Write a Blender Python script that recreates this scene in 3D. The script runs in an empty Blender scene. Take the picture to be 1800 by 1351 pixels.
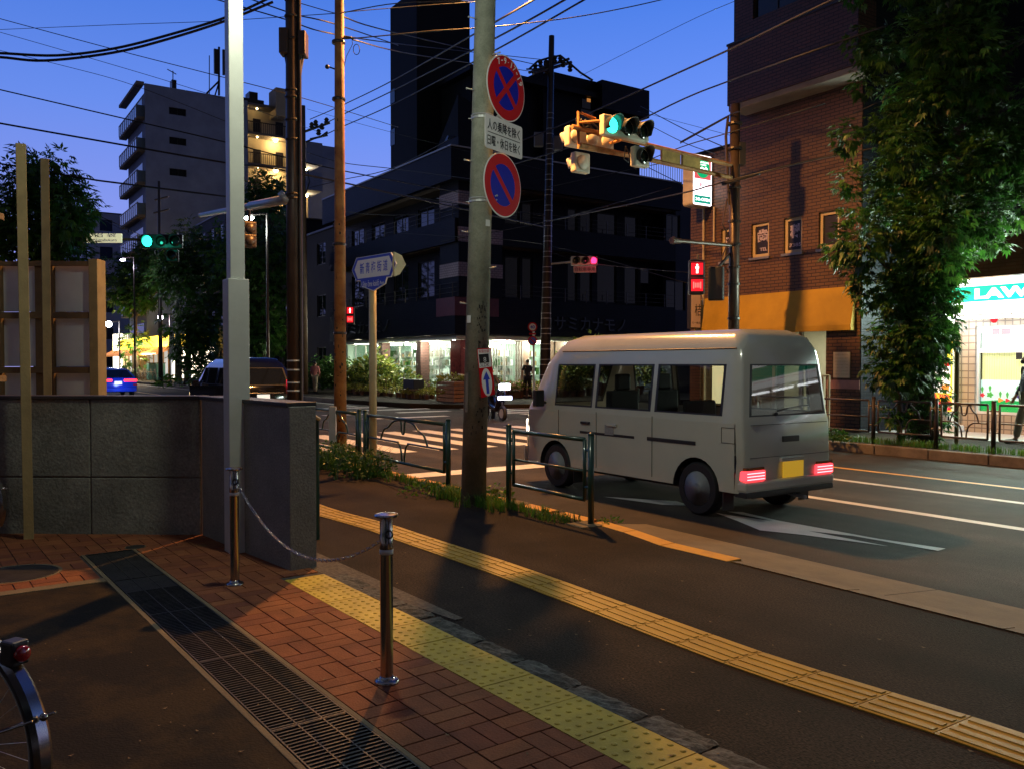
import bpy, bmesh, math, random
from mathutils import Vector, Matrix
random.seed(11)
sc = bpy.context.scene
COL = sc.collection
V = Vector
# ------------------------------------------------------------------ camera
F = 1500.0; CAMH = 1.5; TH = math.atan(35.5 / F)
cam = bpy.data.cameras.new('camera'); cam.lens = F * 36 / 1800; cam.sensor_width = 36
cam.clip_end = 2000; cam.clip_start = 0.05
cam_o = bpy.data.objects.new('camera', cam); COL.objects.link(cam_o)
cam_o.location = (0, 0, CAMH); cam_o.rotation_euler = (math.pi / 2 - TH, 0, 0)
sc.camera = cam_o
# ------------------------------------------------------------------ dusk sky
w = bpy.data.worlds.new('World'); sc.world = w; w.use_nodes = True
nt = w.node_tree; nt.nodes.clear()
tc = nt.nodes.new('ShaderNodeTexCoord'); sx = nt.nodes.new('ShaderNodeSeparateXYZ')
nt.links.new(tc.outputs['Generated'], sx.inputs[0])
rp = nt.nodes.new('ShaderNodeValToRGB')
stops = [(0.0, (.40, .40, .90)), (.15, (.28, .36, .96)), (.27, (.155, .30, .95)), (.38, (.08, .225, .84)),
         (.55, (.012, .055, .28)), (1.0, (.003, .014, .08))]
el = rp.color_ramp.elements
while len(el) < len(stops): el.new(.5)
for e, (p, c) in zip(el, stops): e.position = p; e.color = (*c, 1)
nt.links.new(sx.outputs['Z'], rp.inputs[0])
# the western side (right of the view) glows a little more than the left
mg = nt.nodes.new('ShaderNodeMath'); mg.operation = 'MULTIPLY_ADD'; mg.inputs[1].default_value = .16; mg.inputs[2].default_value = .97
nt.links.new(sx.outputs['X'], mg.inputs[0])
# the eastern sky behind the viewer is already dark
me_ = nt.nodes.new('ShaderNodeMapRange'); me_.inputs[1].default_value = -.65; me_.inputs[2].default_value = .5; me_.inputs[3].default_value = .045; me_.inputs[4].default_value = 1.0
nt.links.new(sx.outputs['Y'], me_.inputs[0]); mm_ = nt.nodes.new('ShaderNodeMath'); mm_.operation = 'MULTIPLY'; nt.links.new(mg.outputs[0], mm_.inputs[0]); nt.links.new(me_.outputs[0], mm_.inputs[1]); mg = mm_
# town glow: the sky behind the viewer is a dull neutral grey instead of blue
mc = nt.nodes.new('ShaderNodeMapRange'); mc.inputs[1].default_value = .25; mc.inputs[2].default_value = -.35; mc.inputs[3].default_value = 0; mc.inputs[4].default_value = .85; nt.links.new(sx.outputs['Y'], mc.inputs[0])
mxc = nt.nodes.new('ShaderNodeMix'); mxc.data_type = 'RGBA'; mxc.inputs[7].default_value = (.33, .30, .30, 1); nt.links.new(mc.outputs[0], mxc.inputs[0]); nt.links.new(rp.outputs[0], mxc.inputs[6])
bg = nt.nodes.new('ShaderNodeBackground'); ow = nt.nodes.new('ShaderNodeOutputWorld')
nt.links.new(mxc.outputs[2], bg.inputs[0]); nt.links.new(mg.outputs[0], bg.inputs[1]); nt.links.new(bg.outputs[0], ow.inputs[0])
sc.view_settings.view_transform = 'Standard'; sc.view_settings.look = 'None'
sc.view_settings.exposure = 0.0; sc.view_settings.gamma = 1.0

def lamp(kind, loc, power, col, size=.1, rot=None, sx_=None, sy_=None, spot=None):
    L = bpy.data.lights.new('light', kind); L.energy = power; L.color = col
    if kind == 'AREA':
        L.shape = 'RECTANGLE'; L.size = sx_; L.size_y = sy_
    else: L.shadow_soft_size = size
    if kind == 'SPOT': L.spot_size = spot; L.spot_blend = .6
    o = bpy.data.objects.new('light', L); COL.objects.link(o); o.location = loc
    if rot: o.rotation_euler = rot
    return o
SODIUM = (-.3, 15.5, 8.8)
lamp('SPOT', SODIUM, 5600, (1, .43, .11), .16, spot=math.radians(166))             # sodium street lamp over the crossing
POLE_LAMP = (-1.15, 5.8, 4.9)
lamp('POINT', POLE_LAMP, 210, (.95, 1.0, .80), .12)            # pale lamp on top of the square pole
# ------------------------------------------------------------------ frames and picture rays
RX = V((.5584, -.8296, 0)).normalized(); RY = V((-RX.y, RX.x, 0))
RF = Matrix(((RX.x, RY.x, 0, 0), (RX.y, RY.y, 0, 0), (0, 0, 1, 0), (0, 0, 0, 1)))   # road frame: s along the road to the right, t across it
PX = V((.5907, -.8069, 0)).normalized(); PY = V((-PX.y, PX.x, 0))
PF = Matrix(((PX.x, PY.x, 0, 0), (PX.y, PY.y, 0, 0), (0, 0, 1, 0), (0, 0, 0, 1)))   # frame of the brick forecourt
I4 = Matrix.Identity(4)
CP = V((0, 0, CAMH))
def ray(px, py):
    return V((0, math.cos(TH), -math.sin(TH))) * F + V((px - 900, 0, 0)) + V((0, math.sin(TH), math.cos(TH))) * (675.5 - py)
def G(px, py, z=0.0):
    d = ray(px, py); return CP + d * ((z - CAMH) / d.z)
def AT(px, py, Y):
    d = ray(px, py); return CP + d * (Y / d.y)
def st(P): return (P.x * RX.x + P.y * RX.y, P.x * RY.x + P.y * RY.y)
def PTt(px, py, t):
    d = ray(px, py); k = t / (d.x * RY.x + d.y * RY.y); P = CP + d * k; return (st(P)[0], P.z)
def PSs(px, py, s):
    d = ray(px, py); k = s / (d.x * RX.x + d.y * RX.y); P = CP + d * k; return (st(P)[1], P.z)
def R(s, t, z=0.0): return RX * s + RY * t + V((0, 0, z))
ANG = math.atan2(RX.y, RX.x); ANGP = math.atan2(PX.y, PX.x)
# ------------------------------------------------------------------ mesh builder
class MB:
    def __init__(s): s.v = []; s.f = []; s.m = []; s.cur = 0
    def add(s, vs, fs):
        o = len(s.v); s.v += [tuple(p) for p in vs]
        for f in fs: s.f.append([i + o for i in f]); s.m.append(s.cur)
        return s
    def box(s, x0, x1, y0, y1, z0, z1):
        return s.add([(x0, y0, z0), (x1, y0, z0), (x1, y1, z0), (x0, y1, z0), (x0, y0, z1), (x1, y0, z1), (x1, y1, z1), (x0, y1, z1)],
                     [(3, 2, 1, 0), (4, 5, 6, 7), (0, 1, 5, 4), (1, 2, 6, 5), (2, 3, 7, 6), (3, 0, 4, 7)])
    def ob(s, c, a, b, d):           # oriented box: centre and three half vectors
        c, a, b, d = V(c), V(a), V(b), V(d)
        if a.cross(b).dot(d) < 0: b = -b
        return s.add([c - a - b - d, c + a - b - d, c + a + b - d, c - a + b - d, c - a - b + d, c + a - b + d, c + a + b + d, c - a + b + d],
                     [(3, 2, 1, 0), (4, 5, 6, 7), (0, 1, 5, 4), (1, 2, 6, 5), (2, 3, 7, 6), (3, 0, 4, 7)])
    def quad(s, a, b, c, d): return s.add([a, b, c, d], [(0, 1, 2, 3)])
    def tube(s, p, q, r0, r1=None, n=10, cap=True):
        p, q = V(p), V(q); r1 = r0 if r1 is None else r1
        ax = (q - p).normalized(); u = ax.orthogonal().normalized(); v = ax.cross(u)
        vs = []
        for c, r in ((p, r0), (q, r1)):
            for i in range(n):
                a = 2 * math.pi * i / n; vs.append(c + (u * math.cos(a) + v * math.sin(a)) * r)
        fs = [(i, (i + 1) % n, n + (i + 1) % n, n + i) for i in range(n)]
        if cap: fs += [tuple(range(n - 1, -1, -1)), tuple(range(n, 2 * n))]
        return s.add(vs, fs)
    def path(s, pts, r, n=6, closed=False, cap=True):
        pts = [V(p) for p in pts]; m = len(pts); vs = []; u = None
        for i, p in enumerate(pts):
            a = pts[(i - 1) % m] if (closed or i > 0) else p
            b = pts[(i + 1) % m] if (closed or i < m - 1) else p
            t = (b - a).normalized()
            if u is None: u = t.orthogonal().normalized()
            else:
                u = (u - t * u.dot(t))
                u = u.normalized() if u.length > 1e-6 else t.orthogonal().normalized()
            w_ = t.cross(u); rr = r[i] if isinstance(r, (list, tuple)) else r
            for k in range(n):
                an = 2 * math.pi * k / n; vs.append(p + (u * math.cos(an) + w_ * math.sin(an)) * rr)
        fs = []
        for i in range(m if closed else m - 1):
            j = (i + 1) % m
            for k in range(n): fs.append((i * n + k, i * n + (k + 1) % n, j * n + (k + 1) % n, j * n + k))
        if not closed and cap: fs += [tuple(range(n - 1, -1, -1)), tuple(range((m - 1) * n, m * n))]
        return s.add(vs, fs)
    def lathe(s, o, ax, prof, n=16):
        o = V(o); ax = V(ax).normalized(); u = ax.orthogonal().normalized(); v = ax.cross(u); vs = []
        for r, h in prof:
            for k in range(n):
                a = 2 * math.pi * k / n; vs.append(o + ax * h + (u * math.cos(a) + v * math.sin(a)) * max(r, 1e-4))
        m = len(prof)
        fs = [(i * n + k, i * n + (k + 1) % n, (i + 1) * n + (k + 1) % n, (i + 1) * n + k) for i in range(m - 1) for k in range(n)]
        fs += [tuple(range(n - 1, -1, -1)), tuple(range((m - 1) * n, m * n))]
        return s.add(vs, fs)
    def prism(s, poly, o, X, Y, N):   # polygon (x,y) in plane o,X,Y extruded by N (vector)
        o, X, Y, N = V(o), V(X), V(Y), V(N); n = len(poly)
        a = [o + X * p[0] + Y * p[1] for p in poly]; b = [p + N for p in a]
        return s.add(a + b, [tuple(range(n - 1, -1, -1)), tuple(range(n, 2 * n))] + [(i, (i + 1) % n, n + (i + 1) % n, n + i) for i in range(n)])
    def ball(s, c, r, n=10, m=7, sc_=(1, 1, 1)):
        vs = []; c = V(c)
        for j in range(m + 1):
            ph = math.pi * j / m
            for k in range(n):
                a = 2 * math.pi * k / n
                vs.append((c.x + r * sc_[0] * math.sin(ph) * math.cos(a), c.y + r * sc_[1] * math.sin(ph) * math.sin(a), c.z - r * sc_[2] * math.cos(ph)))
        return s.add(vs, [(j * n + k, j * n + (k + 1) % n, (j + 1) * n + (k + 1) % n, (j + 1) * n + k) for j in range(m) for k in range(n)])
ORD = 'first second third fourth fifth sixth seventh eighth ninth tenth eleventh twelfth thirteenth fourteenth fifteenth sixteenth seventeenth eighteenth nineteenth twentieth twenty-first twenty-second twenty-third twenty-fourth twenty-fifth twenty-sixth twenty-seventh twenty-eighth twenty-ninth thirtieth'.split()
WM = {}                                  # world matrix of each thing's root
def tag(o, label=None, cat=None, group=None, kind=None):
    if label: o['label'] = label
    if cat: o['category'] = cat
    if group: o['group'] = group
    if kind: o['kind'] = kind
    return o
def thing(name, label, cat, loc, rotz=0.0, group=None):
    o = bpy.data.objects.new(name, None); COL.objects.link(o); o.location = loc; o.rotation_euler = (0, 0, rotz)
    o.empty_display_size = .1
    WM[o.name] = Matrix.Translation(V(loc)) @ Matrix.Rotation(rotz, 4, 'Z')
    return tag(o, label, cat, group)
def build(mb, name, mats, par=None, M=I4, smooth=False, bevel=0, label=None, cat=None, group=None, kind=None, seg=2, weld=False):
    me = bpy.data.meshes.new(name)
    if not isinstance(mats, (list, tuple)): mats = [mats]
    if par is not None:
        T = WM[par.name].inverted() @ M; vs = [T @ V(v) for v in mb.v]
    else:
        lo = [min(v[i] for v in mb.v) for i in range(3)]; hi = [max(v[i] for v in mb.v) for i in range(3)]
        c = V(((lo[0] + hi[0]) / 2, (lo[1] + hi[1]) / 2, lo[2])); vs = [V(v) - c for v in mb.v]
    me.from_pydata(vs, [], mb.f)
    for m in mats: me.materials.append(m)
    me.polygons.foreach_set('material_index', mb.m)
    if smooth: me.polygons.foreach_set('use_smooth', [True] * len(mb.f))
    me.update()
    if bevel or weld:
        b = bmesh.new(); b.from_mesh(me)
        if weld: bmesh.ops.remove_doubles(b, verts=b.verts, dist=.0005)
        bmesh.ops.recalc_face_normals(b, faces=b.faces); b.to_mesh(me); b.free()
    o = bpy.data.objects.new(name, me); COL.objects.link(o)
    if par is not None: o.parent = par; WM[o.name] = WM[par.name]
    else:
        Rm = M.to_3x3().to_4x4(); W = Matrix.Translation(M @ c) @ Rm; o.matrix_world = W; WM[o.name] = W
    if bevel:
        md = o.modifiers.new('bevel', 'BEVEL'); md.width = bevel; md.segments = seg; md.limit_method = 'ANGLE'; md.angle_limit = .7
    if smooth and (bevel or weld):
        try: me.set_sharp_from_angle(angle=.7)
        except Exception: pass
    return tag(o, label, cat, group, kind)
def dup(o, name=None, parent=None):
    c = o.copy(); c.name = name or o.name.split('.')[0]; COL.objects.link(c); c.parent = parent
    for ch in o.children: dup(ch, None, c)
    return c
def text(s, mat, par, o, X, Y, w_, h_, name='lettering', ext=.003, bold=0.0, M=I4, shear=0):
    cu = bpy.data.curves.new('t', 'FONT'); cu.body = s; cu.extrude = .02; cu.offset = bold; cu.shear = shear; cu.resolution_u = 3
    ob = bpy.data.objects.new('t', cu); COL.objects.link(ob)
    me = bpy.data.meshes.new_from_object(ob.evaluated_get(bpy.context.evaluated_depsgraph_get()))
    bpy.data.objects.remove(ob); bpy.data.curves.remove(cu)
    if not len(me.vertices): return None
    xs = [v.co.x for v in me.vertices]; ys = [v.co.y for v in me.vertices]
    x0, x1, y0, y1 = min(xs), max(xs), min(ys), max(ys)
    o, X, Y = V(o), V(X).normalized(), V(Y).normalized(); N = X.cross(Y)
    mb = MB()
    vs = [o + X * ((v.co.x - x0) / (x1 - x0) * w_) + Y * ((v.co.y - y0) / max(y1 - y0, 1e-6) * h_) + N * (v.co.z / .02 * ext) for v in me.vertices]
    mb.add(vs, [tuple(p.vertices) for p in me.polygons]); bpy.data.meshes.remove(me)
    return build(mb, name, mat, par, M)
# ------------------------------------------------------------------ materials
def _m(name):
    m = bpy.data.materials.new(name); m.use_nodes = True; n = m.node_tree
    return m, n, n.nodes['Principled BSDF']
def mat(name, col, rough=.6, var=.12, scale=6.0, bump=0.0, bscale=None, metal=0.0, col2=None, thr=(.35, .65), spec=None, speck=0.0, sscale=300., coat=0, streak=0):
    m, n, b = _m(name); L = n.links
    tcn = n.nodes.new('ShaderNodeTexCoord'); nz = n.nodes.new('ShaderNodeTexNoise')
    nz.inputs['Scale'].default_value = scale; nz.inputs['Detail'].default_value = 6; nz.inputs['Roughness'].default_value = .65
    L.new(tcn.outputs['Object'], nz.inputs['Vector'])
    cr = n.nodes.new('ShaderNodeValToRGB'); c2 = col2 or [c * (1 - var) for c in col]; c1 = col if col2 else [c * (1 + var) for c in col]
    cr.color_ramp.elements[0].position = thr[0]; cr.color_ramp.elements[1].position = thr[1]
    cr.color_ramp.elements[0].color = (*c2, 1); cr.color_ramp.elements[1].color = (*c1, 1)
    L.new(nz.outputs['Fac'], cr.inputs[0]); out = cr.outputs[0]
    if streak:
        sm = n.nodes.new('ShaderNodeMapping'); sm.inputs['Scale'].default_value = (.12, 1.6, 1); L.new(tcn.outputs['Object'], sm.inputs[0]); sz = n.nodes.new('ShaderNodeTexNoise'); sz.inputs['Scale'].default_value = 1; sz.inputs['Detail'].default_value = 5; L.new(sm.outputs[0], sz.inputs['Vector'])
        sr = n.nodes.new('ShaderNodeMapRange'); sr.inputs[1].default_value = .35; sr.inputs[2].default_value = .65; sr.inputs[3].default_value = 1 - streak; sr.inputs[4].default_value = 1 + streak; L.new(sz.outputs['Fac'], sr.inputs[0])
        sv = n.nodes.new('ShaderNodeVectorMath'); sv.operation = 'SCALE'; L.new(out, sv.inputs[0]); L.new(sr.outputs[0], sv.inputs['Scale']); out = sv.outputs[0]
    if speck:
        vz = n.nodes.new('ShaderNodeTexNoise'); vz.inputs['Scale'].default_value = sscale; vz.inputs['Detail'].default_value = 2
        L.new(tcn.outputs['Object'], vz.inputs['Vector'])
        mp = n.nodes.new('ShaderNodeMapRange'); mp.inputs[1].default_value = .3; mp.inputs[2].default_value = .7
        mp.inputs[3].default_value = 1 - speck; mp.inputs[4].default_value = 1 + speck
        L.new(vz.outputs['Fac'], mp.inputs[0])
        mx = n.nodes.new('ShaderNodeVectorMath'); mx.operation = 'SCALE'; L.new(out, mx.inputs[0]); L.new(mp.outputs[0], mx.inputs['Scale']); out = mx.outputs[0]
    L.new(out, b.inputs['Base Color'])
    b.inputs['Roughness'].default_value = rough; b.inputs['Metallic'].default_value = metal
    if spec is not None: b.inputs['Specular IOR Level'].default_value = spec
    if coat: b.inputs['Coat Weight'].default_value = coat; b.inputs['Coat Roughness'].default_value = .06
    if bump:
        bz = n.nodes.new('ShaderNodeTexNoise'); bz.inputs['Scale'].default_value = bscale or scale * 8; bz.inputs['Detail'].default_value = 4
        L.new(tcn.outputs['Object'], bz.inputs['Vector'])
        bp = n.nodes.new('ShaderNodeBump'); bp.inputs['Strength'].default_value = bump; bp.inputs['Distance'].default_value = .01
        L.new(bz.outputs['Fac'], bp.inputs['Height']); L.new(bp.outputs[0], b.inputs['Normal'])
    return m
def brickmat(name, c1, c2, cm, bw, bh, rough=.7, mortar=.02, bump=.4, off=.5, stain=.25, spec=.35):
    m, n, b = _m(name); L = n.links; b.inputs['Specular IOR Level'].default_value = spec
    tcn = n.nodes.new('ShaderNodeTexCoord'); sp = n.nodes.new('ShaderNodeSeparateXYZ'); L.new(tcn.outputs['Object'], sp.inputs[0])
    ad = n.nodes.new('ShaderNodeMath'); ad.operation = 'ADD'; L.new(sp.outputs[0], ad.inputs[0]); L.new(sp.outputs[1], ad.inputs[1])
    cb = n.nodes.new('ShaderNodeCombineXYZ'); L.new(ad.outputs[0], cb.inputs[0]); L.new(sp.outputs[2], cb.inputs[1])
    br = n.nodes.new('ShaderNodeTexBrick'); L.new(cb.outputs[0], br.inputs['Vector'])
    br.inputs['Color1'].default_value = (*c1, 1); br.inputs['Color2'].default_value = (*c2, 1); br.inputs['Mortar'].default_value = (*cm, 1)
    br.inputs['Scale'].default_value = 1; br.inputs['Brick Width'].default_value = bw; br.inputs['Row Height'].default_value = bh
    br.inputs['Mortar Size'].default_value = mortar * bh; br.inputs['Mortar Smooth'].default_value = .3; br.offset = off
    nz = n.nodes.new('ShaderNodeTexNoise'); nz.inputs['Scale'].default_value = .9; nz.inputs['Detail'].default_value = 6; L.new(tcn.outputs['Object'], nz.inputs['Vector'])
    mp = n.nodes.new('ShaderNodeMapRange'); mp.inputs[1].default_value = .3; mp.inputs[2].default_value = .7; mp.inputs[3].default_value = 1 - stain; mp.inputs[4].default_value = 1 + stain * .5
    L.new(nz.outputs['Fac'], mp.inputs[0])
    mx = n.nodes.new('ShaderNodeVectorMath'); mx.operation = 'SCALE'; L.new(br.outputs['Color'], mx.inputs[0]); L.new(mp.outputs[0], mx.inputs['Scale'])
    L.new(mx.outputs[0], b.inputs['Base Color']); b.inputs['Roughness'].default_value = rough
    bp = n.nodes.new('ShaderNodeBump'); bp.inputs['Strength'].default_value = bump; bp.inputs['Distance'].default_value = .01; bp.invert = True
    L.new(br.outputs['Fac'], bp.inputs['Height']); L.new(bp.outputs[0], b.inputs['Normal'])
    return m
def emit(name, col, s, base=None):
    m, n, b = _m(name); b.inputs['Base Color'].default_value = (*(base or col), 1); b.inputs['Roughness'].default_value = .5
    b.inputs['Emission Color'].default_value = (*col, 1); b.inputs['Emission Strength'].default_value = s
    return m
def glass(name, tint=(.8, .9, .9), fac=.12, rough=.02, gcol=.9):
    m, n, b = _m(name); L = n.links; n.nodes.remove(b); out = n.nodes['Material Output']
    tr = n.nodes.new('ShaderNodeBsdfTransparent'); tr.inputs[0].default_value = (*tint, 1)
    gl = n.nodes.new('ShaderNodeBsdfGlossy'); gl.inputs['Roughness'].default_value = rough; gl.inputs[0].default_value = (gcol, gcol, gcol, 1)
    lw = n.nodes.new('ShaderNodeLayerWeight'); lw.inputs[0].default_value = .5; pw = n.nodes.new('ShaderNodeMath'); pw.operation = 'POWER'; pw.inputs[1].default_value = 4.5; L.new(lw.outputs['Facing'], pw.inputs[0])
    ma = n.nodes.new('ShaderNodeMath'); ma.operation = 'MULTIPLY_ADD'; ma.inputs[1].default_value = .85; ma.inputs[2].default_value = fac + .035; L.new(pw.outputs[0], ma.inputs[0])
    mx = n.nodes.new('ShaderNodeMixShader'); L.new(ma.outputs[0], mx.inputs[0]); L.new(tr.outputs[0], mx.inputs[1]); L.new(gl.outputs[0], mx.inputs[2])
    L.new(mx.outputs[0], out.inputs[0]); return m
def leafmat(name, col, rough=.45):
    m, n, b = _m(name); L = n.links; out = n.nodes['Material Output']
    b.inputs['Roughness'].default_value = rough
    nz = n.nodes.new('ShaderNodeTexNoise'); nz.inputs['Scale'].default_value = 2.2; tcn = n.nodes.new('ShaderNodeTexCoord'); L.new(tcn.outputs['Object'], nz.inputs['Vector'])
    cr = n.nodes.new('ShaderNodeValToRGB'); cr.color_ramp.elements[0].position = .3; cr.color_ramp.elements[1].position = .7
    cr.color_ramp.elements[0].color = (col[0] * .6, col[1] * .65, col[2] * .6, 1); cr.color_ramp.elements[1].color = (col[0] * 1.4, col[1] * 1.3, col[2], 1)
    L.new(nz.outputs['Fac'], cr.inputs[0]); L.new(cr.outputs[0], b.inputs['Base Color'])
    tl = n.nodes.new('ShaderNodeBsdfTranslucent'); L.new(cr.outputs[0], tl.inputs[0])
    mx = n.nodes.new('ShaderNodeMixShader'); mx.inputs[0].default_value = .35
    L.new(b.outputs[0], mx.inputs[1]); L.new(tl.outputs[0], mx.inputs[2]); L.new(mx.outputs[0], out.inputs[0]); return m
M = {}
M['asphalt'] = mat('asphalt', (.038, .031, .026), .78, .4, .9, .6, 130, spec=.25, speck=.7, sscale=85, streak=.35)
M['pave'] = mat('pavement_asphalt', (.022, .0155, .010), .85, .5, .8, .7, 110, spec=.15, speck=.9, sscale=75, streak=.35)
M['apron'] = mat('stained_apron', (.032, .021, .009), .85, .5, 1.9, .4, 90, spec=.15, col2=(.009, .008, .006), thr=(.44, .6), speck=.3, sscale=90)
M['kerb'] = mat('kerb_concrete', (.15, .115, .06), .85, .2, 3, .4, 60, speck=.2)
M['kerb2'] = mat('kerb_weathered', (.16, .13, .10), .85, .3, 3, .4, 60, speck=.2)
M['yellow_paint'] = mat('worn_yellow_paint', (.62, .30, .02), .6, .2, 5, .2, 60, col2=(.45, .22, .03), thr=(.3, .5))
M['white_paint'] = mat('road_white_paint', (.72, .70, .66), .6, .1, 3, .15, 90, speck=.12, sscale=90)
M['orange_paint'] = mat('road_orange_paint', (.75, .36, .05), .6, .1, 3)
M['tactile'] = mat('tactile_yellow', (.46, .34, .03), .6, .2, 4, .15, 80, speck=.1)
M['tactile2'] = mat('guide_strip_yellow', (.40, .25, .02), .6, .16, 4, .15, 80, speck=.1)
M['br1'] = mat('clay_paver', (.20, .066, .026), .8, .2, 4, .35, 90, spec=.25, speck=.18, sscale=150)
M['br2'] = mat('clay_paver_dark', (.165, .052, .024), .8, .2, 4, .35, 90, spec=.25, speck=.18, sscale=150)
M['br3'] = mat('clay_paver_light', (.225, .08, .03), .8, .2, 4, .35, 90, spec=.25, speck=.18, sscale=150)
M['joint'] = mat('paver_joint', (.05, .042, .035), .9, .3, 20)
M['granite'] = mat('rough_granite', (.10, .10, .085), .9, .3, 14, 1.0, 35, col2=(.022, .024, .017), thr=(.38, .6), speck=.3, sscale=80)
M['gravel'] = mat('gritty_concrete', (.13, .11, .085), .9, .4, 30, 1.0, 60, col2=(.04, .035, .025), thr=(.3, .7))
M['concrete'] = mat('wall_concrete', (.19, .19, .15), .9, .35, 1.3, .8, 32, speck=.25, sscale=60)
M['concrete_side'] = mat('wall_concrete_fine', (.20, .20, .165), .9, .1, 5, .5, 60, speck=.25, sscale=90)
M['poleconc'] = mat('utility_pole_concrete', (.30, .32, .25), .8, .25, 3, .3, 60, col2=(.17, .19, .14), speck=.12, sscale=60)
M['galv'] = mat('galvanised_steel', (.42, .44, .43), .45, .1, 4, .1, 40, metal=.35)
M['steel'] = mat('polished_steel', (.42, .40, .37), .2, .05, 8, 0, metal=1.0)
M['greyblk'] = mat('cast_iron', (.045, .045, .04), .5, .3, 10, .3, 60, metal=.6)
M['greenpaint'] = mat('dark_green_paint', (.012, .045, .032), .3, .1, 8, coat=.3)
M['brownpaint'] = mat('brown_rail_paint', (.06, .045, .04), .4, .1, 8)
M['rustpole'] = mat('rusty_orange_steel', (.42, .20, .06), .7, .3, 3, .3, 30, col2=(.20, .06, .015), thr=(.35, .6))
M['yellowpole'] = mat('ivory_sign_pole', (.50, .42, .22), .5, .12, 5, .05)
M['darksteel'] = mat('dark_brown_steel', (.05, .04, .035), .35, .2, 5, metal=.4)
M['black'] = mat('black_rubber', (.015, .015, .016), .6, .1, 5)
M['blackgloss'] = mat('black_gloss_paint', (.006, .006, .008), .12, .05, 5, coat=.8)
M['wire'] = mat('cable_black', (.012, .012, .014), .6, .1, 5)
M['timber'] = mat('new_timber', (.30, .22, .09), .7, .15, 6, .25, 50)
M['timber2'] = mat('brown_timber', (.16, .10, .035), .7, .2, 6, .25, 50)
M['panel'] = mat('grey_hoarding_board', (.62, .64, .60), .8, .06, 3, .05)
M['white'] = mat('white_enamel', (.74, .74, .72), .4, .03, 5)
M['red'] = mat('sign_red', (.50, .006, .012), .6, .04, 5, spec=.15)
M['blue'] = mat('sign_blue', (.004, .01, .40), .6, .04, 5, spec=.15)
M['signblue'] = mat('street_sign_blue', (.03, .06, .50), .4, .04, 5)
M['ink'] = mat('sign_black', (.012, .012, .012), .5, .05, 5)
M['grime'] = mat('black_tape_scraps', (.01, .01, .008), .7, .2, 20)
M['signalbody'] = mat('signal_housing_cream', (.55, .50, .40), .5, .1, 4)
M['lens_dark'] = mat('unlit_lens', (.01, .015, .012), .08, .1, 4, coat=.5)
M['vanwhite'] = mat('van_white_paint', (.50, .51, .42), .22, .03, 2, coat=.5)
M['trim'] = mat('black_trim', (.02, .02, .02), .5, .1, 5)
M['vanglass'] = glass('van_glass', (.62, .65, .63), .03, gcol=.6)
M['darkglass'] = mat('dark_window_glass', (.01, .012, .016), .04, .1, 1)
M['shopglass'] = glass('shop_glass', (.9, .95, .93), .02)
M['clearglass'] = glass('lamp_glass', (.95, .95, .95), .0)
# ================================================================== ground, road, pavements
def gslab(name, poly, z0, z1, m, Mx=RF, kind='structure', cat=None, label=None):
    mb = MB(); mb.prism(poly, (0, 0, z0), (1, 0, 0), (0, 1, 0), (0, 0, z1 - z0))
    o = build(mb, name, m, None, Mx); tag(o, label, cat, None, kind); return o
mb = MB(); mb.quad((-450, -450, -.14), (450, -450, -.14), (450, 450, -.14), (-450, 450, -.14))
build(mb, 'ground', M['asphalt'], kind='structure')
mb = MB()
for a, b_, c, d in ((-260, 90, 5.0, 14.0), (-27, -18.2, -90, 5.0), (-27, -18.2, 14.0, 90)):
    mb.quad((a, c, -.10), (b_, c, -.10), (b_, d, -.10), (a, d, -.10))
build(mb, 'road', M['asphalt'], None, RF, kind='structure')
# near pavement (asphalt) between the forecourt edge and the kerb
gslab('pavement', [(-17, -20), (60, -20), (60, 4.98), (-4.45, 4.98), (-5.15, 4.95), (-5.8, 5.09), (-6.2, 5.1), (-15.5, 5.1), (-18, 3.8), (-18.5, 1), (-18.5, -20)], -.12, 0, M['pave'])
gslab('pavement', [(-260, 1.0), (-27.5, 1.0), (-28, 3.8), (-30, 5.0), (-260, 5.0)], -.12, 0, M['pave'])
gslab('pavement', [(-15.5, 14.03), (90, 14.03), (90, 60), (-18.2, 60), (-18.2, 17.0), (-17.4, 15.0)], -.12, .05, M['pave'])
gslab('pavement', [(-260, 13.9), (-33.2, 13.9), (-28.5, 14.6), (-26.2, 16), (-25.2, 18.5), (-25, 60), (-260, 60)], -.12, .05, M['pave'])
# near kerb: painted yellow beside the fence, then dropping to a sloped apron
mb = MB()
kp = [(-16, 5.105), (-6.25, 5.12), (-5.75, 5.07), (-5.15, 4.955), (-4.44, 4.975)]
for (s0, t0), (s1, t1) in zip(kp, kp[1:]):
    n_ = max(1, int(round(abs(s1 - s0) / .62)))
    for i in range(n_):
        a = i / n_; b_ = (i + 1) / n_ - .012
        p0 = (s0 + (s1 - s0) * a, t0 + (t1 - t0) * a); p1 = (s0 + (s1 - s0) * b_, t0 + (t1 - t0) * b_)
        mb.prism([p0, p1, (p1[0], p1[1] + .16), (p0[0], p0[1] + .16)], (0, 0, -.11), (1, 0, 0), (0, 1, 0), (0, 0, .115))
build(mb, 'kerb', M['yellow_paint'], None, RF, bevel=.008, kind='structure', label='kerb painted yellow beside the green railing')
mb = MB()
for i in range(60):
    s0 = -4.42 + i * 1.0; s1 = s0 + .988
    mb.add([(s0, 4.985, .006), (s1, 4.985, .006), (s1, 5.13, -.012), (s0, 5.13, -.012)], [(0, 1, 2, 3)])
    mb.add([(s0, 5.13, -.012), (s1, 5.13, -.012), (s1, 5.13, -.11), (s0, 5.13, -.11)], [(3, 2, 1, 0)])
build(mb, 'kerb', M['kerb'], None, RF, kind='structure')
mb = MB()
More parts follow.
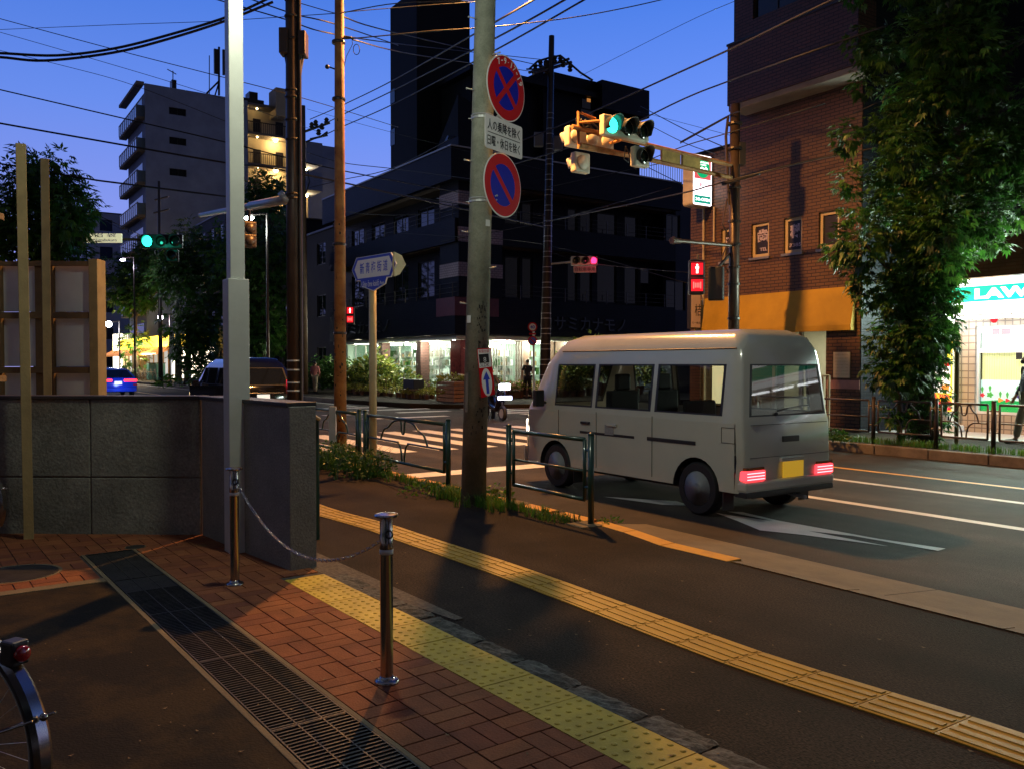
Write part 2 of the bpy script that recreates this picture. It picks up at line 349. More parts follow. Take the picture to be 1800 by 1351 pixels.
for i in range(18):
    s0 = -6.3 + i * 3.0; s1 = s0 + 2.99
    t0 = 5.27 if s0 < -6 else 5.132
    mb.add([(s0, t0, -.03), (s1, 5.132, -.03), (s1, 5.86, -.094), (s0, 5.86, -.094), (s0, 5.86, -.12), (s1, 5.86, -.12)], [(0, 1, 2, 3), (3, 2, 5, 4)])
build(mb, 'gutter', M['kerb'], None, RF, kind='structure')
mb = MB()
for i in range(70):
    s0 = -16 + i * 1.0; mb.box(s0, s0 + .985, 13.86, 14.028, -.12, .062)
for i in range(90):
    s0 = -34 - i * 1.0; mb.box(s0, s0 + .985, 13.72, 13.898, -.12, .062)
build(mb, 'kerb', M['kerb2'], None, RF, bevel=.012, kind='structure')
# road markings
zr = -.0955
def rect(mb, s0, s1, t0, t1, z=zr): mb.quad((s0, t0, z), (s1, t0, z), (s1, t1, z), (s0, t1, z))
mb = MB()
for i in range(10): rect(mb, -18.4, -13.9, 5.95 + i * .88, 5.95 + i * .88 + .44)
build(mb, 'road_marking', M['white_paint'], None, RF, kind='structure', label='white zebra crossing stripes across the main road')
mb = MB()
for i in range(8):
    rect(mb, -26.6 + i * .95, -26.15 + i * .95, 15.6, 18.6)
    rect(mb, -26.6 + i * .95, -26.15 + i * .95, 1.2, 4.4)
build(mb, 'road_marking', M['white_paint'], None, RF, kind='structure', label='zebra crossing stripes over the side street')
mb = MB(); rect(mb, -11.15, -10.7, 5.62, 8.62); rect(mb, -29.6, -29.15, 9.9, 13.5)
build(mb, 'road_marking', M['white_paint'], None, RF, kind='structure', label='white stop line before the zebra crossing')
mb = MB(); rect(mb, -11.2, 90, 8.64, 8.79); rect(mb, -11.2, 90, 10.28, 10.42)
for i in range(12): rect(mb, -29 - i * 10, -34 - i * 10, 5.5, 5.62)
rect(mb, -250, -30, 13.1, 13.22)
build(mb, 'road_marking', M['white_paint'], None, RF, kind='structure', label='long white lane lines')
mb = MB(); rect(mb, -11.2, 90, 11.50, 11.62); rect(mb, -250, -30, 9.55, 9.68)
build(mb, 'road_marking', M['orange_paint'], None, RF, kind='structure', label='orange centre line')
# straight-and-left arrow in the near lane
mb = MB()
def gp(px, py): s_, t_ = st(G(px, py, zr)); return (s_, t_, zr)
for poly in ([(1258, 900.5), (1296, 914.5), (1336, 931), (1411, 939), (1562, 959), (1420, 932), (1500, 941), (1649, 967), (1662, 963), (1545, 946), (1367, 913.6), (1304.5, 899), (1278, 898), (1358, 914.5), (1291, 905.6)],):
    P = [gp(*p) for p in poly]; mb.add(P, [tuple(range(len(P) - 1, -1, -1))])
for poly in ([(1060, 872), (1190, 880), (1215, 888), (1165, 886)],):
    P = [gp(*p) for p in poly]; mb.add(P, [tuple(range(len(P) - 1, -1, -1))])
build(mb, 'road_marking', M['white_paint'], None, RF, kind='structure', label='white lane arrow behind the van')
mb = MB()
for px, py, w_ in ((640, 716, 46), (700, 719, 60), (745, 723, 50), (715, 733, 70), (610, 728, 40), (905, 725, 30)):
    s_, t_ = st(G(px, py, zr)); rect(mb, s_ - .2, s_ + .2, t_ - w_ / 50, t_ + w_ / 50)
build(mb, 'road_marking', M['white_paint'], None, RF, kind='structure', label='short white bicycle crossing marks')
# ---------------------------------------------------------------- forecourt: clay pavers, drain grate, tactile blocks
mb = MB(); mb.prism([(-12, -8), (3, -8), (3, 2.49), (-12, 2.49)], (0, 0, -.12), (1, 0, 0), (0, 1, 0), (0, 0, .1245))
build(mb, 'forecourt', M['joint'], None, PF, kind='structure')
mb = MB(); B = .208; g = .006
def pavers(s0, s1, t0, t1, offt=0):
    i0 = int(math.floor(s0 / (2 * B))) - 1; i1 = int(math.ceil(s1 / (2 * B))) + 1
    j0 = int(math.floor((t0 - offt) / B)) - 1; j1 = int(math.ceil((t1 - offt) / B)) + 1
    for i in range(i0 * 2, i1 * 2):
        for j in range(j0, j1):
            for k in (0, 1):
                if (i + j) % 2: a = (i * B, (i + 1) * B, j * B + k * B / 2 + offt, j * B + (k + 1) * B / 2 + offt)
                else: a = (i * B + k * B / 2, i * B + (k + 1) * B / 2, j * B + offt, (j + 1) * B + offt)
                x0, x1, y0, y1 = max(a[0] + g / 2, s0), min(a[1] - g / 2, s1), max(a[2] + g / 2, t0), min(a[3] - g / 2, t1)
                if x1 - x0 < .015 or y1 - y0 < .015: continue
                mb.cur = random.choice((0, 0, 1, 2)); dz = random.uniform(-.0012, .0012)
                mb.box(x0, x1, y0, y1, .003, .0115 + dz)
pavers(-9.2, 1.2, 1.60, 2.19, 1.60)
pavers(-9.2, -7.34, -2.5, 1.60, 1.60)
pavers(-7.34, -6.47, -2.5, 1.20, 1.60)
pavers(-9.2, -5.75, 2.19, 2.48, 1.60)
build(mb, 'brick_paving', [M['br1'], M['br2'], M['br3']], None, PF, bevel=.0015, seg=1, kind='structure')
mb = MB(); mb.box(-6.34, 3, -8, 1.195, .002, .010)
build(mb, 'forecourt', M['apron'], None, PF, kind='structure', label='dark stained apron')
mb = MB(); mb.box(-6.455, -6.345, -8, 1.195, 0, .016); mb.box(-7.34, 3, 1.198, 1.228, 0, .013); mb.box(-7.34, 3, 1.572, 1.598, 0, .013)
build(mb, 'kerb', M['kerb'], None, PF, bevel=.004, kind='structure')
gr = thing('drain_grate', 'long dark steel drain grate running through the brick paving', 'drain', PF @ V((-3.5, 1.4, 0)), ANGP)
mb = MB(); mb.box(-7.33, 3, 1.229, 1.571, .0015, .0055)
build(mb, 'channel', M['ink'], gr, PF)
mb = MB(); s_ = -5.95
while s_ < 1.0:
    mb.box(s_, s_ + .008, 1.235, 1.566, .0055, .0125); s_ += .03
s_ = -7.3
while s_ < -5.95:
    mb.box(s_, s_ + .022, 1.235, 1.566, .0055, .0105); s_ += .026
build(mb, 'grating', M['greyblk'], gr, PF)
mb = MB()
for t_ in (1.233, 1.345, 1.455, 1.564): mb.box(-7.33, 1.0, t_, t_ + .007, .0056, .0135)
s_ = -7.33
while s_ < 1.0: mb.box(s_, s_ + .012, 1.231, 1.570, .0057, .014); s_ += .995
build(mb, 'frame', M['greyblk'], gr, PF)
# tactile warning blocks: each block is slab plus 25 domes
tb = MB(); k = -8
while k <= 12:
    s0 = -3.234 + .346 * k; k += 1
    if s0 < -5.75: continue
    dz = random.uniform(-.001, .001)
    tb.box(s0 + .003, s0 + .343, 2.192, 2.484, .003, .0125 + dz)
    for i in range(5):
        for j in range(5):
            tb.lathe((s0 + .04 + i * .0665, 2.222 + j * .058, .0125 + dz), (0, 0, 1), [(.014, 0), (.012, .003), (.007, .0052), (.001, .0056)], 10)
build(tb, 'tactile_paving', M['tactile'], None, PF, kind='structure', smooth=False)
# ribbed guide strip following the pavement
cs = []
for px, ya, yb in ((553, 880, 909), (689, 922, 946), (900, 990, 1022), (1300, 1137, 1172), (1800, 1291, 1345)):
    (sa, ta), (sb, tb_) = st(G(px, ya)), st(G(px, yb)); cs.append(((sa + sb) / 2, (ta + tb_) / 2))
def interp(tab, x):
    if x <= tab[0][0]: return tab[0][1]
    for (x0, y0), (x1, y1) in zip(tab, tab[1:]):
        if x <= x1: f = (x - x0) / (x1 - x0); f = f * f * (3 - 2 * f); return y0 + (y1 - y0) * f
    return tab[-1][1]
gs = MB(); s_ = -14.0
while s_ < 4:
    a, b_ = s_ + .003, s_ + .343; ta, tb_ = interp(cs, a), interp(cs, b_)
    def sl(o0, o1, z0, z1):
        gs.prism([(a, ta + o0), (b_, tb_ + o0), (b_, tb_ + o1), (a, ta + o1)], (0, 0, z0), (1, 0, 0), (0, 1, 0), (0, 0, z1 - z0))
    sl(-.148, .148, .0005, .006)
    for q in range(4):
        c_ = -.108 + q * .072; aa, bb = a, b_; a, b_ = a + .012, b_ - .012; sl(c_ - .019, c_ + .019, .006, .0105); a, b_ = aa, bb
    s_ += .346
build(gs, 'tactile_paving', M['tactile2'], None, RF, kind='structure')
# rough granite edging between the blocks and the asphalt
mb = MB(); s_ = -5.6
random.seed(5)
while s_ < 1.6:
    ln = random.uniform(.28, .55); n_ = 10; m_ = 6
    w0 = random.uniform(.13, .165); vs = []; fs = []
    for i in range(n_ + 1):
        for j in range(m_ + 1):
            u_ = i / n_; v_ = j / m_
            ed = 0 if j == 0 else (random.uniform(-.012, .012) if j == m_ else 0)
            z = .012 + random.uniform(-.005, .004) - (.016 if j == m_ else 0) - (.008 if i in (0, n_) else 0)
            vs.append((s_ + u_ * (ln - .015) + random.uniform(-.002, .002), 2.486 + v_ * w0 + ed, z))
    for i in range(n_):
        for j in range(m_): a = i * (m_ + 1) + j; fs.append((a, a + m_ + 1, a + m_ + 2, a + 1))
    mb.add(vs, fs); s_ += ln
build(mb, 'kerb', M['granite'], None, PF, kind='structure', label='rough granite edging beside the tactile blocks')
mb = MB(); mb.prism([(-8, 2.49), (-5.6, 2.49), (-4.2, 2.66), (-4.2, 2.72), (-8, 2.75)], (0, 0, .0), (1, 0, 0), (0, 1, 0), (0, 0, .007))
build(mb, 'kerb', M['gravel'], None, PF, kind='structure')
M['seam'] = mat('dirt_filled_seam', (.006, .005, .004), .95, .2, 20, spec=0)
for pts in ([(556, 846), (600, 838), (640, 840), (680, 852), (720, 872)], [(590, 1010), (700, 1075), (850, 1150), (1000, 1215), (1180, 1300), (1300, 1351)]):
    mb = MB(); q = [G(*p, .0012) for p in pts]; out = []
    for a_, b_ in zip(q, q[1:]):
        for k in range(8): out.append(a_.lerp(b_, k / 8) + V((random.uniform(-.006, .006), random.uniform(-.006, .006), 0)))
    for a_, b_ in zip(out, out[1:]):
        n_ = V((-(b_ - a_).y, (b_ - a_).x, 0)).normalized() * random.uniform(.002, .006); mb.quad(a_ - n_, b_ - n_, b_ + n_, a_ + n_)
    build(mb, 'pavement', M['seam'], kind='structure', label='thin dark seam in the pavement asphalt')
# manhole covers
for nm, px, py, r_, lb in (('manhole_cover', 28, 1010, .27, 'large round iron manhole cover in the clay pavers at the left edge'),
                           ('manhole_cover', 238, 963, .075, 'small round cover in the pavers above the drain end')):
    P = G(px, py); t = thing(nm, lb, 'manhole', P)
    mb = MB(); mb.lathe((P.x, P.y, .006), (0, 0, 1), [(r_, 0), (r_, .008), (r_ * .93, .009), (r_ * .92, .0072), (.001, .0072)], 40); build(mb, 'plate', M['greyblk'], t)
    mb = MB(); mb.lathe((P.x, P.y, .006), (0, 0, 1), [(r_ * 1.09, 0), (r_ * 1.09, .007), (r_ * 1.01, .007), (r_ * 1.01, 0)], 40); build(mb, 'rim', M['kerb'], t)
mh = G(600, 728, -.1)
# fallen leaves and grit on the forecourt
mb = MB()
for i in range(140):
    P = G(random.uniform(60, 1780), random.uniform(890, 1345)); a = random.uniform(0, 6.3); r_ = random.uniform(.003, .008)
    z = .016 if (PF.inverted() @ P).y < 2.6 else .004
    mb.quad(*[(P.x + math.cos(a + q) * r_ * (1.7 if i_ % 2 else .8), P.y + math.sin(a + q) * r_ * (1.7 if i_ % 2 else .8), z + .003 * (i_ % 2)) for i_, q in enumerate((0, 1.57, 3.14, 4.71))])
build(mb, 'leaf_litter', M['timber2'], kind='stuff', label='bits of leaf and grit on the pavement', cat='litter')
# ================================================================== near street furniture
def tufts(mb, pts, h=.12, n=14, spread=.07, wdt=.004, droop=.5):
    for P in pts:
        for _ in range(n):
            a = random.uniform(0, 6.283); l = h * random.uniform(.5, 1.25); q = random.uniform(0, spread); b_ = random.uniform(0, 6.28)
            o = V(P) + V((math.cos(b_) * q, math.sin(b_) * q, 0)); d = V((math.cos(a), math.sin(a), 0)); sd = V((-d.y, d.x, 0)) * wdt * random.uniform(.7, 1.6)
            p1 = o + d * l * .22 * droop + V((0, 0, l * .6)); p2 = o + d * l * .75 * droop + V((0, 0, l * .85)); mb.cur = random.choice((0, 0, 1))
            mb.add([o - sd, o + sd, p1 + sd * .8, p1 - sd * .8, p2], [(0, 1, 2, 3), (3, 2, 4)])
def broad(mb, P, r, h, n, ls=.05):
    for _ in range(n):
        a = random.uniform(0, 6.283); e = random.uniform(.1, 1.0); rr = r * math.sqrt(random.random())
        c = V(P) + V((math.cos(a) * rr, math.sin(a) * rr, h * (1 - (rr / r) ** 2 * .6) * random.uniform(.25, 1)))
        d = V((math.cos(a + random.uniform(-1, 1)), math.sin(a + random.uniform(-1, 1)), random.uniform(-.5, .8))).normalized()
        sd = d.orthogonal().normalized(); sd = (Matrix.Rotation(random.uniform(0, 6.28), 3, d) @ sd) * ls * random.uniform(.25, .45); l = ls * random.uniform(.8, 1.7)
        mb.cur = random.choice((0, 0, 1)); mb.quad(c, c + d * l * .5 + sd, c + d * l, c + d * l * .5 - sd)
M['grass'] = leafmat('roadside_grass', (.07, .19, .02)); M['grass2'] = leafmat('dry_grass', (.13, .18, .04))
M['leaf'] = leafmat('dark_leaf', (.03, .10, .018)); M['leaf2'] = leafmat('olive_leaf', (.06, .12, .02))
GM = [M['grass'], M['grass2']]; LM = [M['leaf'], M['leaf2']]
# ---- stainless bollards joined by a chain
def bollard(px, py, lb):
    P = G(px, py, .012); t = thing('chain_bollard', lb, 'bollard', P, 0, 'polished steel bollards at the forecourt edge')
    x, y, z = P
    mb = MB(); mb.lathe(P, (0, 0, 1), [(.030, .012), (.030, .60), (.0315, .602), (.0315, .69), (.030, .692), (.030, .775)], 28); build(mb, 'post', M['steel'], t, smooth=True, weld=True)
    mb = MB(); mb.lathe(P, (0, 0, 1), [(.058, 0), (.058, .008), (.054, .013), (.038, .018), (.033, .028), (.030, .030)], 32); build(mb, 'base_flange', M['steel'], t, smooth=True, weld=True)
    mb = MB(); mb.lathe(P, (0, 0, 1), [(.036, .774), (.055, .778), (.058, .785), (.054, .791), (.025, .796), (.001, .796)], 32); build(mb, 'cap', M['steel'], t, smooth=True, weld=True)
    mb = MB(); mb.lathe(P, (0, 0, 1), [(.0322, .604), (.0322, .626)], 28); build(mb, 'reflective_band', M['panel'], t, smooth=True)
    mb = MB(); mb.path([V(P) + V((.018 + .016 * math.sin(a), -.03 - .003, .70 + .018 * math.cos(a))) for a in [q * .52 for q in range(12)]], .004, 6, closed=True); build(mb, 'hook', M['ink'], t, smooth=True)
    return P
B1 = bollard(680, 1197, 'nearer steel bollard with round cap standing beside the tactile blocks')
B2 = bollard(413, 1026, 'farther steel bollard in front of the square grey pole')
a, b_ = B2 + V((.03, -.03, .69)), B1 + V((-.03, 0, .66))
mb = MB(); n_ = 74
pts = [a.lerp(b_, i / n_) - V((0, 0, .42 * 4 * (i / n_) * (1 - i / n_) * .62)) for i in range(n_ + 1)]
for i in range(n_):
    c = (pts[i] + pts[i + 1]) / 2; d = (pts[i + 1] - pts[i]); L = d.length * .78; d.normalize(); up = d.orthogonal().normalized()
    sd = Matrix.Rotation((i % 2) * math.pi / 2 + .5, 3, d) @ up
    mb.path([c + d * L * math.cos(q) + sd * .0085 * math.sin(q) for q in [k * math.pi / 4 for k in range(8)]], .0026, 5, closed=True)
tag(build(mb, 'chain', M['steel'], smooth=True), 'thin steel chain sagging between the two bollards', 'chain')
# ---- low concrete wall
ZT = 1.225
wa = thing('concrete_wall', 'low rough concrete wall around the corner of the forecourt', 'wall', V((-4, 7.45, 0)))
mb = MB(); A0, A1 = V((-9, 7.62, 0)), V((-2.72, 7.44, 0)); A2 = V((-1.60, 6.13, 0)); T = .20
d1 = (A1 - A0).normalized(); n1 = V((-d1.y, d1.x, 0)); d2 = (A2 - A1).normalized(); n2 = V((-d2.y, d2.x, 0))
def wallseg(mb, p, q, n, z0, z1, th=T, off=0):
    p, q = p + n * off, q + n * off; mb.add([p + V((0, 0, z0)), q + V((0, 0, z0)), q + n * th + V((0, 0, z0)), p + n * th + V((0, 0, z0)),
        p + V((0, 0, z1)), q + V((0, 0, z1)), q + n * th + V((0, 0, z1)), p + n * th + V((0, 0, z1))], [(3, 2, 1, 0), (4, 5, 6, 7), (0, 1, 5, 4), (1, 2, 6, 5), (2, 3, 7, 6), (3, 0, 4, 7)])
x = A1 - d1 * .0; pos = 0; segs = [0, .98, 2.14, 3.3, 4.5, 6.2]
for i in range(len(segs) - 1):
    p, q = A1 - d1 * (segs[i] + .006), A1 - d1 * (segs[i + 1] - .006)
    wallseg(mb, q, p, n1, 0, .505); wallseg(mb, q, p, n1, .515, ZT - .03)
build(mb, 'front_face', M['concrete'], wa, bevel=.008)
mb = MB(); wallseg(mb, A0, A1, n1, 0, ZT - .035, T - .03, .015); build(mb, 'core', M['kerb2'], wa)
mb = MB(); wallseg(mb, A1 + d2 * .02, A2, n2, 0, ZT - .03, .21); build(mb, 'end_wall', M['concrete_side'], wa, bevel=.006)
mb = MB(); wallseg(mb, A0, A1 + n1 * .0, n1, ZT - .03, ZT, T + .03, -.015); wallseg(mb, A1 + d2 * .01, A2 - d2 * .02, n2, ZT - .03, ZT, .24, -.015)
build(mb, 'coping', M['trim'], wa, bevel=.004)
# raking end of the pavement-side wall
E = A2 + n2 * .21; d3 = V((.28, 1, 0)).normalized()
mb = MB(); q0 = AT(516, 709, 6.5); q1 = AT(561, 736, 7.3)
mb.tube((q0.x, q0.y, q0.z), (q1.x, q1.y, q1.z), .016, n=8); build(mb, 'edge_trim', M['yellowpole'], wa)
mb = MB(); mb.tube((q1.x - .02, q1.y, q1.z), (q1.x - .02, q1.y, 0), .02, n=8); mb.tube(q0 + V((-.02, 0, 0)), (q0.x - .02, q0.y, ZT - .2), .018, n=8); build(mb, 'handrail_post', M['greenpaint'], wa)
# ---- square grey pole with its lamp
P = G(418, 970); sp = thing('lamp_pole', 'tall square grey steel lamp pole with a thicker lower half', 'lamp post', P)
ra = math.radians(13); ca, sa = math.cos(ra), math.sin(ra)
def sq(mb, c, h, z0, z1): mb.ob((c.x, c.y, (z0 + z1) / 2), RX * h, RY * h, (0, 0, (z1 - z0) / 2))
M['polepaint'] = mat('grey_pole_paint', (.50, .52, .46), .42, .06, 4, .08, 120)
mb = MB(); sq(mb, P, .082, .0, 2.17); build(mb, 'lower_post', M['polepaint'], sp, bevel=.006)
mb = MB(); sq(mb, P, .057, 2.17, 5.0); build(mb, 'upper_post', M['polepaint'], sp, bevel=.006)
mb = MB(); mb.tube((P.x, P.y, 5.0), (POLE_LAMP[0], POLE_LAMP[1], 5.74), .03); mb.lathe((POLE_LAMP[0], POLE_LAMP[1], 5.63), (0, 0, 1), [(.17, 0), (.18, .04), (.1, .12), (.02, .15)], 20); build(mb, 'lamp_head', M['galv'], sp, smooth=True)
mb = MB(); mb.ball((POLE_LAMP[0], POLE_LAMP[1], 5.64), .05, 12, 8, (1, 1, .5)); build(mb, 'bulb', emit('pale_bulb', (.9, 1, .85), 30), sp, smooth=True)
Q = P + V((.135, .03, 0)); mb = MB(); mb.tube(Q, Q + V((0, 0, 1.16)), .02); build(mb, 'conduit', M['greenpaint'], sp)
# ---- timber posts and hoarding behind the wall
def tpost(pxl, pxr, pyt, Y, lb, zb=0, lean=0):
    a, b_ = AT(pxl, 640, Y), AT(pxr, 640, Y); zt = AT(pxl, pyt, Y).z; w_ = (b_.x - a.x) / 2 * .72
    mb = MB(); c = (a + b_) / 2; mb.ob((c.x, c.y, (zt + zb) / 2), (w_ * .88, w_ * .5, 0), (-w_ * .5, w_ * .88, 0), (lean, 0, (zt - zb) / 2))
    tag(build(mb, 'timber_post', M['timber'], bevel=.004), lb, 'timber post', 'raw timber posts by the wall')
tpost(33, 55, 254, 7.28, 'tall raw timber post standing in front of the low wall at far left', lean=-.012)
tpost(74, 92, 280, 9.0, 'shorter raw timber post just behind the low wall')
h = thing('hoarding', 'grey hoarding boards in a brown timber frame behind the wall', 'hoarding', AT(60, 640, 9.6) * 1 - V((0, 0, 1.5)))
Y = 9.6
mb = MB()
for x0, x1 in ((-260, -158), (-150, -45), (-37, 2), (6, 70), (98, 168)):
    for y0, y1 in ((468, 548), (560, 644), (656, 800)):
        a, b_ = AT(x0, y1, Y), AT(x1, y0, Y); mb.box(a.x, b_.x, Y, Y + .02, a.z, b_.z)
build(mb, 'board', M['panel'], h)
mb = MB()
for x0, x1 in ((70, 97), (2, 6), (-45, -37)):
    a, b_ = AT(x0, 800, Y), AT(x1, 460, Y); mb.box(a.x, b_.x, Y - .06, Y - .001, a.z, b_.z)
for y0, y1 in ((460, 468), (549, 560), (645, 656)):
    a, b_ = AT(-260, y1, Y - .07), AT(170, y0, Y - .07); mb.box(a.x, b_.x, Y - .1, Y - .061, a.z, b_.z)
build(mb, 'rail', M['timber2'], h, bevel=.003)
a, b_ = AT(170, 800, Y), AT(181, 458, Y); mb = MB(); mb.box(a.x, b_.x, Y - .14, Y + .06, 0, b_.z); build(mb, 'edge_post', M['timber'], h, bevel=.004)
a, b_ = AT(52, 0, 8.4), AT(78, 0, 8.8)
for z, lb in ((AT(60, 394, 8.5).z, 'short timber batten joining the two posts high up'), (AT(60, 664, 8.5).z, 'short timber batten joining the two posts above the wall')):
    mb = MB(); mb.ob(((a.x + b_.x) / 2 - .06, 8.0, z), ((b_.x - a.x) / 2 + .02, .12, 0), (-.01, .02, 0), (0, 0, .03)); tag(build(mb, 'timber_batten', M['timber2'], bevel=.003), lb, 'timber batten')
# ---- bicycles
def bicycle(hub, d, lb, col, grp):
    """hub: rear hub, d: unit heading"""
    d = V(d).normalized(); n = V((-d.y, d.x, 0)); up = V((0, 0, 1)); h = V(hub)
    t = thing('bicycle', lb, 'bicycle', (h.x, h.y, 0), 0, grp); Rr = .325
    fh = h + d * 1.05
    for c in (h, fh):
        mb = MB(); mb.path([c + (d * math.cos(q) + up * math.sin(q)) * Rr for q in [k * math.pi / 24 for k in range(48)]], .02, 8, closed=True)
        wl = build(mb, 'wheel', M['black'], t, smooth=True)
        mb = MB(); mb.path([c + (d * math.cos(q) + up * math.sin(q)) * (Rr - .026) for q in [k * math.pi / 24 for k in range(48)]], .009, 6, closed=True); build(mb, 'rim', M['galv'], wl, smooth=True)
        mb = MB(); mb.tube(c - n * .04, c + n * .04, .02, n=10); build(mb, 'hub', M['galv'], wl)
        mb = MB()
        for k in range(32):
            q = k * math.pi / 16; e = .018 if k % 2 else -.018; mb.tube(c + n * e + (d * math.cos(q + .35) + up * math.sin(q + .35)) * .017, c + (d * math.cos(q) + up * math.sin(q)) * (Rr - .03), .0011, n=3, cap=False)
        build(mb, 'spokes', M['galv'], wl)
    # mudguard: curved strip over the rear wheel, away from d
    mb = MB(); prev = None
    for k in range(25):
        q = math.radians(60 + k * 6.2); c = h + (d * math.cos(q) + up * math.sin(q)) * (Rr + .035)
        cc = [c + n * .03 - (d * math.cos(q) + up * math.sin(q)) * .012, c + n * .016, c - n * .016, c - n * .03 - (d * math.cos(q) + up * math.sin(q)) * .012]
        if prev: mb.add(prev + cc, [(0, 1, 5, 4), (1, 2, 6, 5), (2, 3, 7, 6)])
        prev = cc
    build(mb, 'mudguard', M['steel'], t, smooth=True, weld=True)
    q = math.radians(158); e_ = h + (d * math.cos(q) + up * math.sin(q)) * (Rr + .055)
    mb = MB(); mb.tube(h + n * .06, e_ + n * .035, .004, n=6); mb.tube(h - n * .06, e_ - n * .035, .004, n=6); mb.ball(e_, .012); build(mb, 'mudguard_stay', M['steel'], t, smooth=True)
    q = math.radians(126); e_ = h + (d * math.cos(q) + up * math.sin(q)) * (Rr + .062)
    mb = MB(); mb.ob(e_, d * .03, n * .028, up * .036); build(mb, 'light_bracket', M['trim'], t, bevel=.008)
    mb = MB(); mb.lathe(e_ - d * .028, -d, [(.024, 0), (.024, .012), (.02, .018), (.001, .02)], 16); build(mb, 'rear_reflector', mat('reflector_red', (.35, .01, .015), .15, .05, 5, coat=1), t, smooth=True)
    bb = h + d * .44 - up * .04; st_ = h + d * .28 + up * .42; hd = fh - d * .12 + up * .5; hd2 = hd - up * .12 + d * .03
    mb = MB()
    for p_, q_, r_ in ((bb, st_, .015), (bb, hd2, .019), (st_ - up * .1 + d * .03, hd, .016), (hd + up * .05 - d * .015, hd2 - up * .02, .019)): mb.tube(p_, q_, r_)
    for e in (-.05, .05): mb.tube(h + n * e, bb + n * e * .6, .009); mb.tube(h + n * e, st_ + n * e * .3 - up * .03, .008); mb.tube(hd2 + n * e * .8, fh + n * e, .011)
    build(mb, 'frame', col, t, smooth=True)
    mb = MB(); mb.tube(st_, st_ + up * .12 - d * .03, .013); mb.tube(hd, hd + up * .17 - d * .05, .012)
    hb = hd + up * .17 - d * .05
    mb.path([hb - n * .28 - d * .16, hb - n * .26 - d * .02, hb - n * .1 + d * .03, hb, hb + n * .1 + d * .03, hb + n * .26 - d * .02, hb + n * .28 - d * .16], .011, 8); build(mb, 'handlebar', M['steel'], t, smooth=True)
    mb = MB(); s_ = st_ + up * .14 - d * .05; mb.ball(s_ - d * .02, .1, 12, 8, (1.2, 1.0, .35)); mb.ball(s_ + d * .1, .05, 10, 6, (1.6, 1, .5)); build(mb, 'saddle', M['trim'], t, smooth=True)
    mb = MB(); mb.tube(bb - n * .09, bb + n * .09, .012); mb.lathe(bb + n * .05, n, [(.09, 0), (.09, .004)], 24); mb.tube(bb + n * .08, bb + n * .08 + d * .1 - up * .13, .009); mb.tube(bb - n * .08, bb - n * .08 - d * .1 + up * .13, .009); build(mb, 'crank', M['galv'], t)
hub = AT(-58, 1322, 2.58)
bicycle((hub.x, hub.y, .345), (-.905, .425, 0), 'bicycle with a chrome rear mudguard cut off by the lower left corner', mat('blue_frame_paint', (.03, .08, .4), .25, .05, 4, coat=.6), 'parked bicycles')
hub = AT(-52, 884, 7.05); bicycle((hub.x, hub.y, .345), (-.96, .28, 0), 'bicycle with a black tyre leaning by the wall at the left edge', M['greenpaint'], 'parked bicycles')
# ---- concrete utility pole with signs
P = G(832, 883); up_ = thing('utility_pole', 'thick weathered concrete utility pole at the kerb with round no parking signs', 'utility pole', P)
top = AT(854, 0, 9.4); dx = (top.x - P.x) / top.z
mb = MB(); mb.tube((P.x, P.y, -.02), (P.x + dx * 10, P.y + .1, 10), .137, .088, n=32); build(mb, 'shaft', M['poleconc'], up_, smooth=True)
for py in (209, 355):
    z = AT(850, py + 2, 9.3).z; c = V((P.x + dx * z, P.y + .01 * z, z)); mb = MB(); rr = .137 - .0049 * z + .004
    mb.lathe(c, (0, 0, 1), [(rr, -.014), (rr + .004, -.012), (rr + .004, .012), (rr, .014)], 28); mb.lathe(c + V((0, 0, .03)), (0, 0, 1), [(rr, -.008), (rr + .004, 0), (rr, .008)], 28)
    mb.tube(c + V((rr, -.03, -.03)), c + V((rr + .05, -.06, .02)), .012); mb.tube(c + V((-rr - .03, -.02, 0)), c + V((-rr, -.02, 0)), .006); build(mb, 'clamp', M['galv'], up_)
mb = MB(); random.seed(3)
for py in list(range(40, 700, 62)):
    z = AT(850, py, 9.3).z; c = V((P.x + dx * z, P.y, z)); sg = 1 if (py // 62) % 2 else -1; rr = .137 - .0049 * z
    mb.tube(c + V((sg * rr * .8, -.03, 0)), c + V((sg * (rr + .055), -.05, .012)), .007, n=8); mb.ball(c + V((sg * (rr + .057), -.05, .013)), .011, 8, 5)
build(mb, 'climbing_bolt', M['galv'], up_, smooth=True)
mb = MB()
for i in range(95):                    # scraps of old black tape
    py = random.choice((random.uniform(530, 620), random.uniform(600, 760))); z = AT(850, py, 9.3).z; an = math.radians(random.gauss(-62, 16)); rr = .137 - .0049 * z + .0015
    c = V((P.x + dx * z + math.cos(an) * rr, P.y + math.sin(an) * rr, z)); tn = V((-math.sin(an), math.cos(an), 0)); w_ = random.uniform(.002, .011); hh = random.choice((random.uniform(.004, .02), random.uniform(.01, .04)))
    k = [(c + tn * w_ * random.uniform(.6, 1) * a_ + V((0, 0, hh * b_ * random.uniform(.4, 1)))) for a_, b_ in ((-1, -1), (1, -1), (1, 1), (-1, 1))]
    mb.quad(*k)
for (px, py, w_, h_) in ((826, 570, .022, .035),):
    pass
build(mb, 'tape_scraps', M['grime'], up_)
mb = MB(); nn = 10
def decal(mb, a0, a1, z0, z1, off=.002):
    for i in range(nn):
        q0, q1 = math.radians(a0 + (a1 - a0) * i / nn), math.radians(a0 + (a1 - a0) * (i + 1) / nn)
        f = lambda q, z: V((P.x + dx * z + math.cos(q) * (.137 - .0049 * z + off), P.y + math.sin(q) * (.137 - .0049 * z + off), z))
        mb.quad(f(q0, z0), f(q1, z0), f(q1, z1), f(q0, z1))
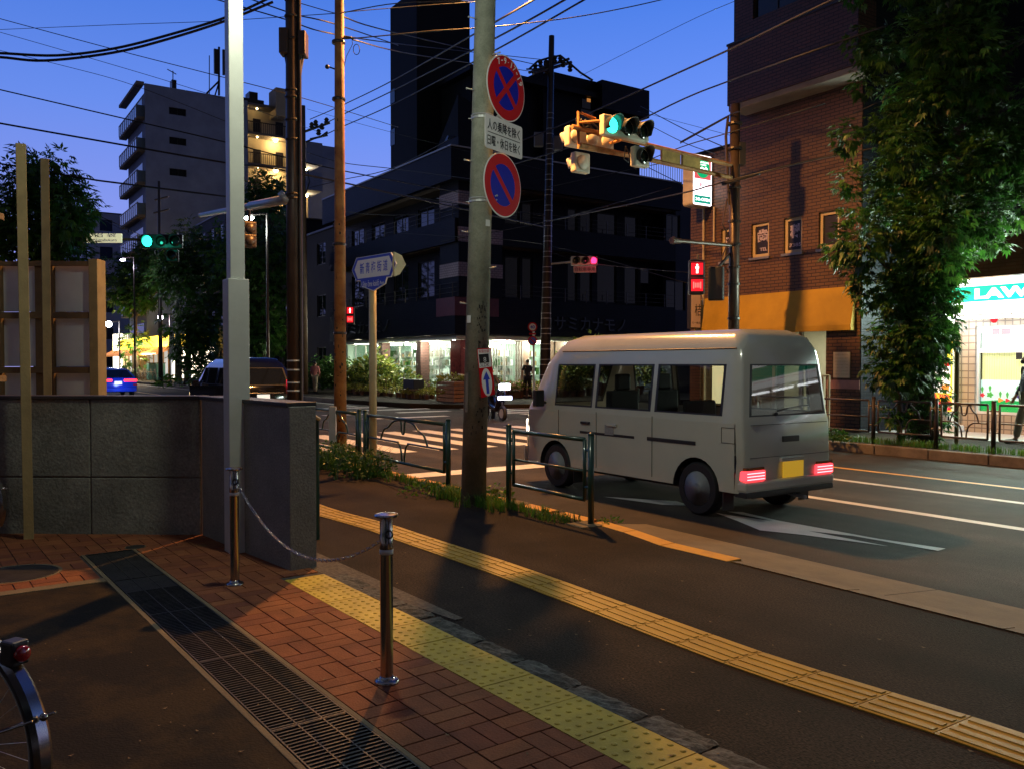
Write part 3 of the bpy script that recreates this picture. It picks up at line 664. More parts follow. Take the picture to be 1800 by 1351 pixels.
z_ = lambda py: AT(850, py, 9.3).z
decal(mb, -58, -26, z_(402), z_(391)); build(mb, 'sticker', M['panel'], up_); mb = MB(); decal(mb, -150, -122, z_(569), z_(556)); build(mb, 'sticker', M['panel'], up_)
mb = MB(); decal(mb, -148, -126, z_(722), z_(655)); build(mb, 'sticker', M['kerb2'], up_)
SD = V((.573, .819, 0)).normalized(); SN = V((SD.y, -SD.x, 0)); UZ = V((0, 0, 1))
def ringsign(c, r, n=56): return [c + (SD * math.cos(2 * math.pi * k / n) + UZ * math.sin(2 * math.pi * k / n)) * r for k in range(n)]
def no_sign(name, label, c, r, both, txt):
    t = thing(name, label, 'road sign', (c.x, c.y, c.z - r))
    mb = MB(); mb.lathe(c - SN * .006, SN, [(r, 0), (r, .005), (r - .004, .0062), (.001, .0062)], 56); build(mb, 'plate', M['white'], t)
    mb = MB(); ro, ri = r - .013, r * .655; n = 56
    o_, i_ = ringsign(c + SN * .0012, ro), ringsign(c + SN * .0012, ri)
    mb.add(o_ + i_, [(k, (k + 1) % n, n + (k + 1) % n, n + k) for k in range(n)])
    w_ = r * .085
    for sg in ((-1, 1) if both else (-1,)):
        a = (SD * sg + UZ) * (1 / math.sqrt(2)); b_ = (SD * -1 + UZ * sg) * (1 / math.sqrt(2)); cc = c + SN * (.0026 + .0006 * sg)
        L_ = ri + .006; mb.quad(cc - a * L_ - b_ * w_, cc + a * L_ - b_ * w_, cc + a * L_ + b_ * w_, cc - a * L_ + b_ * w_)
    build(mb, 'red_band', M['red'], t)
    mb = MB(); mb.add(ringsign(c + SN * .0010, ri), [tuple(range(n))]); build(mb, 'blue_face', M['blue'], t)
    if txt:
        chars = txt; k0 = math.radians(118); step = math.radians(-94) / (len(chars) - 1)
        for i, ch in enumerate(chars):
            q = k0 + step * i; rad = SD * math.cos(q) + UZ * math.sin(q); tg = rad.cross(SN) * -1
            tg = SD * math.sin(q) - UZ * math.cos(q)
            hh = r * .19 if ch not in '-・' else r * .03; ww = r * (.12 if ch not in '-・1' else (.08 if ch == '-' else (.035 if ch == '1' else .035)))
            base = c + SN * .0022 + rad * (r * (.735 if ch not in '-・' else .81)) - tg * ww / 2
            text(ch, M['white'], t, base, tg, rad, ww, hh, ext=.0012, bold=.012)
    mb = MB(); mb.tube(c - SN * .035 + UZ * (-r * .9), c - SN * .035 + UZ * (-r * .2), .022); mb.ob(c - SN * .02 - UZ * r * .6, SD * .03, SN * .016, UZ * .02); build(mb, 'bracket', M['galv'], t)
    return t
no_sign('no_stopping_sign', 'upper round sign with a red cross on blue and hours along its rim', AT(890, 156, 9.30), .352, True, '7-9・17-19')
no_sign('no_parking_sign', 'lower round sign with one red bar on blue below the white plate', AT(884, 326, 9.30), .346, False, '')
c = AT(886.5, 241, 9.28); t = thing('supplementary_sign', 'white rectangular plate of black Japanese writing between two round signs', 'road sign', (c.x, c.y, c.z - .2))
W2, H2 = .345, .178
def rrect(w_, h_, r, n=5):
    out = []
    for cx_, cy_, a0 in ((w_ - r, h_ - r, 0), (-w_ + r, h_ - r, 90), (-w_ + r, -h_ + r, 180), (w_ - r, -h_ + r, 270)):
        for k in range(n): q = math.radians(a0 + 90 * k / (n - 1)); out.append((cx_ + r * math.cos(q), cy_ + r * math.sin(q)))
    return out
mb = MB(); mb.prism(rrect(W2, H2, .03), c - SN * .006, SD, UZ, SN * .006); build(mb, 'plate', M['white'], t)
mb = MB(); mb.ob(c + SN * .0012 - UZ * .004, SD * .30, UZ * .004, SN * .0006); build(mb, 'rule_line', M['ink'], t)
text('人の乗降を除く', M['ink'], t, c + SN * .0012 - SD * .305 + UZ * .022, SD, UZ, .60, .115, ext=.0008, bold=.012)
text('日曜・休日を除く', M['ink'], t, c + SN * .0012 - SD * .305 - UZ * .140, SD, UZ, .60, .110, ext=.0008, bold=.012)
mb = MB(); mb.tube(c - SN * .06 - UZ * .3, c - SN * .06 + UZ * .3, .02); build(mb, 'bracket', M['galv'], t)
# bent estate-agent sign tied to the pole
o = AT(846, 699, 8.98); t = thing('estate_sign', 'small bent red advertising plate with a blue arrow tied to the pole', 'sign', (o.x, o.y, o.z))
X_ = (AT(866, 694, 9.2) - AT(846, 697, 9.15)); Xn = V((.96, .25, .06)).normalized(); Yn = (AT(838, 613, 8.98) - o); Lh = Yn.length; Yn.normalize(); Wd = .15; Zn = Xn.cross(Yn).normalized()
mb = MB(); mb.prism([(0, 0), (Wd, .03), (Wd, Lh - .0), (0, Lh)], o, Xn, Yn, Zn * .004); build(mb, 'plate', M['red'], t)
mb = MB(); mb.prism([(.008, Lh * .60), (Wd - .008, Lh * .60 + .01), (Wd - .008, Lh - .012), (.008, Lh - .01)], o + Zn * .0045, Xn, Yn, Zn * .001)
mb.prism([(Wd / 2 + .055 * math.cos(q), Lh * .31 + .145 * math.sin(q)) for q in [k * .2618 for k in range(24)]], o + Zn * .0045, Xn, Yn, Zn * .001); build(mb, 'white_field', M['white'], t)
mb = MB(); mb.prism([(.062, Lh * .08), (.092, Lh * .08), (.092, Lh * .36), (.112, Lh * .36), (.078, Lh * .53), (.035, Lh * .36), (.062, Lh * .36)], o + Zn * .006, Xn, Yn, Zn * .0008); build(mb, 'arrow', M['signblue'], t)
mb = MB(); mb.prism([(.014, Lh * .70), (Wd - .03, Lh * .705), (Wd - .03, Lh * .885), (.014, Lh * .88)], o + Zn * .006, Xn, Yn, Zn * .0008); build(mb, 'black_block', M['ink'], t)
text('8', M['white'], t, o + Xn * .06 + Yn * Lh * .72 + Zn * .0072, Xn, Yn, .03, .05, ext=.0008)
text('3LDK', M['ink'], t, o + Xn * .018 + Yn * Lh * .625 + Zn * .006, Xn, Yn, .10, .036, ext=.0008)
text('新築分譲', M['red'], t, o + Xn * .018 + Yn * Lh * .905 + Zn * .006, Xn, Yn, .11, .035, ext=.0008)
mb = MB(); mb.path([AT(815, 612, 9.2), AT(838, 622, 9.13), AT(860, 622, 9.16)], .003, 4); build(mb, 'wire_tie', M['galv'], t)
# ---- green railing panels along the kerb
def cr2(P, n=6):
    P = [V((a, b, 0)) for a, b in P]; out = []
    for i in range(len(P) - 1):
        p0, p1, p2, p3 = P[max(i - 1, 0)], P[i], P[i + 1], P[min(i + 2, len(P) - 1)]
        for k in range(n): u_ = k / n; q = .5 * ((2 * p1) + (p2 - p0) * u_ + (2 * p0 - 5 * p1 + 4 * p2 - p3) * u_ ** 2 + (3 * p1 - p0 - 3 * p2 + p3) * u_ ** 3); out.append((q.x, q.y))
    return out + [(P[-1].x, P[-1].y)]
def rail(sA, sB, t0, zt, label, style, zb=0, m=M['greenpaint'], grp='green railing panels along the near kerb', r=.022, post=.03, hp=.84):
    a, b_ = R(sA, t0, zb), R(sB, t0, zb); d = (b_ - a); L = d.length; d.normalize(); t = thing('railing', label, 'railing', a, 0, grp)
    for i, p_ in enumerate((a, b_)):
        mb = MB(); mb.tube(p_, p_ + UZ * hp, post, n=14); mb.lathe(p_ + UZ * hp, (0, 0, 1), [(post + .003, 0), (post + .003, .012), (post * .6, .022), (.001, .024)], 14); build(mb, 'post', m, t, smooth=True)
    z0, z1, i0, i1 = .22, hp - .05, .095, L - .095; f = lambda u_, z: a + d * u_ + UZ * z
    mb = MB(); mb.tube(f(i0, z1), f(i1, z1), r); mb.tube(f(i0, z0), f(i1, z0), r * .9); mb.tube(f(i0, z0), f(i0, z1), r * .85); mb.tube(f(i1, z0), f(i1, z1), r * .85)
    build(mb, 'panel_frame', m, t, smooth=True)
    mb = MB()
    for z in (z0 + .12, z1 - .1):
        mb.tube(f(0, z), f(i0, z), .014, n=8); mb.tube(f(L, z), f(i1, z), .014, n=8)
    build(mb, 'bracket', m, t)
    mb = MB(); c = (i0 + i1) / 2; hw = (i1 - i0) / 2
    if style == 'arch':
        rr = .013; zm = z0 + (z1 - z0) * .46
        for sg in (-1, 1):
            mb.path([f(c + sg * x, z) for x, z in cr2([(.035, z0), (.045, zm - .16), (.08, zm - .06), (.15, zm - .005), (.22, zm), (hw, zm)])], rr, 8)
            mb.path([f(c + sg * x, z) for x, z in cr2([(hw * .62, zm), (hw * .52, zm + .14), (hw * .40, z1 - .13), (hw * .27, z1 - .05), (.11, z1 - .02), (.06, z1 - .035), (.045, z1 - .09), (.04, z1 - .15), (.02, z1 - .185), (0, z1 - .19)])], rr, 8)
    else:
        mb.tube(f(i0, z0 + .27), f(i1, z0 + .27), r * .6)
    build(mb, 'infill', m, t, smooth=True)
    return t
def spx(px, t0, z=0):       # s of the kerb position seen at column px
    return PTt(px, 800, t0)[0]
p1 = G(1027, 922); p2 = G(905, 884)
s1_, t1_ = st(p1); s2_, t2_ = st(p2)
rail(s2_, s1_, (t1_ + t2_) / 2, 0, 'short plain railing panel right of the concrete pole', 'plain')
rail(spx(642, 5.0), spx(788, 5.0), 5.0, 0, 'arched railing panel just left of the concrete pole', 'arch')
rail(spx(550, 5.0), spx(632, 5.0), 5.0, 0, 'arched railing panel behind the rusty pole', 'arch')
mb = MB(); mb.ob(p1 + V((0, 0, .004)), RX * .13, RY * .13, (0, 0, .004)); mb.ob(p2 + V((0, 0, .004)), RX * .13, RY * .13, (0, 0, .004)); build(mb, 'kerb', M['kerb'], kind='structure', label='square concrete footings of the railing')
# ---- rusty orange pole carrying the sodium lamp, street-name sign on ivory pole
P = V((-2.66, 13.2, 0)); t = thing('lamp_pole', 'tall slim rusty orange steel pole behind the arched railing', 'lamp post', P)
mb = MB(); mb.tube(P, P + V((.02, 0, 9.3)), .098, .06, n=20); build(mb, 'shaft', M['rustpole'], t, smooth=True)
mb = MB(); mb.path([P + V((.0, 0, 9.1)), P + V((.7, .6, 9.5)), V((SODIUM[0] - .3, SODIUM[1] - .25, 9.2))], .03, 10); build(mb, 'arm', M['rustpole'], t, smooth=True)
mb = MB(); mb.ball((SODIUM[0] - .05, SODIUM[1] - .05, 9.18), .2, 14, 8, (1.5, 1.2, .6)); build(mb, 'lamp_head', M['galv'], t, smooth=True)
mb = MB(); mb.ball((SODIUM[0] - .05, SODIUM[1] - .05, 9.05), .09, 12, 8); build(mb, 'bulb', emit('sodium_bulb', (1, .5, .15), 60), t, smooth=True)
mb = MB()
for py in (75, 175, 430, 586): 
    z = AT(597, py, 13.2).z; mb.lathe(P + UZ * z, (0, 0, 1), [(.1, -.02), (.104, 0), (.1, .02)], 18)
build(mb, 'band', M['darksteel'], t)
mb = MB(); z = AT(597, 122, 13.2).z; mb.tube(P + V((-.05, 0, z)), P + V((-.15, -.02, z + .03)), .012); mb.ball(P + V((-.17, -.02, z + .03)), .035); z = AT(597, 65, 13.2).z
mb.tube(P + V((.05, 0, z)), P + V((.2, 0, z - .01)), .015); mb.path([P + V((.28 + .05 * math.cos(q), -.02, z - .2 + .08 * math.sin(q))) for q in [k * .52 for k in range(12)]], .006, 5, closed=True); mb.path([P + V((.2, 0, z)), P + V((.22, -.02, z - .12)), P + V((.12, 0, z - .3)), P + V((.05, 0, z - .6))], .005, 5)
build(mb, 'insulator', M['trim'], t, smooth=True)
mb = MB(); random.seed(9)
for i in range(60):
    z = random.choice((random.uniform(.3, 2.2), random.uniform(.3, 6))); an = math.radians(random.uniform(-150, -20)); rr = .098 - .0041 * z + .002
    c = P + V((math.cos(an) * rr, math.sin(an) * rr, z)); tn = V((-math.sin(an), math.cos(an), 0)); w_ = random.uniform(.004, .02); hh = random.uniform(.006, .04)
    mb.quad(*[(c + tn * w_ * a_ * random.uniform(.5, 1) + UZ * hh * b_ * random.uniform(.4, 1)) for a_, b_ in ((-1, -1), (1, -1), (1, 1), (-1, 1))])
build(mb, 'tape_scraps', M['grime'], t)
mb = MB(); c = AT(585, 760, 12.9); mb.box(c.x - .05, c.x + .05, c.y - .04, c.y + .04, AT(585, 775, 12.9).z, AT(585, 714, 12.9).z); build(mb, 'cable_box', M['galv'], t)
P = R(spx(656, 5.05), 5.05, 0); t = thing('street_name_sign', 'blue and white street name sign on a slim ivory pole by the crossing', 'street sign', P)
Yp = P.y; zt = AT(656, 498, Yp).z
mb = MB(); mb.tube(P, (P.x, P.y, zt + .15), .052, n=18); build(mb, 'post', M['yellowpole'], t, smooth=True)
c = AT(656, 470, Yp - .12); ND = V((.68, -.735, 0)).normalized(); NN = V((ND.y, -ND.x, 0)) ; NN = V((-.735, -.68, 0)).normalized()
def sgn(p): return V(AT(*p, Yp - .06))
k = .545 / 1.0
W_, H_ = .545, .165
hexo = [(-W_, 0), (-W_ + .12, H_), (W_ - .12, H_), (W_, 0), (W_ - .12, -H_), (W_ * .52 + .04, -H_), (W_ * .52, -H_ - .085), (0, -H_ - .165), (-W_ * .52, -H_ - .085), (-W_ * .52 - .04, -H_), (-W_ + .12, -H_)]
for sg, off in ((1, .0),):
    mb = MB(); mb.prism(hexo, c - NN * .02, ND, UZ, NN * .02); build(mb, 'panel', M['white'], t)
    sc2 = lambda q, e: [(x * (1 - e / W_), y * (1 - e / .25)) for x, y in q]
    mb = MB(); mb.prism(sc2(hexo, .010), c, ND, UZ, NN * .0015); build(mb, 'blue_field', M['signblue'], t)
    mb = MB(); mb.prism([(-W_ + .075, 0), (-W_ + .16, H_ - .042), (W_ - .16, H_ - .042), (W_ - .085, 0), (W_ - .16, -H_ + .03), (-W_ + .16, -H_ + .03)], c + NN * .0015, ND, UZ, NN * .001); build(mb, 'white_field', M['white'], t)
text('新 青 梅 街 道', M['signblue'], t, c + NN * .0026 - ND * .33 - UZ * .075, ND, UZ, .68, .155, ext=.001, bold=.01)
text('Shin ōme kaidō', M['white'], t, c + NN * .0016 - ND * .26 - UZ * .262, ND, UZ, .40, .085, ext=.001)
text('Ave', M['white'], t, c + NN * .0016 + ND * .16 - UZ * .250, ND, UZ, .10, .05, ext=.001)
# second face of the folded sign
ND2 = V((.93, .36, 0)).normalized(); ND2 = V((.52, .85, 0)).normalized(); c2 = c + ND * (W_ - .04)
mb = MB(); mb.prism([(0, H_), (.16, H_ * .8), (.25, .02), (.12, -H_ * .75), (0, -H_), (-.02, 0)], c2, ND2, UZ, V((ND2.y, -ND2.x, 0)) * -.02); build(mb, 'side_panel', M['yellowpole'], t)
# ---- weeds along the kerb
mb = MB(); random.seed(21); pts = []
for i in range(260):
    s_ = random.uniform(-13.5, -6.4); t_ = random.gauss(4.93, .07)
    if random.random() < .25 and s_ > -9: continue
    pts.append(R(s_, t_, 0))
tufts(mb, pts, .10, 12, .06); tufts(mb, [R(random.gauss(-8.3, .2), random.gauss(4.78, .08), 0) for _ in range(26)] + [R(random.gauss(-7.6, .25), random.gauss(4.80, .08), 0) for _ in range(22)], .15, 14, .06)
build(mb, 'weeds', GM, kind='stuff', label='low green weeds along the foot of the kerb', cat='weeds')
for i, (px, py, r_, h_, lb) in enumerate(((575, 826, .38, .42, 'dark weed clump at the foot of the rusty pole'), (640, 838, .42, .40, 'largest weed clump at the foot of the street name sign'), (602, 816, .26, .34, 'small weed clump between two bigger clumps'))):
    P = G(px, py); mb = MB(); broad(mb, P, r_, h_, 330, .05); tufts(mb, [P + V((random.gauss(0, r_ * .5), random.gauss(0, r_ * .4), 0)) for _ in range(20)], h_ * 1.1, 10, .05, .004, .9)
    tag(build(mb, 'weed_clump', LM), lb, 'weeds', 'weed clumps behind the wall end')
mb = MB(); P = G(1072, 918); broad(mb, P, .1, .06, 40, .03); P = G(755, 868); broad(mb, P, .35, .14, 160, .04); P = G(868, 880); broad(mb, P, .2, .2, 120, .05)
build(mb, 'weeds', GM, kind='stuff', label='leafy weeds round the pole foot', cat='weeds')
# ================================================================== buildings (all in the road frame s,t,z)
M['brick'] = brickmat('red_brown_wall_tile', (.125, .068, .036), (.105, .055, .031), (.032, .020, .016), .225, .075, .45, .16, .5)
M['brick_up'] = brickmat('wall_tile_shaded', (.115, .055, .045), (.095, .045, .038), (.03, .02, .018), .225, .075, .5, .16, .5)  # upper-storey copy of the brick tile, its colour darkened to paint in shade
M['darktile'] = brickmat('blue_black_wall_tile', (.012, .012, .014), (.009, .009, .011), (.005, .005, .006), .30, .08, .5, .12, .4, spec=.12)
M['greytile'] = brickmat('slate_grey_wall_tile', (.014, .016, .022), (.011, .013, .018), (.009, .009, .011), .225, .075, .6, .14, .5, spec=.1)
M['beigetile'] = brickmat('beige_square_tile', (.46, .38, .29), (.42, .34, .26), (.20, .16, .13), .15, .15, .4, .09, .3, off=0)
M['pinktile'] = brickmat('pale_pink_wall_tile', (.34, .25, .26), (.30, .22, .23), (.14, .10, .10), .20, .10, .5, .12, .3)
M['render'] = mat('grey_render', (.27, .32, .46), .85, .12, .5, .1, 20)
M['soffit'] = mat('stained_soffit_concrete', (.22, .19, .16), .85, .2, 1.4, .2, 20)
M['awning'] = mat('yellow_canvas', (.33, .20, .012), .75, .22, .8, .35, 7)
M['winframe'] = mat('beige_window_frame', (.42, .34, .22), .5, .05, 4)
M['alu'] = mat('aluminium_frame', (.30, .29, .27), .4, .06, 5, metal=.5)
M['darkframe'] = mat('bronze_frame', (.03, .028, .026), .4, .1, 5, metal=.3)
M['floor'] = mat('pale_floor_tile', (.48, .47, .44), .35, .06, 2)
M['wallwhite'] = mat('shop_white_wall', (.62, .64, .60), .8, .05, 2)
M['darkrail'] = mat('dim_bronze_railing', (.07, .06, .045), .45, .1, 5, metal=.4)
M['lavender'] = mat('lavender_lettering', (.42, .36, .50), .6, .05, 4)
M['darkpanel'] = mat('near_black_film', (.02, .017, .022), .35, .1, 4)
M['lampw'] = emit('shop_ceiling_lamp', (.95, 1, .93), 14)
M['lampwarm'] = emit('warm_corridor_lamp', (1, .68, .30), 45)
M['tile_tower'] = mat('dark_tower_cladding', (.012, .014, .018), .7, .15, .4, spec=.12)
def bthing(name, label, cat, s, t, z=0, group=None): return thing(name, label, cat, R(s, t, z), ANG, group)
def holed(mb, ax, a0, a1, z0, z1, holes, d0, d1):
    """wall in boxes with rectangular holes; ax 's' runs along s with thickness t d0..d1"""
    xs = sorted({a0, a1, *[min(max(h[0], a0), a1) for h in holes], *[min(max(h[1], a0), a1) for h in holes]})
    for xa, xb in zip(xs, xs[1:]):
        if xb - xa < 1e-5: continue
        zz = [(h[2], h[3]) for h in holes if h[0] < (xa + xb) / 2 < h[1]]; zz.sort(); z = z0
        for lo, hi in zz + [(z1, z1)]:
            if lo - z > 1e-4: (mb.box(xa, xb, d0, d1, z, lo) if ax == 's' else mb.box(d0, d1, xa, xb, z, lo))
            z = max(z, hi)
def window(par, ax, h, d, dep, fm, gm, mull=1, name='window', fw=.05, pane=None):
    """frame + pane set back inside a hole; d = outer wall coordinate, dep signed inward direction"""
    a0, a1, z0, z1 = h; mb = MB(); dd = sorted((d + dep * .06, d + dep * .14))
    def bx(a, b_, z, zz, q=0):
        e = (dd[0] + q, dd[1] - q); (mb.box(a, b_, *e, z, zz) if ax == 's' else mb.box(*e, a, b_, z, zz))
    bx(a0, a0 + fw, z0, z1); bx(a1 - fw, a1, z0, z1); bx(a0 + fw, a1 - fw, z1 - fw, z1); bx(a0 + fw, a1 - fw, z0, z0 + fw)
    for i in range(1, mull): c = a0 + (a1 - a0) * i / mull; bx(c - fw * .45, c + fw * .45, z0 + fw, z1 - fw, .012)
    f = build(mb, name, fm, par, RF); mb = MB(); c = (dd[0] + dd[1]) / 2
    if ax == 's': mb.box(a0 + fw, a1 - fw, c - .004, c + .004, z0 + fw, z1 - fw)
    else: mb.box(c - .004, c + .004, a0 + fw, a1 - fw, z0 + fw, z1 - fw)
    build(mb, 'pane', gm, f, RF); return f
SU = V((1, 0, 0)); TU = V((0, 1, 0))
# ------------------------------------------------------------ red brick corner building across the road
TB = 16.26
sL = PTt(1214, 400, TB)[0]; sM = PTt(1290, 400, TB)[0]; sMb = PTt(1277, 400, TB - .62)[0]; sRt = PTt(1513, 500, TB)[0]; zwing = PTt(1262, 265, TB)[1]
bb = bthing('brick_building', 'red-brown tiled corner building with a yellow awning and projecting balconies', 'building', (sL + sRt) / 2, TB)
def H(x0, y0, x1, y1, t=TB):
    xm = (x0 + x1) / 2; a, _ = PTt(x0, 500, t); b_, _ = PTt(x1, 500, t); z1 = PTt(xm, y0, t)[1]; z0 = PTt(xm, y1, t)[1]; return (a, b_, z0, z1)
w0, w1, w2, w3 = H(1267, 403, 1283, 458), H(1320, 392, 1351, 452), H(1377, 384, 1409, 443), H(1438, 374, 1474, 436)
w1 = (w1[0], w1[1], w1[2], w1[3]); zt_ = w1[3]; zb_ = w1[2]
w0, w2, w3 = [(w[0], w[1], zb_, zt_) for w in (w0, w2, w3)]
strip = (PTt(1325, 300, TB)[0], sRt - .35, PTt(1325, 247, TB)[1], PTt(1325, 222, TB)[1])
shop = (sL + .35, PTt(1452, 600, TB)[0], .05, 2.55)
TOP = 15.5
mb = MB(); holed(mb, 's', sL, sM, -.1, zwing, [w0, shop], TB, TB + .25)
holed(mb, 's', sM, sRt, -.1, zwing, [w1, w2, w3, strip, shop], TB, TB + .25)
mb.box(sL, sL + .25, TB + .25, 26, -.1, zwing); build(mb, 'wall', M['brick'], bb, RF)
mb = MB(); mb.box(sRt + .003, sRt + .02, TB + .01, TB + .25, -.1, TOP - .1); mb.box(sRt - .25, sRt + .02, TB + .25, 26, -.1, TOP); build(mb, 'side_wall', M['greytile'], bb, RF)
up4 = (sM + .55, sRt - .3, PTt(1325, 60, TB)[1] + .35, PTt(1325, 60, TB)[1] + 1.5)
mb = MB(); holed(mb, 's', sM, sRt, zwing, TOP, [up4], TB, TB + .25); mb.box(sM, sM + .25, TB + .25, 26, zwing, TOP); build(mb, 'upper_wall', M['brick_up'], bb, RF)
mb = MB(); mb.box(sL + .25, sM, TB + .25, 26, zwing - .3, zwing - .02); mb.box(sM + .25, sRt - .25, TB + .25, 26, TOP - .3, TOP - .05); mb.box(sL - .03, sM, TB - .03, TB + .3, zwing, zwing + .08); build(mb, 'roof', M['darktile'], bb, RF)
mb = MB(); mb.box(sL + .3, sRt - .3, TB + 3.4, TB + 3.5, 0, 2.7); mb.box(sL + .26, sRt - .26, TB + .26, TB + 3.4, 2.62, 2.72); build(mb, 'inner_wall', M['wallwhite'], bb, RF)
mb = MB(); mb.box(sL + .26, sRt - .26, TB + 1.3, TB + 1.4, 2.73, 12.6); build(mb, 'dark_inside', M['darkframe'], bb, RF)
# projecting balconies
zA = PTt(1280, 188, TB - .62)[1]; zA1 = PTt(1330, 62, TB - .62)[1]
for i, (z0, z1) in enumerate(((zA, zA1), (zA + 3.05, zA1 + 3.05))):
    mb = MB(); mb.box(sMb, sRt + .3, TB - .62, TB - .50, z0 + .02, z1); mb.box(sMb, sMb + .12, TB - .50, TB + .3, z0 + .02, z1); mb.box(sRt + .18, sRt + .3, TB - .50, TB, z0 + .02, z1); bal = build(mb, 'balcony', M['brick_up'], bb, RF)
    mb = MB(); mb.box(sMb + .02, sRt + .28, TB - .60, TB - .002, z0 - .12, z0 + .02); build(mb, 'slab', M['soffit'], bal, RF, bevel=.02)
    mb = MB(); mb.box(sMb - .02, sRt + .32, TB - .64, TB - .48, z1, z1 + .05); build(mb, 'coping', M['darkframe'], bal, RF)
for h_, mu in ((strip, 4), (up4, 4)): window(bb, 's', h_, TB, 1, M['darkframe'], M['darkglass'], mu, fw=.04)
for h_, tx in ((w0, ''), (w1, '歯'), (w2, '科'), (w3, '')):
    f = window(bb, 's', h_, TB, 1, M['winframe'], M['darkpanel'], 1, fw=.075)
    mb = MB(); mb.box(h_[0] - .04, h_[1] + .04, TB - .05, TB + .05, h_[2] - .06, h_[2] - .004); build(mb, 'sill', M['alu'], f, RF)
    wd = h_[1] - h_[0]; hh = h_[3] - h_[2]; o = V((h_[0] + wd * .22, TB + .085, h_[2] + hh * .42))
    if tx:
        text(tx, M['lavender'], f, o, SU, UZ, wd * .6, hh * .40, ext=.002, M=RF, bold=.06)
        text('TEL' if tx == '歯' else '3385', M['lavender'], f, V((h_[0] + wd * (.36 if tx == '歯' else .18), TB + .085, h_[2] + hh * .18)), SU, UZ, wd * (.42 if tx == '歯' else .66), hh * .10, ext=.002, M=RF, bold=.02)
    elif h_ is w0: text('沼', M['lavender'], f, o, SU, UZ, wd * .6, hh * .34, ext=.002, M=RF, bold=.05)
# awning
za1 = PTt(1370, 514, TB)[1]; za0 = PTt(1370, 585, TB - .17)[1]; aL, aR = PTt(1229, 500, TB)[0], PTt(1503, 500, TB)[0]
mb = MB(); mb.prism([(TB - .003, za1), (TB - .17, za0 + .12), (TB - .17, za0), (TB - .14, za0), (TB - .003, za1 - .12)], (aL, 0, 0), (0, 1, 0), (0, 0, 1), (aR - aL, 0, 0)); 
aw = build(mb, 'awning', M['awning'], bb, RF)
mb = MB(); mb.prism([(TB - .002, za1 - .005), (TB - .168, za0 + .115), (TB - .168, za0), (TB - .002, za0)], (aR, 0, 0), (0, 1, 0), (0, 0, 1), (.02, 0, 0)); build(mb, 'side_flap', M['awning'], aw, RF); mb = MB(); mb.prism([(TB - .002, za1 - .005), (TB - .168, za0 + .115), (TB - .168, za0), (TB - .002, za0)], (aL - .02, 0, 0), (0, 1, 0), (0, 0, 1), (.02, 0, 0)); build(mb, 'side_flap', M['awning'], aw, RF)
mb = MB()
for i in range(6): x = aL + (aR - aL) * (i + .5) / 6; mb.tube((x, TB, za0 + .1), (x, TB - .15, za0 + .04), .012, n=6)
build(mb, 'awning_rods', M['darksteel'], aw, RF)
# shop front under the awning: lit doorway with lattice
x0, x1 = shop[0], shop[1]
mb = MB()
for i in range(6): x = x0 + (x1 - x0) * i / 5; mb.box(x - .04, x + .04, TB + .1, TB + .18, .05, 2.55)
mb.box(x0, x1, TB + .1, TB + .18, 2.47, 2.55); mb.box(x0, x1, TB + .1, TB + .18, .05, .4); fr = build(mb, 'shopfront', M['alu'], bb, RF)
mb = MB(); mb.box(x0 + .02, x1 - .02, TB + .135, TB + .143, .4, 2.47); build(mb, 'pane', M['shopglass'], fr, RF)
a, b_ = PTt(1252, 640, TB + .4)[0], PTt(1276, 640, TB + .4)[0]
mb = MB(); mb.box(a, b_, TB + .4, TB + .55, .5, 1.62); build(mb, 'lit_menu_box', emit('lit_menu_panel', (1, .82, .5), 1.6), bb, RF)
mb = MB(); mb.box(x0 + .6, x1 - 1.2, TB + 1.6, TB + 1.75, 2.52, 2.60); build(mb, 'ceiling_lamp', emit('warm_shop_lamp', (1, .78, .45), 7), bb, RF)
# plaque and pink band on the right pier
h_ = H(1466, 619, 1495, 664, TB - .02); mb = MB(); mb.box(h_[0], h_[1], TB - .02, TB - .001, h_[2], h_[3]); pq = build(mb, 'notice_board', mat('cream_notice', (.62, .52, .36), .6, .05, 4), bb, RF)
wd, hh = h_[1] - h_[0], h_[3] - h_[2]
for i, s_ in enumerate(('桔梗診療歯科', '診療時間のご案内', '月火水木金土', '午前 9:30 - 1:00', '午後 2:30 - 7:00', '休診日 日曜祝日', '電話 予約制')):
    text(s_, M['winframe'], pq, V((h_[0] + wd * .1, TB - .0205, h_[3] - hh * (.14 + .125 * i))), SU, UZ, wd * .8, hh * (.075 if i == 0 else .05), ext=.001, M=RF)
h_ = H(1455, 668, 1513, 683); mb = MB(); mb.box(h_[0], sRt + .003, TB - .012, TB - .001, h_[2], h_[3]); build(mb, 'pink_band', mat('dusty_pink_tile', (.40, .20, .17), .6, .1, 4), bb, RF)
mb = MB(); x = sL + .5; mb.tube((x, TB - .05, 3.0), (x, TB - .05, zwing - 1.2), .03, n=8); mb.tube((x + .35, TB - .05, 4.5), (x + .35, TB - .05, zwing - 1.4), .025, n=8); build(mb, 'downpipe', M['winframe'], bb, RF)
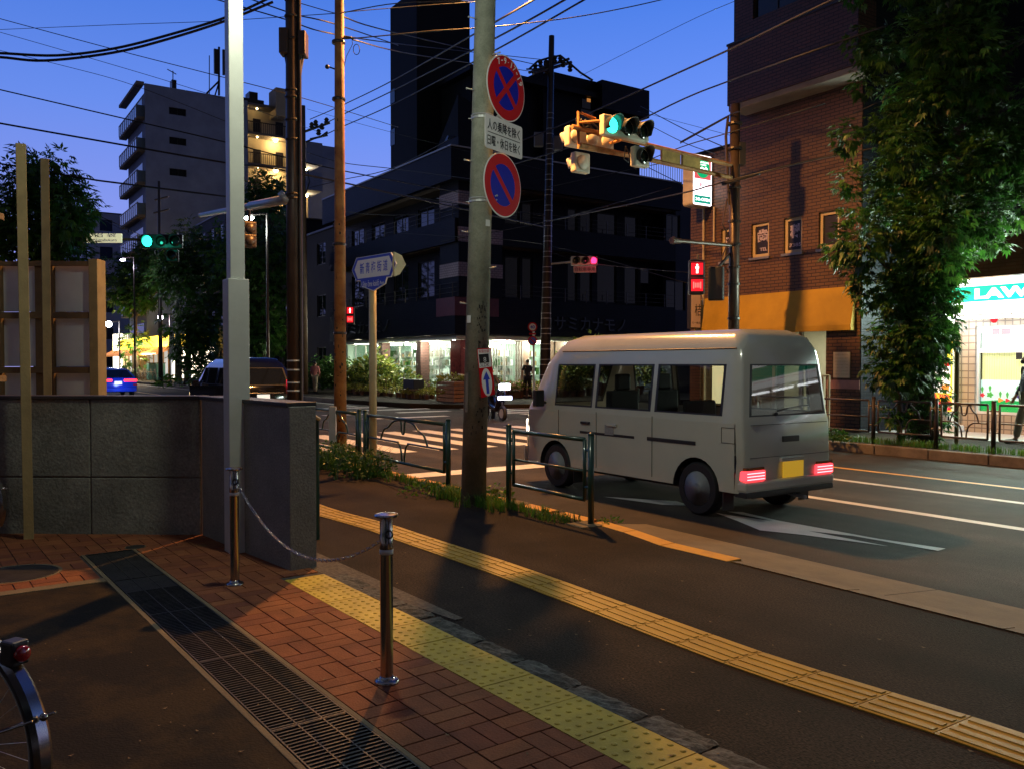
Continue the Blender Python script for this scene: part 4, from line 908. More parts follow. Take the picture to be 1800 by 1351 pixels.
# white vertical banner-sign beside the awning
sg = bthing('vertical_sign', 'narrow white vertical shop sign at the left end of the yellow awning', 'sign', sL, TB - .6, 2.3)
s_ = PTt(1222, 560, TB - .4)[0]; ta = PSs(1214, 550, s_)[0]; tb_ = PSs(1232, 550, s_)[0]; z0, z1 = PSs(1222, 578, s_)[1], PSs(1222, 516, s_)[1]
mb = MB(); mb.box(s_ - .12, s_, ta, tb_, z0, z1); build(mb, 'box', M['darkframe'], sg, RF)
mb = MB(); mb.box(s_, s_ + .006, ta + .02, tb_ - .02, z0 + .03, z1 - .03); build(mb, 'face', mat('pinkish_white_face', (.62, .52, .54), .5, .04, 4), sg, RF)
text('桔', M['ink'], sg, V((s_ + .007, ta + .14, z0 + .32)), TU, UZ, .24, .30, ext=.002, M=RF); text('らーめん', M['ink'], sg, V((s_ + .007, ta + .05, z0 + .12)), TU, UZ, .3, .06, ext=.002, M=RF)
# projecting lit shop sign box
sB = PTt(1254, 320, TB)[0]
t0, z1 = PSs(1218, 269, sB); z0 = PSs(1218, 360, sB)[1]; t1 = PSs(1252, 275, sB)[0]
ps = bthing('projecting_sign', 'lit projecting shop sign box with green disc and 24h panel on the brick wall', 'sign', sB, (t0 + t1) / 2, z0)
mb = MB(); mb.prism([(x + (t0 + t1) / 2, y + (z0 + z1) / 2) for x, y in rrect((t1 - t0) / 2, (z1 - z0) / 2, .07)], (sB - .34, 0, 0), (0, 1, 0), (0, 0, 1), (.335, 0, 0)); build(mb, 'case', M['signalbody'], ps, RF, bevel=.01)
Wt, Ht = t1 - t0, z1 - z0; E_W = emit('sign_white_lit', (.93, .92, 1.0), 3.2); E_G = emit('sign_green_lit', (.0, .42, .16), 1.1); E_R = emit('sign_red_lit', (.75, .12, .14), .9); E_T = emit('sign_teal_lit', (0, .32, .24), 1.0)
def fbox(mb, u0, u1, v0, v1, q): mb.box(sB + q - .002, sB + q, t0 + Wt * u0, t0 + Wt * u1, z0 + Ht * v0, z0 + Ht * v1)
mb = MB(); mb.prism([(x + (t0 + t1) / 2, y + (z0 + z1) / 2) for x, y in rrect(Wt / 2 - .02, Ht / 2 - .02, .05)], (sB - .004, 0, 0), (0, 1, 0), (0, 0, 1), (.006, 0, 0)); build(mb, 'lit_face', E_W, ps, RF)
mb = MB(); fbox(mb, .07, .93, .52, .96, .004); build(mb, 'red_field', E_R, ps, RF)
mb = MB(); mb.prism([(t0 + Wt * (.5 + .36 * math.cos(q)), z0 + Ht * (.745 + .20 * math.sin(q))) for q in [k * .19635 for k in range(32)]], (sB + .004, 0, 0), (0, 1, 0), (0, 0, 1), (.002, 0, 0)); build(mb, 'green_disc', E_G, ps, RF)
mb = MB(); fbox(mb, .07, .93, .05, .20, .004); build(mb, 'green_field', E_T, ps, RF)
E_WH = emit('sign_letters_lit', (.95, .97, 1), 2.6)
for tx, u0, v0, ww, hh, mm in (('LAWSON', .2, .83, .6, .035, E_WH), ('STORE', .32, .785, .36, .028, E_WH), ('100', .24, .64, .52, .12, E_WH), ('24h OPEN', .14, .095, .72, .06, E_WH), ('生鮮100', .1, .37, .8, .09, E_R), ('ローソンストア', .12, .29, .75, .05, E_R)):
    text(tx, mm, ps, V((sB + .0065, t0 + Wt * u0, z0 + Ht * v0)), TU, UZ, Wt * ww, Ht * hh, ext=.001, M=RF, bold=.015)
mb = MB(); mb.tube((sB - .17, t1, z0 + .3), (sB - .17, TB, z0 + .3), .03); mb.tube((sB - .17, t1, z1 - .3), (sB - .17, TB, z1 - .3), .03); build(mb, 'bracket', M['galv'], ps, RF)
# ------------------------------------------------------------ convenience store behind the street tree
TS = 18.4
cs0 = sRt + .022; cs1 = 4.5
st_b = bthing('convenience_store', 'brightly lit convenience store with a green and white fascia', 'building', 0, TS)
xw = PTt(1714, 600, TS)[0]; xp = PTt(1690, 600, TS)[0]; zf1 = PTt(1730, 487, TS - .55)[1]; zf0 = PTt(1730, 551, TS - .55)[1]
winS = (xw, cs1, PTt(1760, 728, TS)[1], PTt(1760, 572, TS)[1]); cf = PTt(1650, 600, TS)[0]; doorS = (cf + .1, xp - .15, .06, 2.5)
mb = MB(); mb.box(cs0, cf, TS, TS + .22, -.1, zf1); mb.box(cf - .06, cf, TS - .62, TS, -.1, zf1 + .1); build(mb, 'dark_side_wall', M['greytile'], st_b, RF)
mb = MB(); holed(mb, 's', cf + .001, cs1, -.1, zf1, [winS, doorS], TS, TS + .22); build(mb, 'wall', M['beigetile'], st_b, RF)
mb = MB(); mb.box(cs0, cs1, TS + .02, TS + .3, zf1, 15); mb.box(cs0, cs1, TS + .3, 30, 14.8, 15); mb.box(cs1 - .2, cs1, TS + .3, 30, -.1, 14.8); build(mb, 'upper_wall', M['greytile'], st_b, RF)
for k, (a, b_) in enumerate(((PTt(1560, 0, TS)[0], PTt(1610, 0, TS)[0]), (PTt(1720, 0, TS)[0], PTt(1780, 0, TS)[0]))):
    for j in range(3): window_z = 5.6 + 3.0 * j; 
mb = MB(); mb.box(cs0 + .3, cs1 - .3, TS + 6, TS + 6.1, .05, zf1 - .1); build(mb, 'inner_wall', M['wallwhite'], st_b, RF)
mb = MB(); mb.box(cf + .01, cs1, TS - .55, TS - .001, zf0, zf1); mb.box(cf + .01, cs1, TS - .56, TS - .551, zf0, zf0 + .02); fas = build(mb, 'fascia', M['white'], st_b, RF)
E_F = emit('fascia_white_lit', (.92, .97, 1.0), 2.4); E_FG = emit('fascia_green_lit', (.0, .50, .30), 1.15); hF = zf1 - zf0
mb = MB(); mb.box(cf + .05, cs1 - .02, TS - .562, TS - .5605, zf0 + .03, zf1 - .03); build(mb, 'lit_face', E_F, fas, RF)
mb = MB(); mb.box(cf + .05, cs1 - .02, TS - .566, TS - .563, zf0 + hF * .33, zf0 + hF * .76); build(mb, 'green_band', E_FG, fas, RF)
mb = MB(); mb.box(cf + .05, cs1 - .02, TS - .566, TS - .563, zf0 + hF * .24, zf0 + hF * .255); build(mb, 'pink_line', emit('pink_line_lit', (.9, .35, .4), 1.2), fas, RF)
xl = PTt(1713, 520, TS - .57)[0]
text('LAWSON', E_F, fas, V((xl, TS - .567, zf0 + hF * .40)), SU, UZ, 2.05, hF * .29, ext=.003, M=RF, bold=.05)
x = cf + .2
while x < cs1 - .5:
    mb = MB(); mb.tube((x, TS - .42, zf0 - .07), (x + .62, TS - .42, zf0 - .07), .03); build(mb, 'fluorescent_tube', emit('tube_lit', (.92, .96, 1), 12), fas, RF)
    mb = MB(); mb.box(x + .64, x + .72, TS - .47, TS - .37, zf0 - .1, zf0); build(mb, 'lamp_holder', M['white'], fas, RF); x += .78
mb = MB(); rx = PTt(1743, 560, TS - .3)[0]; mb.ball((rx, TS - .2, zf0 - .12), .07); build(mb, 'red_lamp', M['red'], st_b, RF, smooth=True)
# window with blind, film and flower border
fw = window(st_b, 's', winS, TS, 1, M['white'], M['shopglass'], 1, fw=.05)
z0, z1 = winS[2], winS[3]; hW = z1 - z0
yy = lambda py: PTt(1760, py, TS)[1]
mb = MB(); mb.box(xw + .05, cs1 - .3, TS + .17, TS + .18, yy(612), z1 - .05); build(mb, 'white_poster_strip', emit('backlit_white_film', (1, .99, .95), 1.1), fw, RF)
mb = MB(); mb.box(xw + .05, cs1 - .3, TS + .09, TS + .097, yy(620), yy(612)); build(mb, 'window_rail', M['white'], fw, RF)
mb = MB(); mb.box(xw + .05, cs1 - .3, TS + .20, TS + .205, yy(668), yy(620)); build(mb, 'blind', emit('backlit_blind', (.95, .85, .42), .75), fw, RF)
mb = MB()
for i in range(46): x = xw + .06 + i * .05; mb.box(x, x + .004, TS + .195, TS + .199, yy(668), yy(620))
build(mb, 'blind_slats', M['winframe'], fw, RF)
mb = MB(); mb.box(xw + .05, cs1 - .3, TS + .165, TS + .169, z0 + .03, yy(668)); build(mb, 'pale_film', emit('backlit_pale_film', (.80, .92, .95), .62), fw, RF)
mb = MB(); pts = [(xw + .05, z0 + .03)]; n_ = 40
for i in range(n_ + 1): x = xw + .05 + (cs1 - .35 - xw) * i / n_; pts.append((x, yy(706) + .025 * math.sin(i * 1.3) + .02 * math.sin(i * .47)))
pts.append((cs1 - .3, z0 + .03)); mb.prism(pts, (0, TS + .160, 0), (1, 0, 0), (0, 0, 1), (0, .003, 0)); build(mb, 'green_hill_print', emit('backlit_green', (.01, .38, .09), .8), fw, RF)
random.seed(4); FC = [emit('print_red', (.75, .03, .05), .8), emit('print_yellow', (.9, .6, .05), .8), emit('print_leaf', (.10, .42, .08), .7), emit('print_violet', (.12, .06, .35), .6), emit('print_orange', (.9, .3, .05), .8)]
for k in range(12):
    x = xw + .1 + k * .17 + random.uniform(-.03, .03); zz = yy(random.uniform(694, 706)); c_ = FC[(k * 2) % 5 if k % 3 else 0]
    mb = MB(); q0 = random.choice((3, 5, 5)); rr = random.uniform(.035, .065)
    mb.prism([(x + rr * (1 + .25 * math.cos(q0 * q)) * math.cos(q), zz + rr * .85 * (1 + .25 * math.cos(q0 * q)) * math.sin(q)) for q in [j * .2618 for j in range(24)]], (0, TS + .157, 0), (1, 0, 0), (0, 0, 1), (0, .002, 0)); build(mb, 'flower_print', c_, fw, RF)
    mb = MB(); mb.prism([(x - .008, zz + rr), (x + .008, zz + rr), (x + .03, zz + rr + .09), (x, zz + rr + .14), (x - .03, zz + rr + .09)], (0, TS + .157, 0), (1, 0, 0), (0, 0, 1), (0, .002, 0)); build(mb, 'leaf_print', FC[2], fw, RF)
for a, b_, py in ((1745, 1758, 583), (1762, 1777, 583)):
    h_ = (PTt(a, 500, TS + .08)[0], PTt(b_, 500, TS + .08)[0], PTt(a, 588, TS + .08)[1], PTt(a, 578, TS + .08)[1]); mb = MB(); mb.box(h_[0], h_[1], TS + .08, TS + .084, h_[2], h_[3]); build(mb, 'red_sticker', emit('red_sticker_lit', (.85, .2, .22), .8), fw, RF)
a, b_ = PTt(1786, 600, TS + .05)[0], PTt(1797, 600, TS + .05)[0]; mb = MB(); mb.box(a, b_, TS + .05, TS + .056, yy(632), yy(620)); build(mb, 'black_sticker', M['ink'], fw, RF)
# posters beside the door
mb = MB(); a, b_ = PTt(1640, 600, TS - .3)[0], PTt(1673, 600, TS - .3)[0]; zz = lambda py: PTt(1656, py, TS - .3)[1]
mb.box(a, b_, TS - .3, TS - .26, zz(722), zz(590)); pb = build(mb, 'banner', emit('banner_yellow_lit', (.95, .68, .05), .85), st_b, RF)
for (y0, y1, cc, u0, u1) in ((720, 704, FC[0], 0, 1), (602, 622, FC[0], .1, .8), (630, 690, None, .05, .95), (644, 634, M['red'], .2, .9), (672, 660, FC[2], .15, .5), (686, 676, FC[4], .5, .9)):
    if cc is None: cc = emit('banner_white_lit', (.95, .95, .9), .9)
    z_a, z_b = sorted((zz(y0), zz(y1))); off = {630: .0035, 720: .003, 602: .003}.get(y0, .007); mb = MB(); mb.box(a + (b_ - a) * u0, a + (b_ - a) * u1, TS - .3 - off, TS - .3 - off + .002, z_a, z_b); build(mb, 'poster_panel', cc, pb, RF)
text('¥108', M['ink'], pb, V((a + (b_ - a) * .45, TS - .3095, zz(652))), SU, UZ, (b_ - a) * .45, .07, ext=.001, M=RF); text('新発売', FC[0], pb, V((a + (b_ - a) * .1, TS - .3095, zz(702))), SU, UZ, (b_ - a) * .8, .13, ext=.001, M=RF, bold=.03)
mb = MB(); mb.box(doorS[0], doorS[1], TS + .3, TS + .31, .06, 2.5); build(mb, 'door_panel', emit('store_interior_lit', (.95, .95, .85), .9), st_b, RF)
mb = MB(); mb.box(cs0, cs1, TS - 1.9, TS - .001, .045, .058); build(mb, 'pavement', M['floor'], None, RF, kind='structure', label='pale tiled strip in front of the store')
for x in (xw - .3, xw + 1.2, xw + 2.8): lamp('POINT', R(x, TS - .9, zf0 - .12), 70, (.93, .98, 1), .25)
lamp('AREA', R(xw + 1.0, TS - .7, (zf0 + zf1) / 2), 480, (.72, 1, .82), rot=((RY * -1).to_track_quat('-Z', 'Y').to_euler()), sx_=3.4, sy_=.6)
lamp('AREA', R((sL + sRt) / 2, TB + 1.7, 2.45), 90, (1, .8, .5), rot=(0, 0, ANG), sx_=3, sy_=1.5)
# litter box and white plastic base on the pavement
a = G(1663, 757, .06); t = thing('sign_base', 'white plastic sign base standing on the pavement by the store', 'sign base', a, ANG)
mb = MB(); mb.ob(a + UZ * .07, RX * .3, RY * .2, UZ * .07); build(mb, 'weight', M['white'], t, bevel=.03)
mb = MB(); mb.tube(a + UZ * .14, a + UZ * .5, .025); build(mb, 'stem', M['galv'], t)
# pale bracketed frame (white post) beside brick pier
a = G(1456, 770, .05); t = thing('white_post', 'slim white post frame on the pavement by the brick pier', 'post', a)
za = AT(1456, 660, a.y).z; mb = MB(); mb.tube(a, (a.x, a.y, za), .025); mb.tube((a.x, a.y, za), (a.x - .12, a.y, za), .02); mb.tube(a + V((-.12, 0, 0)), (a.x - .12, a.y, za), .02); build(mb, 'tube_frame', M['winframe'], t)
# ------------------------------------------------------------ black corner shop building beyond the junction
SF = -32.1; TF = 19.0
kb = bthing('corner_building', 'large black-tiled corner building with a lit plant shop on its ground floor', 'building', SF - 6, TF + 6)
floors = [(2.75, 4.35), (6.65, 7.65), (9.15, 10.5)]       # projecting bands
sE = PTt(606, 500, TF)[0]; tE = PSs(1165, 500, SF)[0]
mb = MB()
for i, (z0, z1) in enumerate(floors):
    o = .9 if i < 2 else 1.3
    mb.box(sE, SF + o, TF - o, TF - o + .2, z0, z1); mb.box(SF + o - .2, SF + o, TF - o + .2, tE, z0, z1)
build(mb, 'balcony_band', M['darktile'], kb, RF)
mb = MB()
for z0, z1 in floors: mb.box(sE + .01, SF + .69, TF - .69, tE - .01, z0 - .02, z0 + .16)
build(mb, 'floor_slab', mat('brown_soffit', (.10, .07, .05), .8, .1, 3), kb, RF)
holesS, holesT = [], []
for z0, z1 in ((4.35, 6.65), (7.65, 9.15)):
    x = sE + 1.0
    while x < SF - 2.6: holesS.append((x, x + 1.6, z0 + .25, z1 - .35)); x += 2.6
    for a, b_ in ((888, 915), (918, 938), (998, 1016), (1020, 1042), (1050, 1085), (1098, 1122), (1126, 1148)):
        q0, q1 = PSs(a, 500, SF)[0], PSs(b_, 500, SF)[0]; holesT.append((q0, q1 - .05, z0 + .15, z1 - .3))
mb = MB(); holed(mb, 's', sE, SF, 4.35, 10.0, holesS, TF, TF + .3); holed(mb, 't', TF + .3, tE, 4.35, 10.0, holesT, SF - .3, SF); mb.box(sE, sE + .3, TF + .3, TF + 14, 0, 10); mb.box(sE + .3, SF - .3, TF + .3, tE, 9.9, 10.05)
build(mb, 'wall', M['darktile'], kb, RF)
random.seed(2)
for h_ in holesS: window(kb, 's', h_, TF, 1, M['darkframe'], M['darkglass'], 2, fw=.05)
for h_ in holesT: window(kb, 't', h_, SF, -1, M['darkframe'], M['darkglass'], 1, fw=.05)
mb = MB()
for z0 in (4.35, 7.65):
    x = sE + .3
    while x < SF + .6: mb.tube((x, TF - .82, z0), (x, TF - .82, z0 + .62), .022, n=6); x += 1.1
    x = TF
    while x < tE: mb.tube((SF + .82, x, z0), (SF + .82, x, z0 + .62), .022, n=6); x += 1.25
    for q in (.2, .4, .6): mb.tube((sE, TF - .82, z0 + q), (SF + .82, TF - .82, z0 + q), .009, n=4); mb.tube((SF + .82, TF - .82, z0 + q), (SF + .82, tE, z0 + q), .009, n=4)
build(mb, 'balcony_railing', M['darkrail'], kb, RF)
# pink and white striped corner bay
s0 = -31.15; t0, _ = PSs(806, 400, s0); cb = MB(); wb = MB()
tL_s = s0 - 1.6; 
zz = [4.35, 5.2, 6.05, 6.65, 7.4, 8.15, 9.05, 9.8]
bands = []
def zc(py): return PSs(806, py, s0)[1]
cb.box(tL_s, s0, t0, t0 + 2.2, 4.36, zc(240)); build(cb, 'corner_bay', M['darktile'], kb, RF)
wb.cur = 0
for y0, y1 in ((485, 460), (424, 398), (360, 334), (302, 278)):
    wb.box(tL_s - .02, s0 + .015, t0 - .015, t0 + 2.22, zc(y0), zc(y1))
build(wb, 'pale_band', M['pinktile'], kb, RF)
mb = MB(); apex = zc(163); base = zc(288)
mb.add([(s0 - .2, t0 + .1, base), (s0 - .2, t0 + .1, apex), (PTt(748, 287, t0 + .1)[0], t0 + .1, base), (s0 - .2, t0 + 2.2, base), (s0 - .2, t0 + 2.2, base + (apex - base) * .75)], [(0, 1, 2), (0, 3, 4, 1), (1, 4, 2), (0, 2, 3), (2, 4, 3)])
build(mb, 'roof_gable', M['tile_tower'], kb, RF)
mb = MB(); xg = PTt(754, 284, t0 + .05)[0]; mb.add([(s0 - 1.0, t0 + .05, base + .1), (s0 - 1.0, t0 + .05, base + (apex - base) * .48), (xg, t0 + .05, base + .1)], [(0, 1, 2)]); mb.add([(s0 - 1.0, t0 + .09, base + .1), (s0 - 1.0, t0 + .09, base + (apex - base) * .48), (xg, t0 + .09, base + .1)], [(2, 1, 0)]); build(mb, 'gable_glass', M['darkglass'], kb, RF)
# tower, penthouse and roof railing
st_ = -37.0; tt, _ = PSs(733, 300, st_); sl_ = PTt(687, 300, tt)[0]; tr_ = PSs(826, 300, st_)[0]
mb = MB(); mb.box(sl_, st_, tt, tr_, 10.05, 19.6); tw = build(mb, 'tower', M['tile_tower'], kb, RF)
for y0, y1 in ((158, 182), (228, 256)): mb = MB(); mb.box(sl_ - .01, sl_ + .5, tt - .02, tt + .1, PTt(690, y1, tt)[1], PTt(690, y0, tt)[1]); build(mb, 'slit_window', M['darkglass'], tw, RF)
sp_ = -34.2
def pbx(mb, a, b_, ya, yb, s=sp_, dep=6):
    q0, q1 = PSs(a, 300, s)[0], PSs(b_, 300, s)[0]; z1 = PSs(a, ya, s)[1]; z0 = 10.05 if yb is None else PSs(a, yb, s)[1]; mb.box(s - dep, s, q0, q1, z0, z1)
mb = MB(); pbx(mb, 828, 955, 118, None); pbx(mb, 955, 1062, 122, None, sp_ + .3); pbx(mb, 1062, 1124, 152, None, sp_ + .1); build(mb, 'penthouse', M['tile_tower'], kb, RF)
mb = MB(); pbx(mb, 1058, 1141, 140, 190, sp_ + .8); pbx(mb, 826, 1062, 112, 122, sp_ + .6); pe = build(mb, 'penthouse_roof', M['darktile'], kb, RF)
for (a, b_, ya, yb) in ((1022, 1038, 168, 190), (1020, 1042, 192, 218), (1060, 1085, 185, 215), (1095, 1112, 188, 215)):
    q0, q1 = PSs(a, 300, sp_ + .3)[0], PSs(b_, 300, sp_ + .3)[0]; z1, z0 = PSs(a, ya, sp_ + .3)[1], PSs(a, yb, sp_ + .3)[1]
    mb = MB(); mb.box(sp_ + .31, sp_ + .34, q0, q1, z0, z1); build(mb, 'window', M['darkglass'], kb, RF)
mb = MB(); q0, q1 = PSs(1020, 300, sp_ + .4)[0], PSs(1040, 300, sp_ + .4)[0]; mb.box(sp_ + .3, sp_ + .36, PSs(1024, 300, sp_)[0], PSs(1030, 300, sp_)[0], PSs(1024, 182, sp_)[1], PSs(1024, 176, sp_)[1]); build(mb, 'lit_pane', emit('dim_orange_window', (.9, .35, .08), .5), kb, RF)
mb = MB(); mb.box(SF + 1.28, SF + 1.34, TF - 1.34, tE, 10.5, 10.56); mb.box(sE, SF + 1.28, TF - 1.34, TF - 1.28, 10.5, 10.56); build(mb, 'parapet_cap', M['alu'], kb, RF)
# rooms: ground floor shop
GF = .9
mb = MB(); mb.box(sE + .2, SF - 2.6, TF + 2.5, TF + 2.7, .05, 2.75); mb.box(SF - 2.8, SF - 2.6, TF + 2.7, tE, .05, 2.75); mb.box(sE + .2, sE + .4, TF, TF + 2.5, .05, 2.75); mb.box(sE + .2, SF - .1, TF - .05, TF + 2.5, .03, .06); build(mb, 'shop_back_wall', mat('pale_green_shop_wall', (.36, .48, .40), .8, .1, 1), kb, RF)
mb = MB(); mb.box(sE, SF + .69, TF - .69, tE, 2.55, 2.72); build(mb, 'shop_ceiling', M['wallwhite'], kb, RF)
mb = MB()
for i in range(7): x = sE + 1.6 + i * 1.7; mb.box(x, x + 1.1, TF + 1.2, TF + 1.35, 2.48, 2.54)
for i in range(6): x = TF + 1.2 + i * 1.9; mb.box(SF - 1.8, SF - 1.65, x, x + 1.2, 2.48, 2.54)
build(mb, 'ceiling_lamps', M['lampw'], kb, RF)
for i in range(9):
    x = sE + .8 + i * 1.5; mb = MB(); mb.lathe((x, TF - .35, 2.545), (0, 0, -1), [(.07, 0), (.06, .02), (.001, .022)], 10)
    if x < SF + .3: build(mb, 'downlight', emit('downlight_lit', (1, .97, .85), 14), kb, RF)
for i in range(7):
    x = TF + .5 + i * 1.7; mb = MB(); mb.lathe((SF + .35, x, 2.545), (0, 0, -1), [(.07, 0), (.06, .02), (.001, .022)], 10)
    build(mb, 'downlight', emit('downlight_lit', (1, .97, .85), 14), kb, RF)
for px in (684, 752):
    s_ = PTt(px, 600, TF)[0]; mb = MB(); mb.box(s_ - .25, s_ + .25, TF - .5, TF - .05, .05, 2.55); build(mb, 'column', M['brick_up'], kb, RF, bevel=.01)
s_ = PTt(800, 600, TF)[0]; mb = MB(); mb.box(SF - .9, SF - .0, TF - .1, TF + .9, .05, 2.55); build(mb, 'column', mat('polished_red_granite', (.09, .02, .02), .12, .3, 8), kb, RF, bevel=.01)
for px in (922, 966, 985):
    t_ = PSs(px, 600, SF)[0]; mb = MB(); mb.box(SF - .4, SF, t_ - .25, t_ + .25, .05, 2.55); build(mb, 'column', mat('brown_column_tile', (.16, .11, .08), .5, .1, 4), kb, RF)
mb = MB(); random.seed(17)          # shelving and goods inside
for k in range(9):
    x = sE + 1 + k * 1.25
    for z in (.5, .95, 1.4, 1.85): mb.cur = 0; mb.box(x, x + 1.0, TF + 2.1, TF + 2.45, z, z + .03)
    for z in (.53, .98, 1.43, 1.88):
        y = x + .05
        while y < x + .9: mb.cur = random.choice((0, 1, 2, 3)); w_ = random.uniform(.06, .2); mb.box(y, y + w_, TF + 2.15, TF + 2.4, z, z + random.uniform(.12, .36)); y += w_ + random.uniform(.01, .08)
for k in range(7):
    x = TF + 3 + k * 1.5
    for z in (.5, .95, 1.4, 1.85): mb.cur = 0; mb.box(SF - 2.55, SF - 2.2, x, x + 1.2, z, z + .03)
    for z in (.53, .98, 1.43, 1.88):
        y = x + .05
        while y < x + 1.1: mb.cur = random.choice((0, 1, 2, 3)); w_ = random.uniform(.06, .2); mb.box(SF - 2.5, SF - 2.25, y, y + w_, z, z + random.uniform(.12, .36)); y += w_ + random.uniform(.01, .08)
build(mb, 'stocked_shelves', [M['alu'], M['timber2'], M['panel'], M['leaf']], kb, RF)
# glazing and lattice shutters
gl_ = MB(); x0 = PTt(625, 600, TF + .1)[0]; gl_.box(x0, SF - .9, TF + .1, TF + .108, .3, 2.5); gl_.box(SF - .108, SF - .1, TF + .9, tE, .3, 2.5); shg = build(gl_, 'shop_window', M['shopglass'], kb, RF)
mb = MB(); x = x0
while x < SF - .9: mb.box(x - .03, x + .03, TF + .08, TF + .14, .05, 2.5); x += 1.35
x = TF + .9
while x < tE: mb.box(SF - .14, SF - .08, x - .03, x + .03, .05, 2.5); x += 1.35
mb.box(x0, SF - .9, TF + .08, TF + .14, .22, .3); mb.box(SF - .14, SF - .08, TF + .9, tE, .22, .3); build(mb, 'window_frame', M['alu'], shg, RF)
for ax, a, b_ in (('s', PTt(755, 600, TF)[0], SF - 1.0), ('t', TF + 1.0, PSs(918, 600, SF)[0])):
    mb = MB(); n_ = int(abs(b_ - a) / .13)
    for i in range(n_ + 1):
        x = a + (b_ - a) * i / n_; zz2 = [.1 + .24 * k for k in range(11)]
        for k in range(10):
            e = .045 if k % 2 else -.045
            p, q = ((x - e, TF - .02, zz2[k]), (x + e, TF - .02, zz2[k + 1])) if ax == 's' else ((SF + .02, x - e, zz2[k]), (SF + .02, x + e, zz2[k + 1]))
            mb.tube(p, q, .006, n=4, cap=False)
        p, q = ((x, TF - .03, .1), (x, TF - .03, 2.5)) if ax == 's' else ((SF + .03, x, .1), (SF + .03, x, 2.5)); mb.tube(p, q, .011, n=4, cap=False)
    build(mb, 'lattice_shutter', M['galv'], kb, RF)
ldr = thing('stepladder', 'aluminium ladder leaning inside the lit shop window', 'ladder', R(PTt(672, 640, TF + .8)[0], TF + .8, .06), ANG)
a = R(PTt(660, 640, TF + .6)[0], TF + .6, .06); b_ = R(PTt(676, 640, TF + 1.1)[0], TF + 1.1, 2.3)
mb = MB(); 
for e in (-.17, .17): mb.tube(a + RX * e, b_ + RX * e * .7, .025)
build(mb, 'rails', M['galv'], ldr); mb = MB()
for k in range(1, 9): f_ = a.lerp(b_, k / 9); mb.tube(f_ - RX * .16, f_ + RX * .16, .018)
build(mb, 'rungs', M['galv'], ldr)
# raised shop name on both fascias
M['relief'] = mat('dull_metal_letters', (.06, .065, .075), .35, .1, 4, metal=.6)
ta, tb_ = PSs(952, 580, SF + .9)[0], PSs(1098, 580, SF + .9)[0]
text('ウサミカナモノ', M['relief'], kb, V((SF + .905, ta, 3.05)), TU, UZ, tb_ - ta, .62, ext=.05, M=RF)
sa_, sb_ = PTt(592, 580, TF - .9)[0], PTt(684, 575, TF - .9)[0]
text('ウサミカナモノ', M['relief'], kb, V((sa_, TF - .905, 3.05)), SU, UZ, sb_ - sa_, .62, ext=.05, M=RF)
mb = MB(); mb.box(SF - .7, SF + .915, TF - .915, TF + 1.3, 3.55, 4.33); build(mb, 'red_tile_corner', mat('dark_red_relief_tile', (.10, .02, .02), .5, .2, 6, .3, 20), kb, RF)
# plain annex right of it with roof railing
ax_ = bthing('annex_building', 'plain dark blue rendered block between the black building and brick building', 'building', -33, tE + 3)
mb = MB(); tq = PSs(1262, 500, -31.2)[0]; zq = PSs(1180, 322, -31.2)[1]; hol = [(PSs(1120, 500, -31.2)[0] + .4, PSs(1170, 500, -31.2)[0], 4.5, 6.0)]
holed(mb, 't', tE + .01, tq, 0, zq, [(PSs(1172, 500, -31.2)[0], PSs(1195, 500, -31.2)[0], 7.6, 9.0), (PSs(1172, 500, -31.2)[0], PSs(1205, 500, -31.2)[0], 4.2, 5.7)], -31.5, -31.2); mb.box(-40, -31.5, tE + .01, tq, zq - .3, zq - .01); mb.box(-40, -31.5, tE + .01, tE + .3, 0, zq - .3); build(mb, 'wall', mat('blue_grey_render', (.03, .035, .055), .8, .1, .7), ax_, RF)
for h_ in ((PSs(1172, 500, -31.2)[0], PSs(1195, 500, -31.2)[0], 7.6, 9.0), (PSs(1172, 500, -31.2)[0], PSs(1205, 500, -31.2)[0], 4.2, 5.7)): window(ax_, 't', h_, -31.2, -1, M['darkframe'], M['darkglass'], 2)
mb = MB(); x = PSs(1124, 300, -31.3)[0]
while x < tq: mb.tube((-31.3, x, zq), (-31.3, x, zq + 1.0), .014, n=5); x += .16
mb.tube((-31.3, PSs(1124, 300, -31.3)[0], zq + 1.0), (-31.3, tq, zq + 1.0), .025, n=6); build(mb, 'roof_railing', M['darksteel'], ax_, RF)
for px in (632, 690, 750): lamp('POINT', R(PTt(px, 620, TF - .5)[0], TF - .55, 2.35), 200, (1, .95, .72), .1)
for px in (872, 940, 1010, 1080): lamp('POINT', R(SF + .5, PSs(px, 620, SF)[0], 2.35), 200, (1, .95, .72), .1)
lamp('AREA', R((sE + SF) / 2, TF + 1.2, 2.4), 330, (.93, 1, .88), rot=(0, 0, ANG), sx_=8, sy_=1.2)
lamp('AREA', R(SF - 1.5, TF + 7, 2.4), 330, (.93, 1, .88), rot=(0, 0, ANG), sx_=1.2, sy_=10)
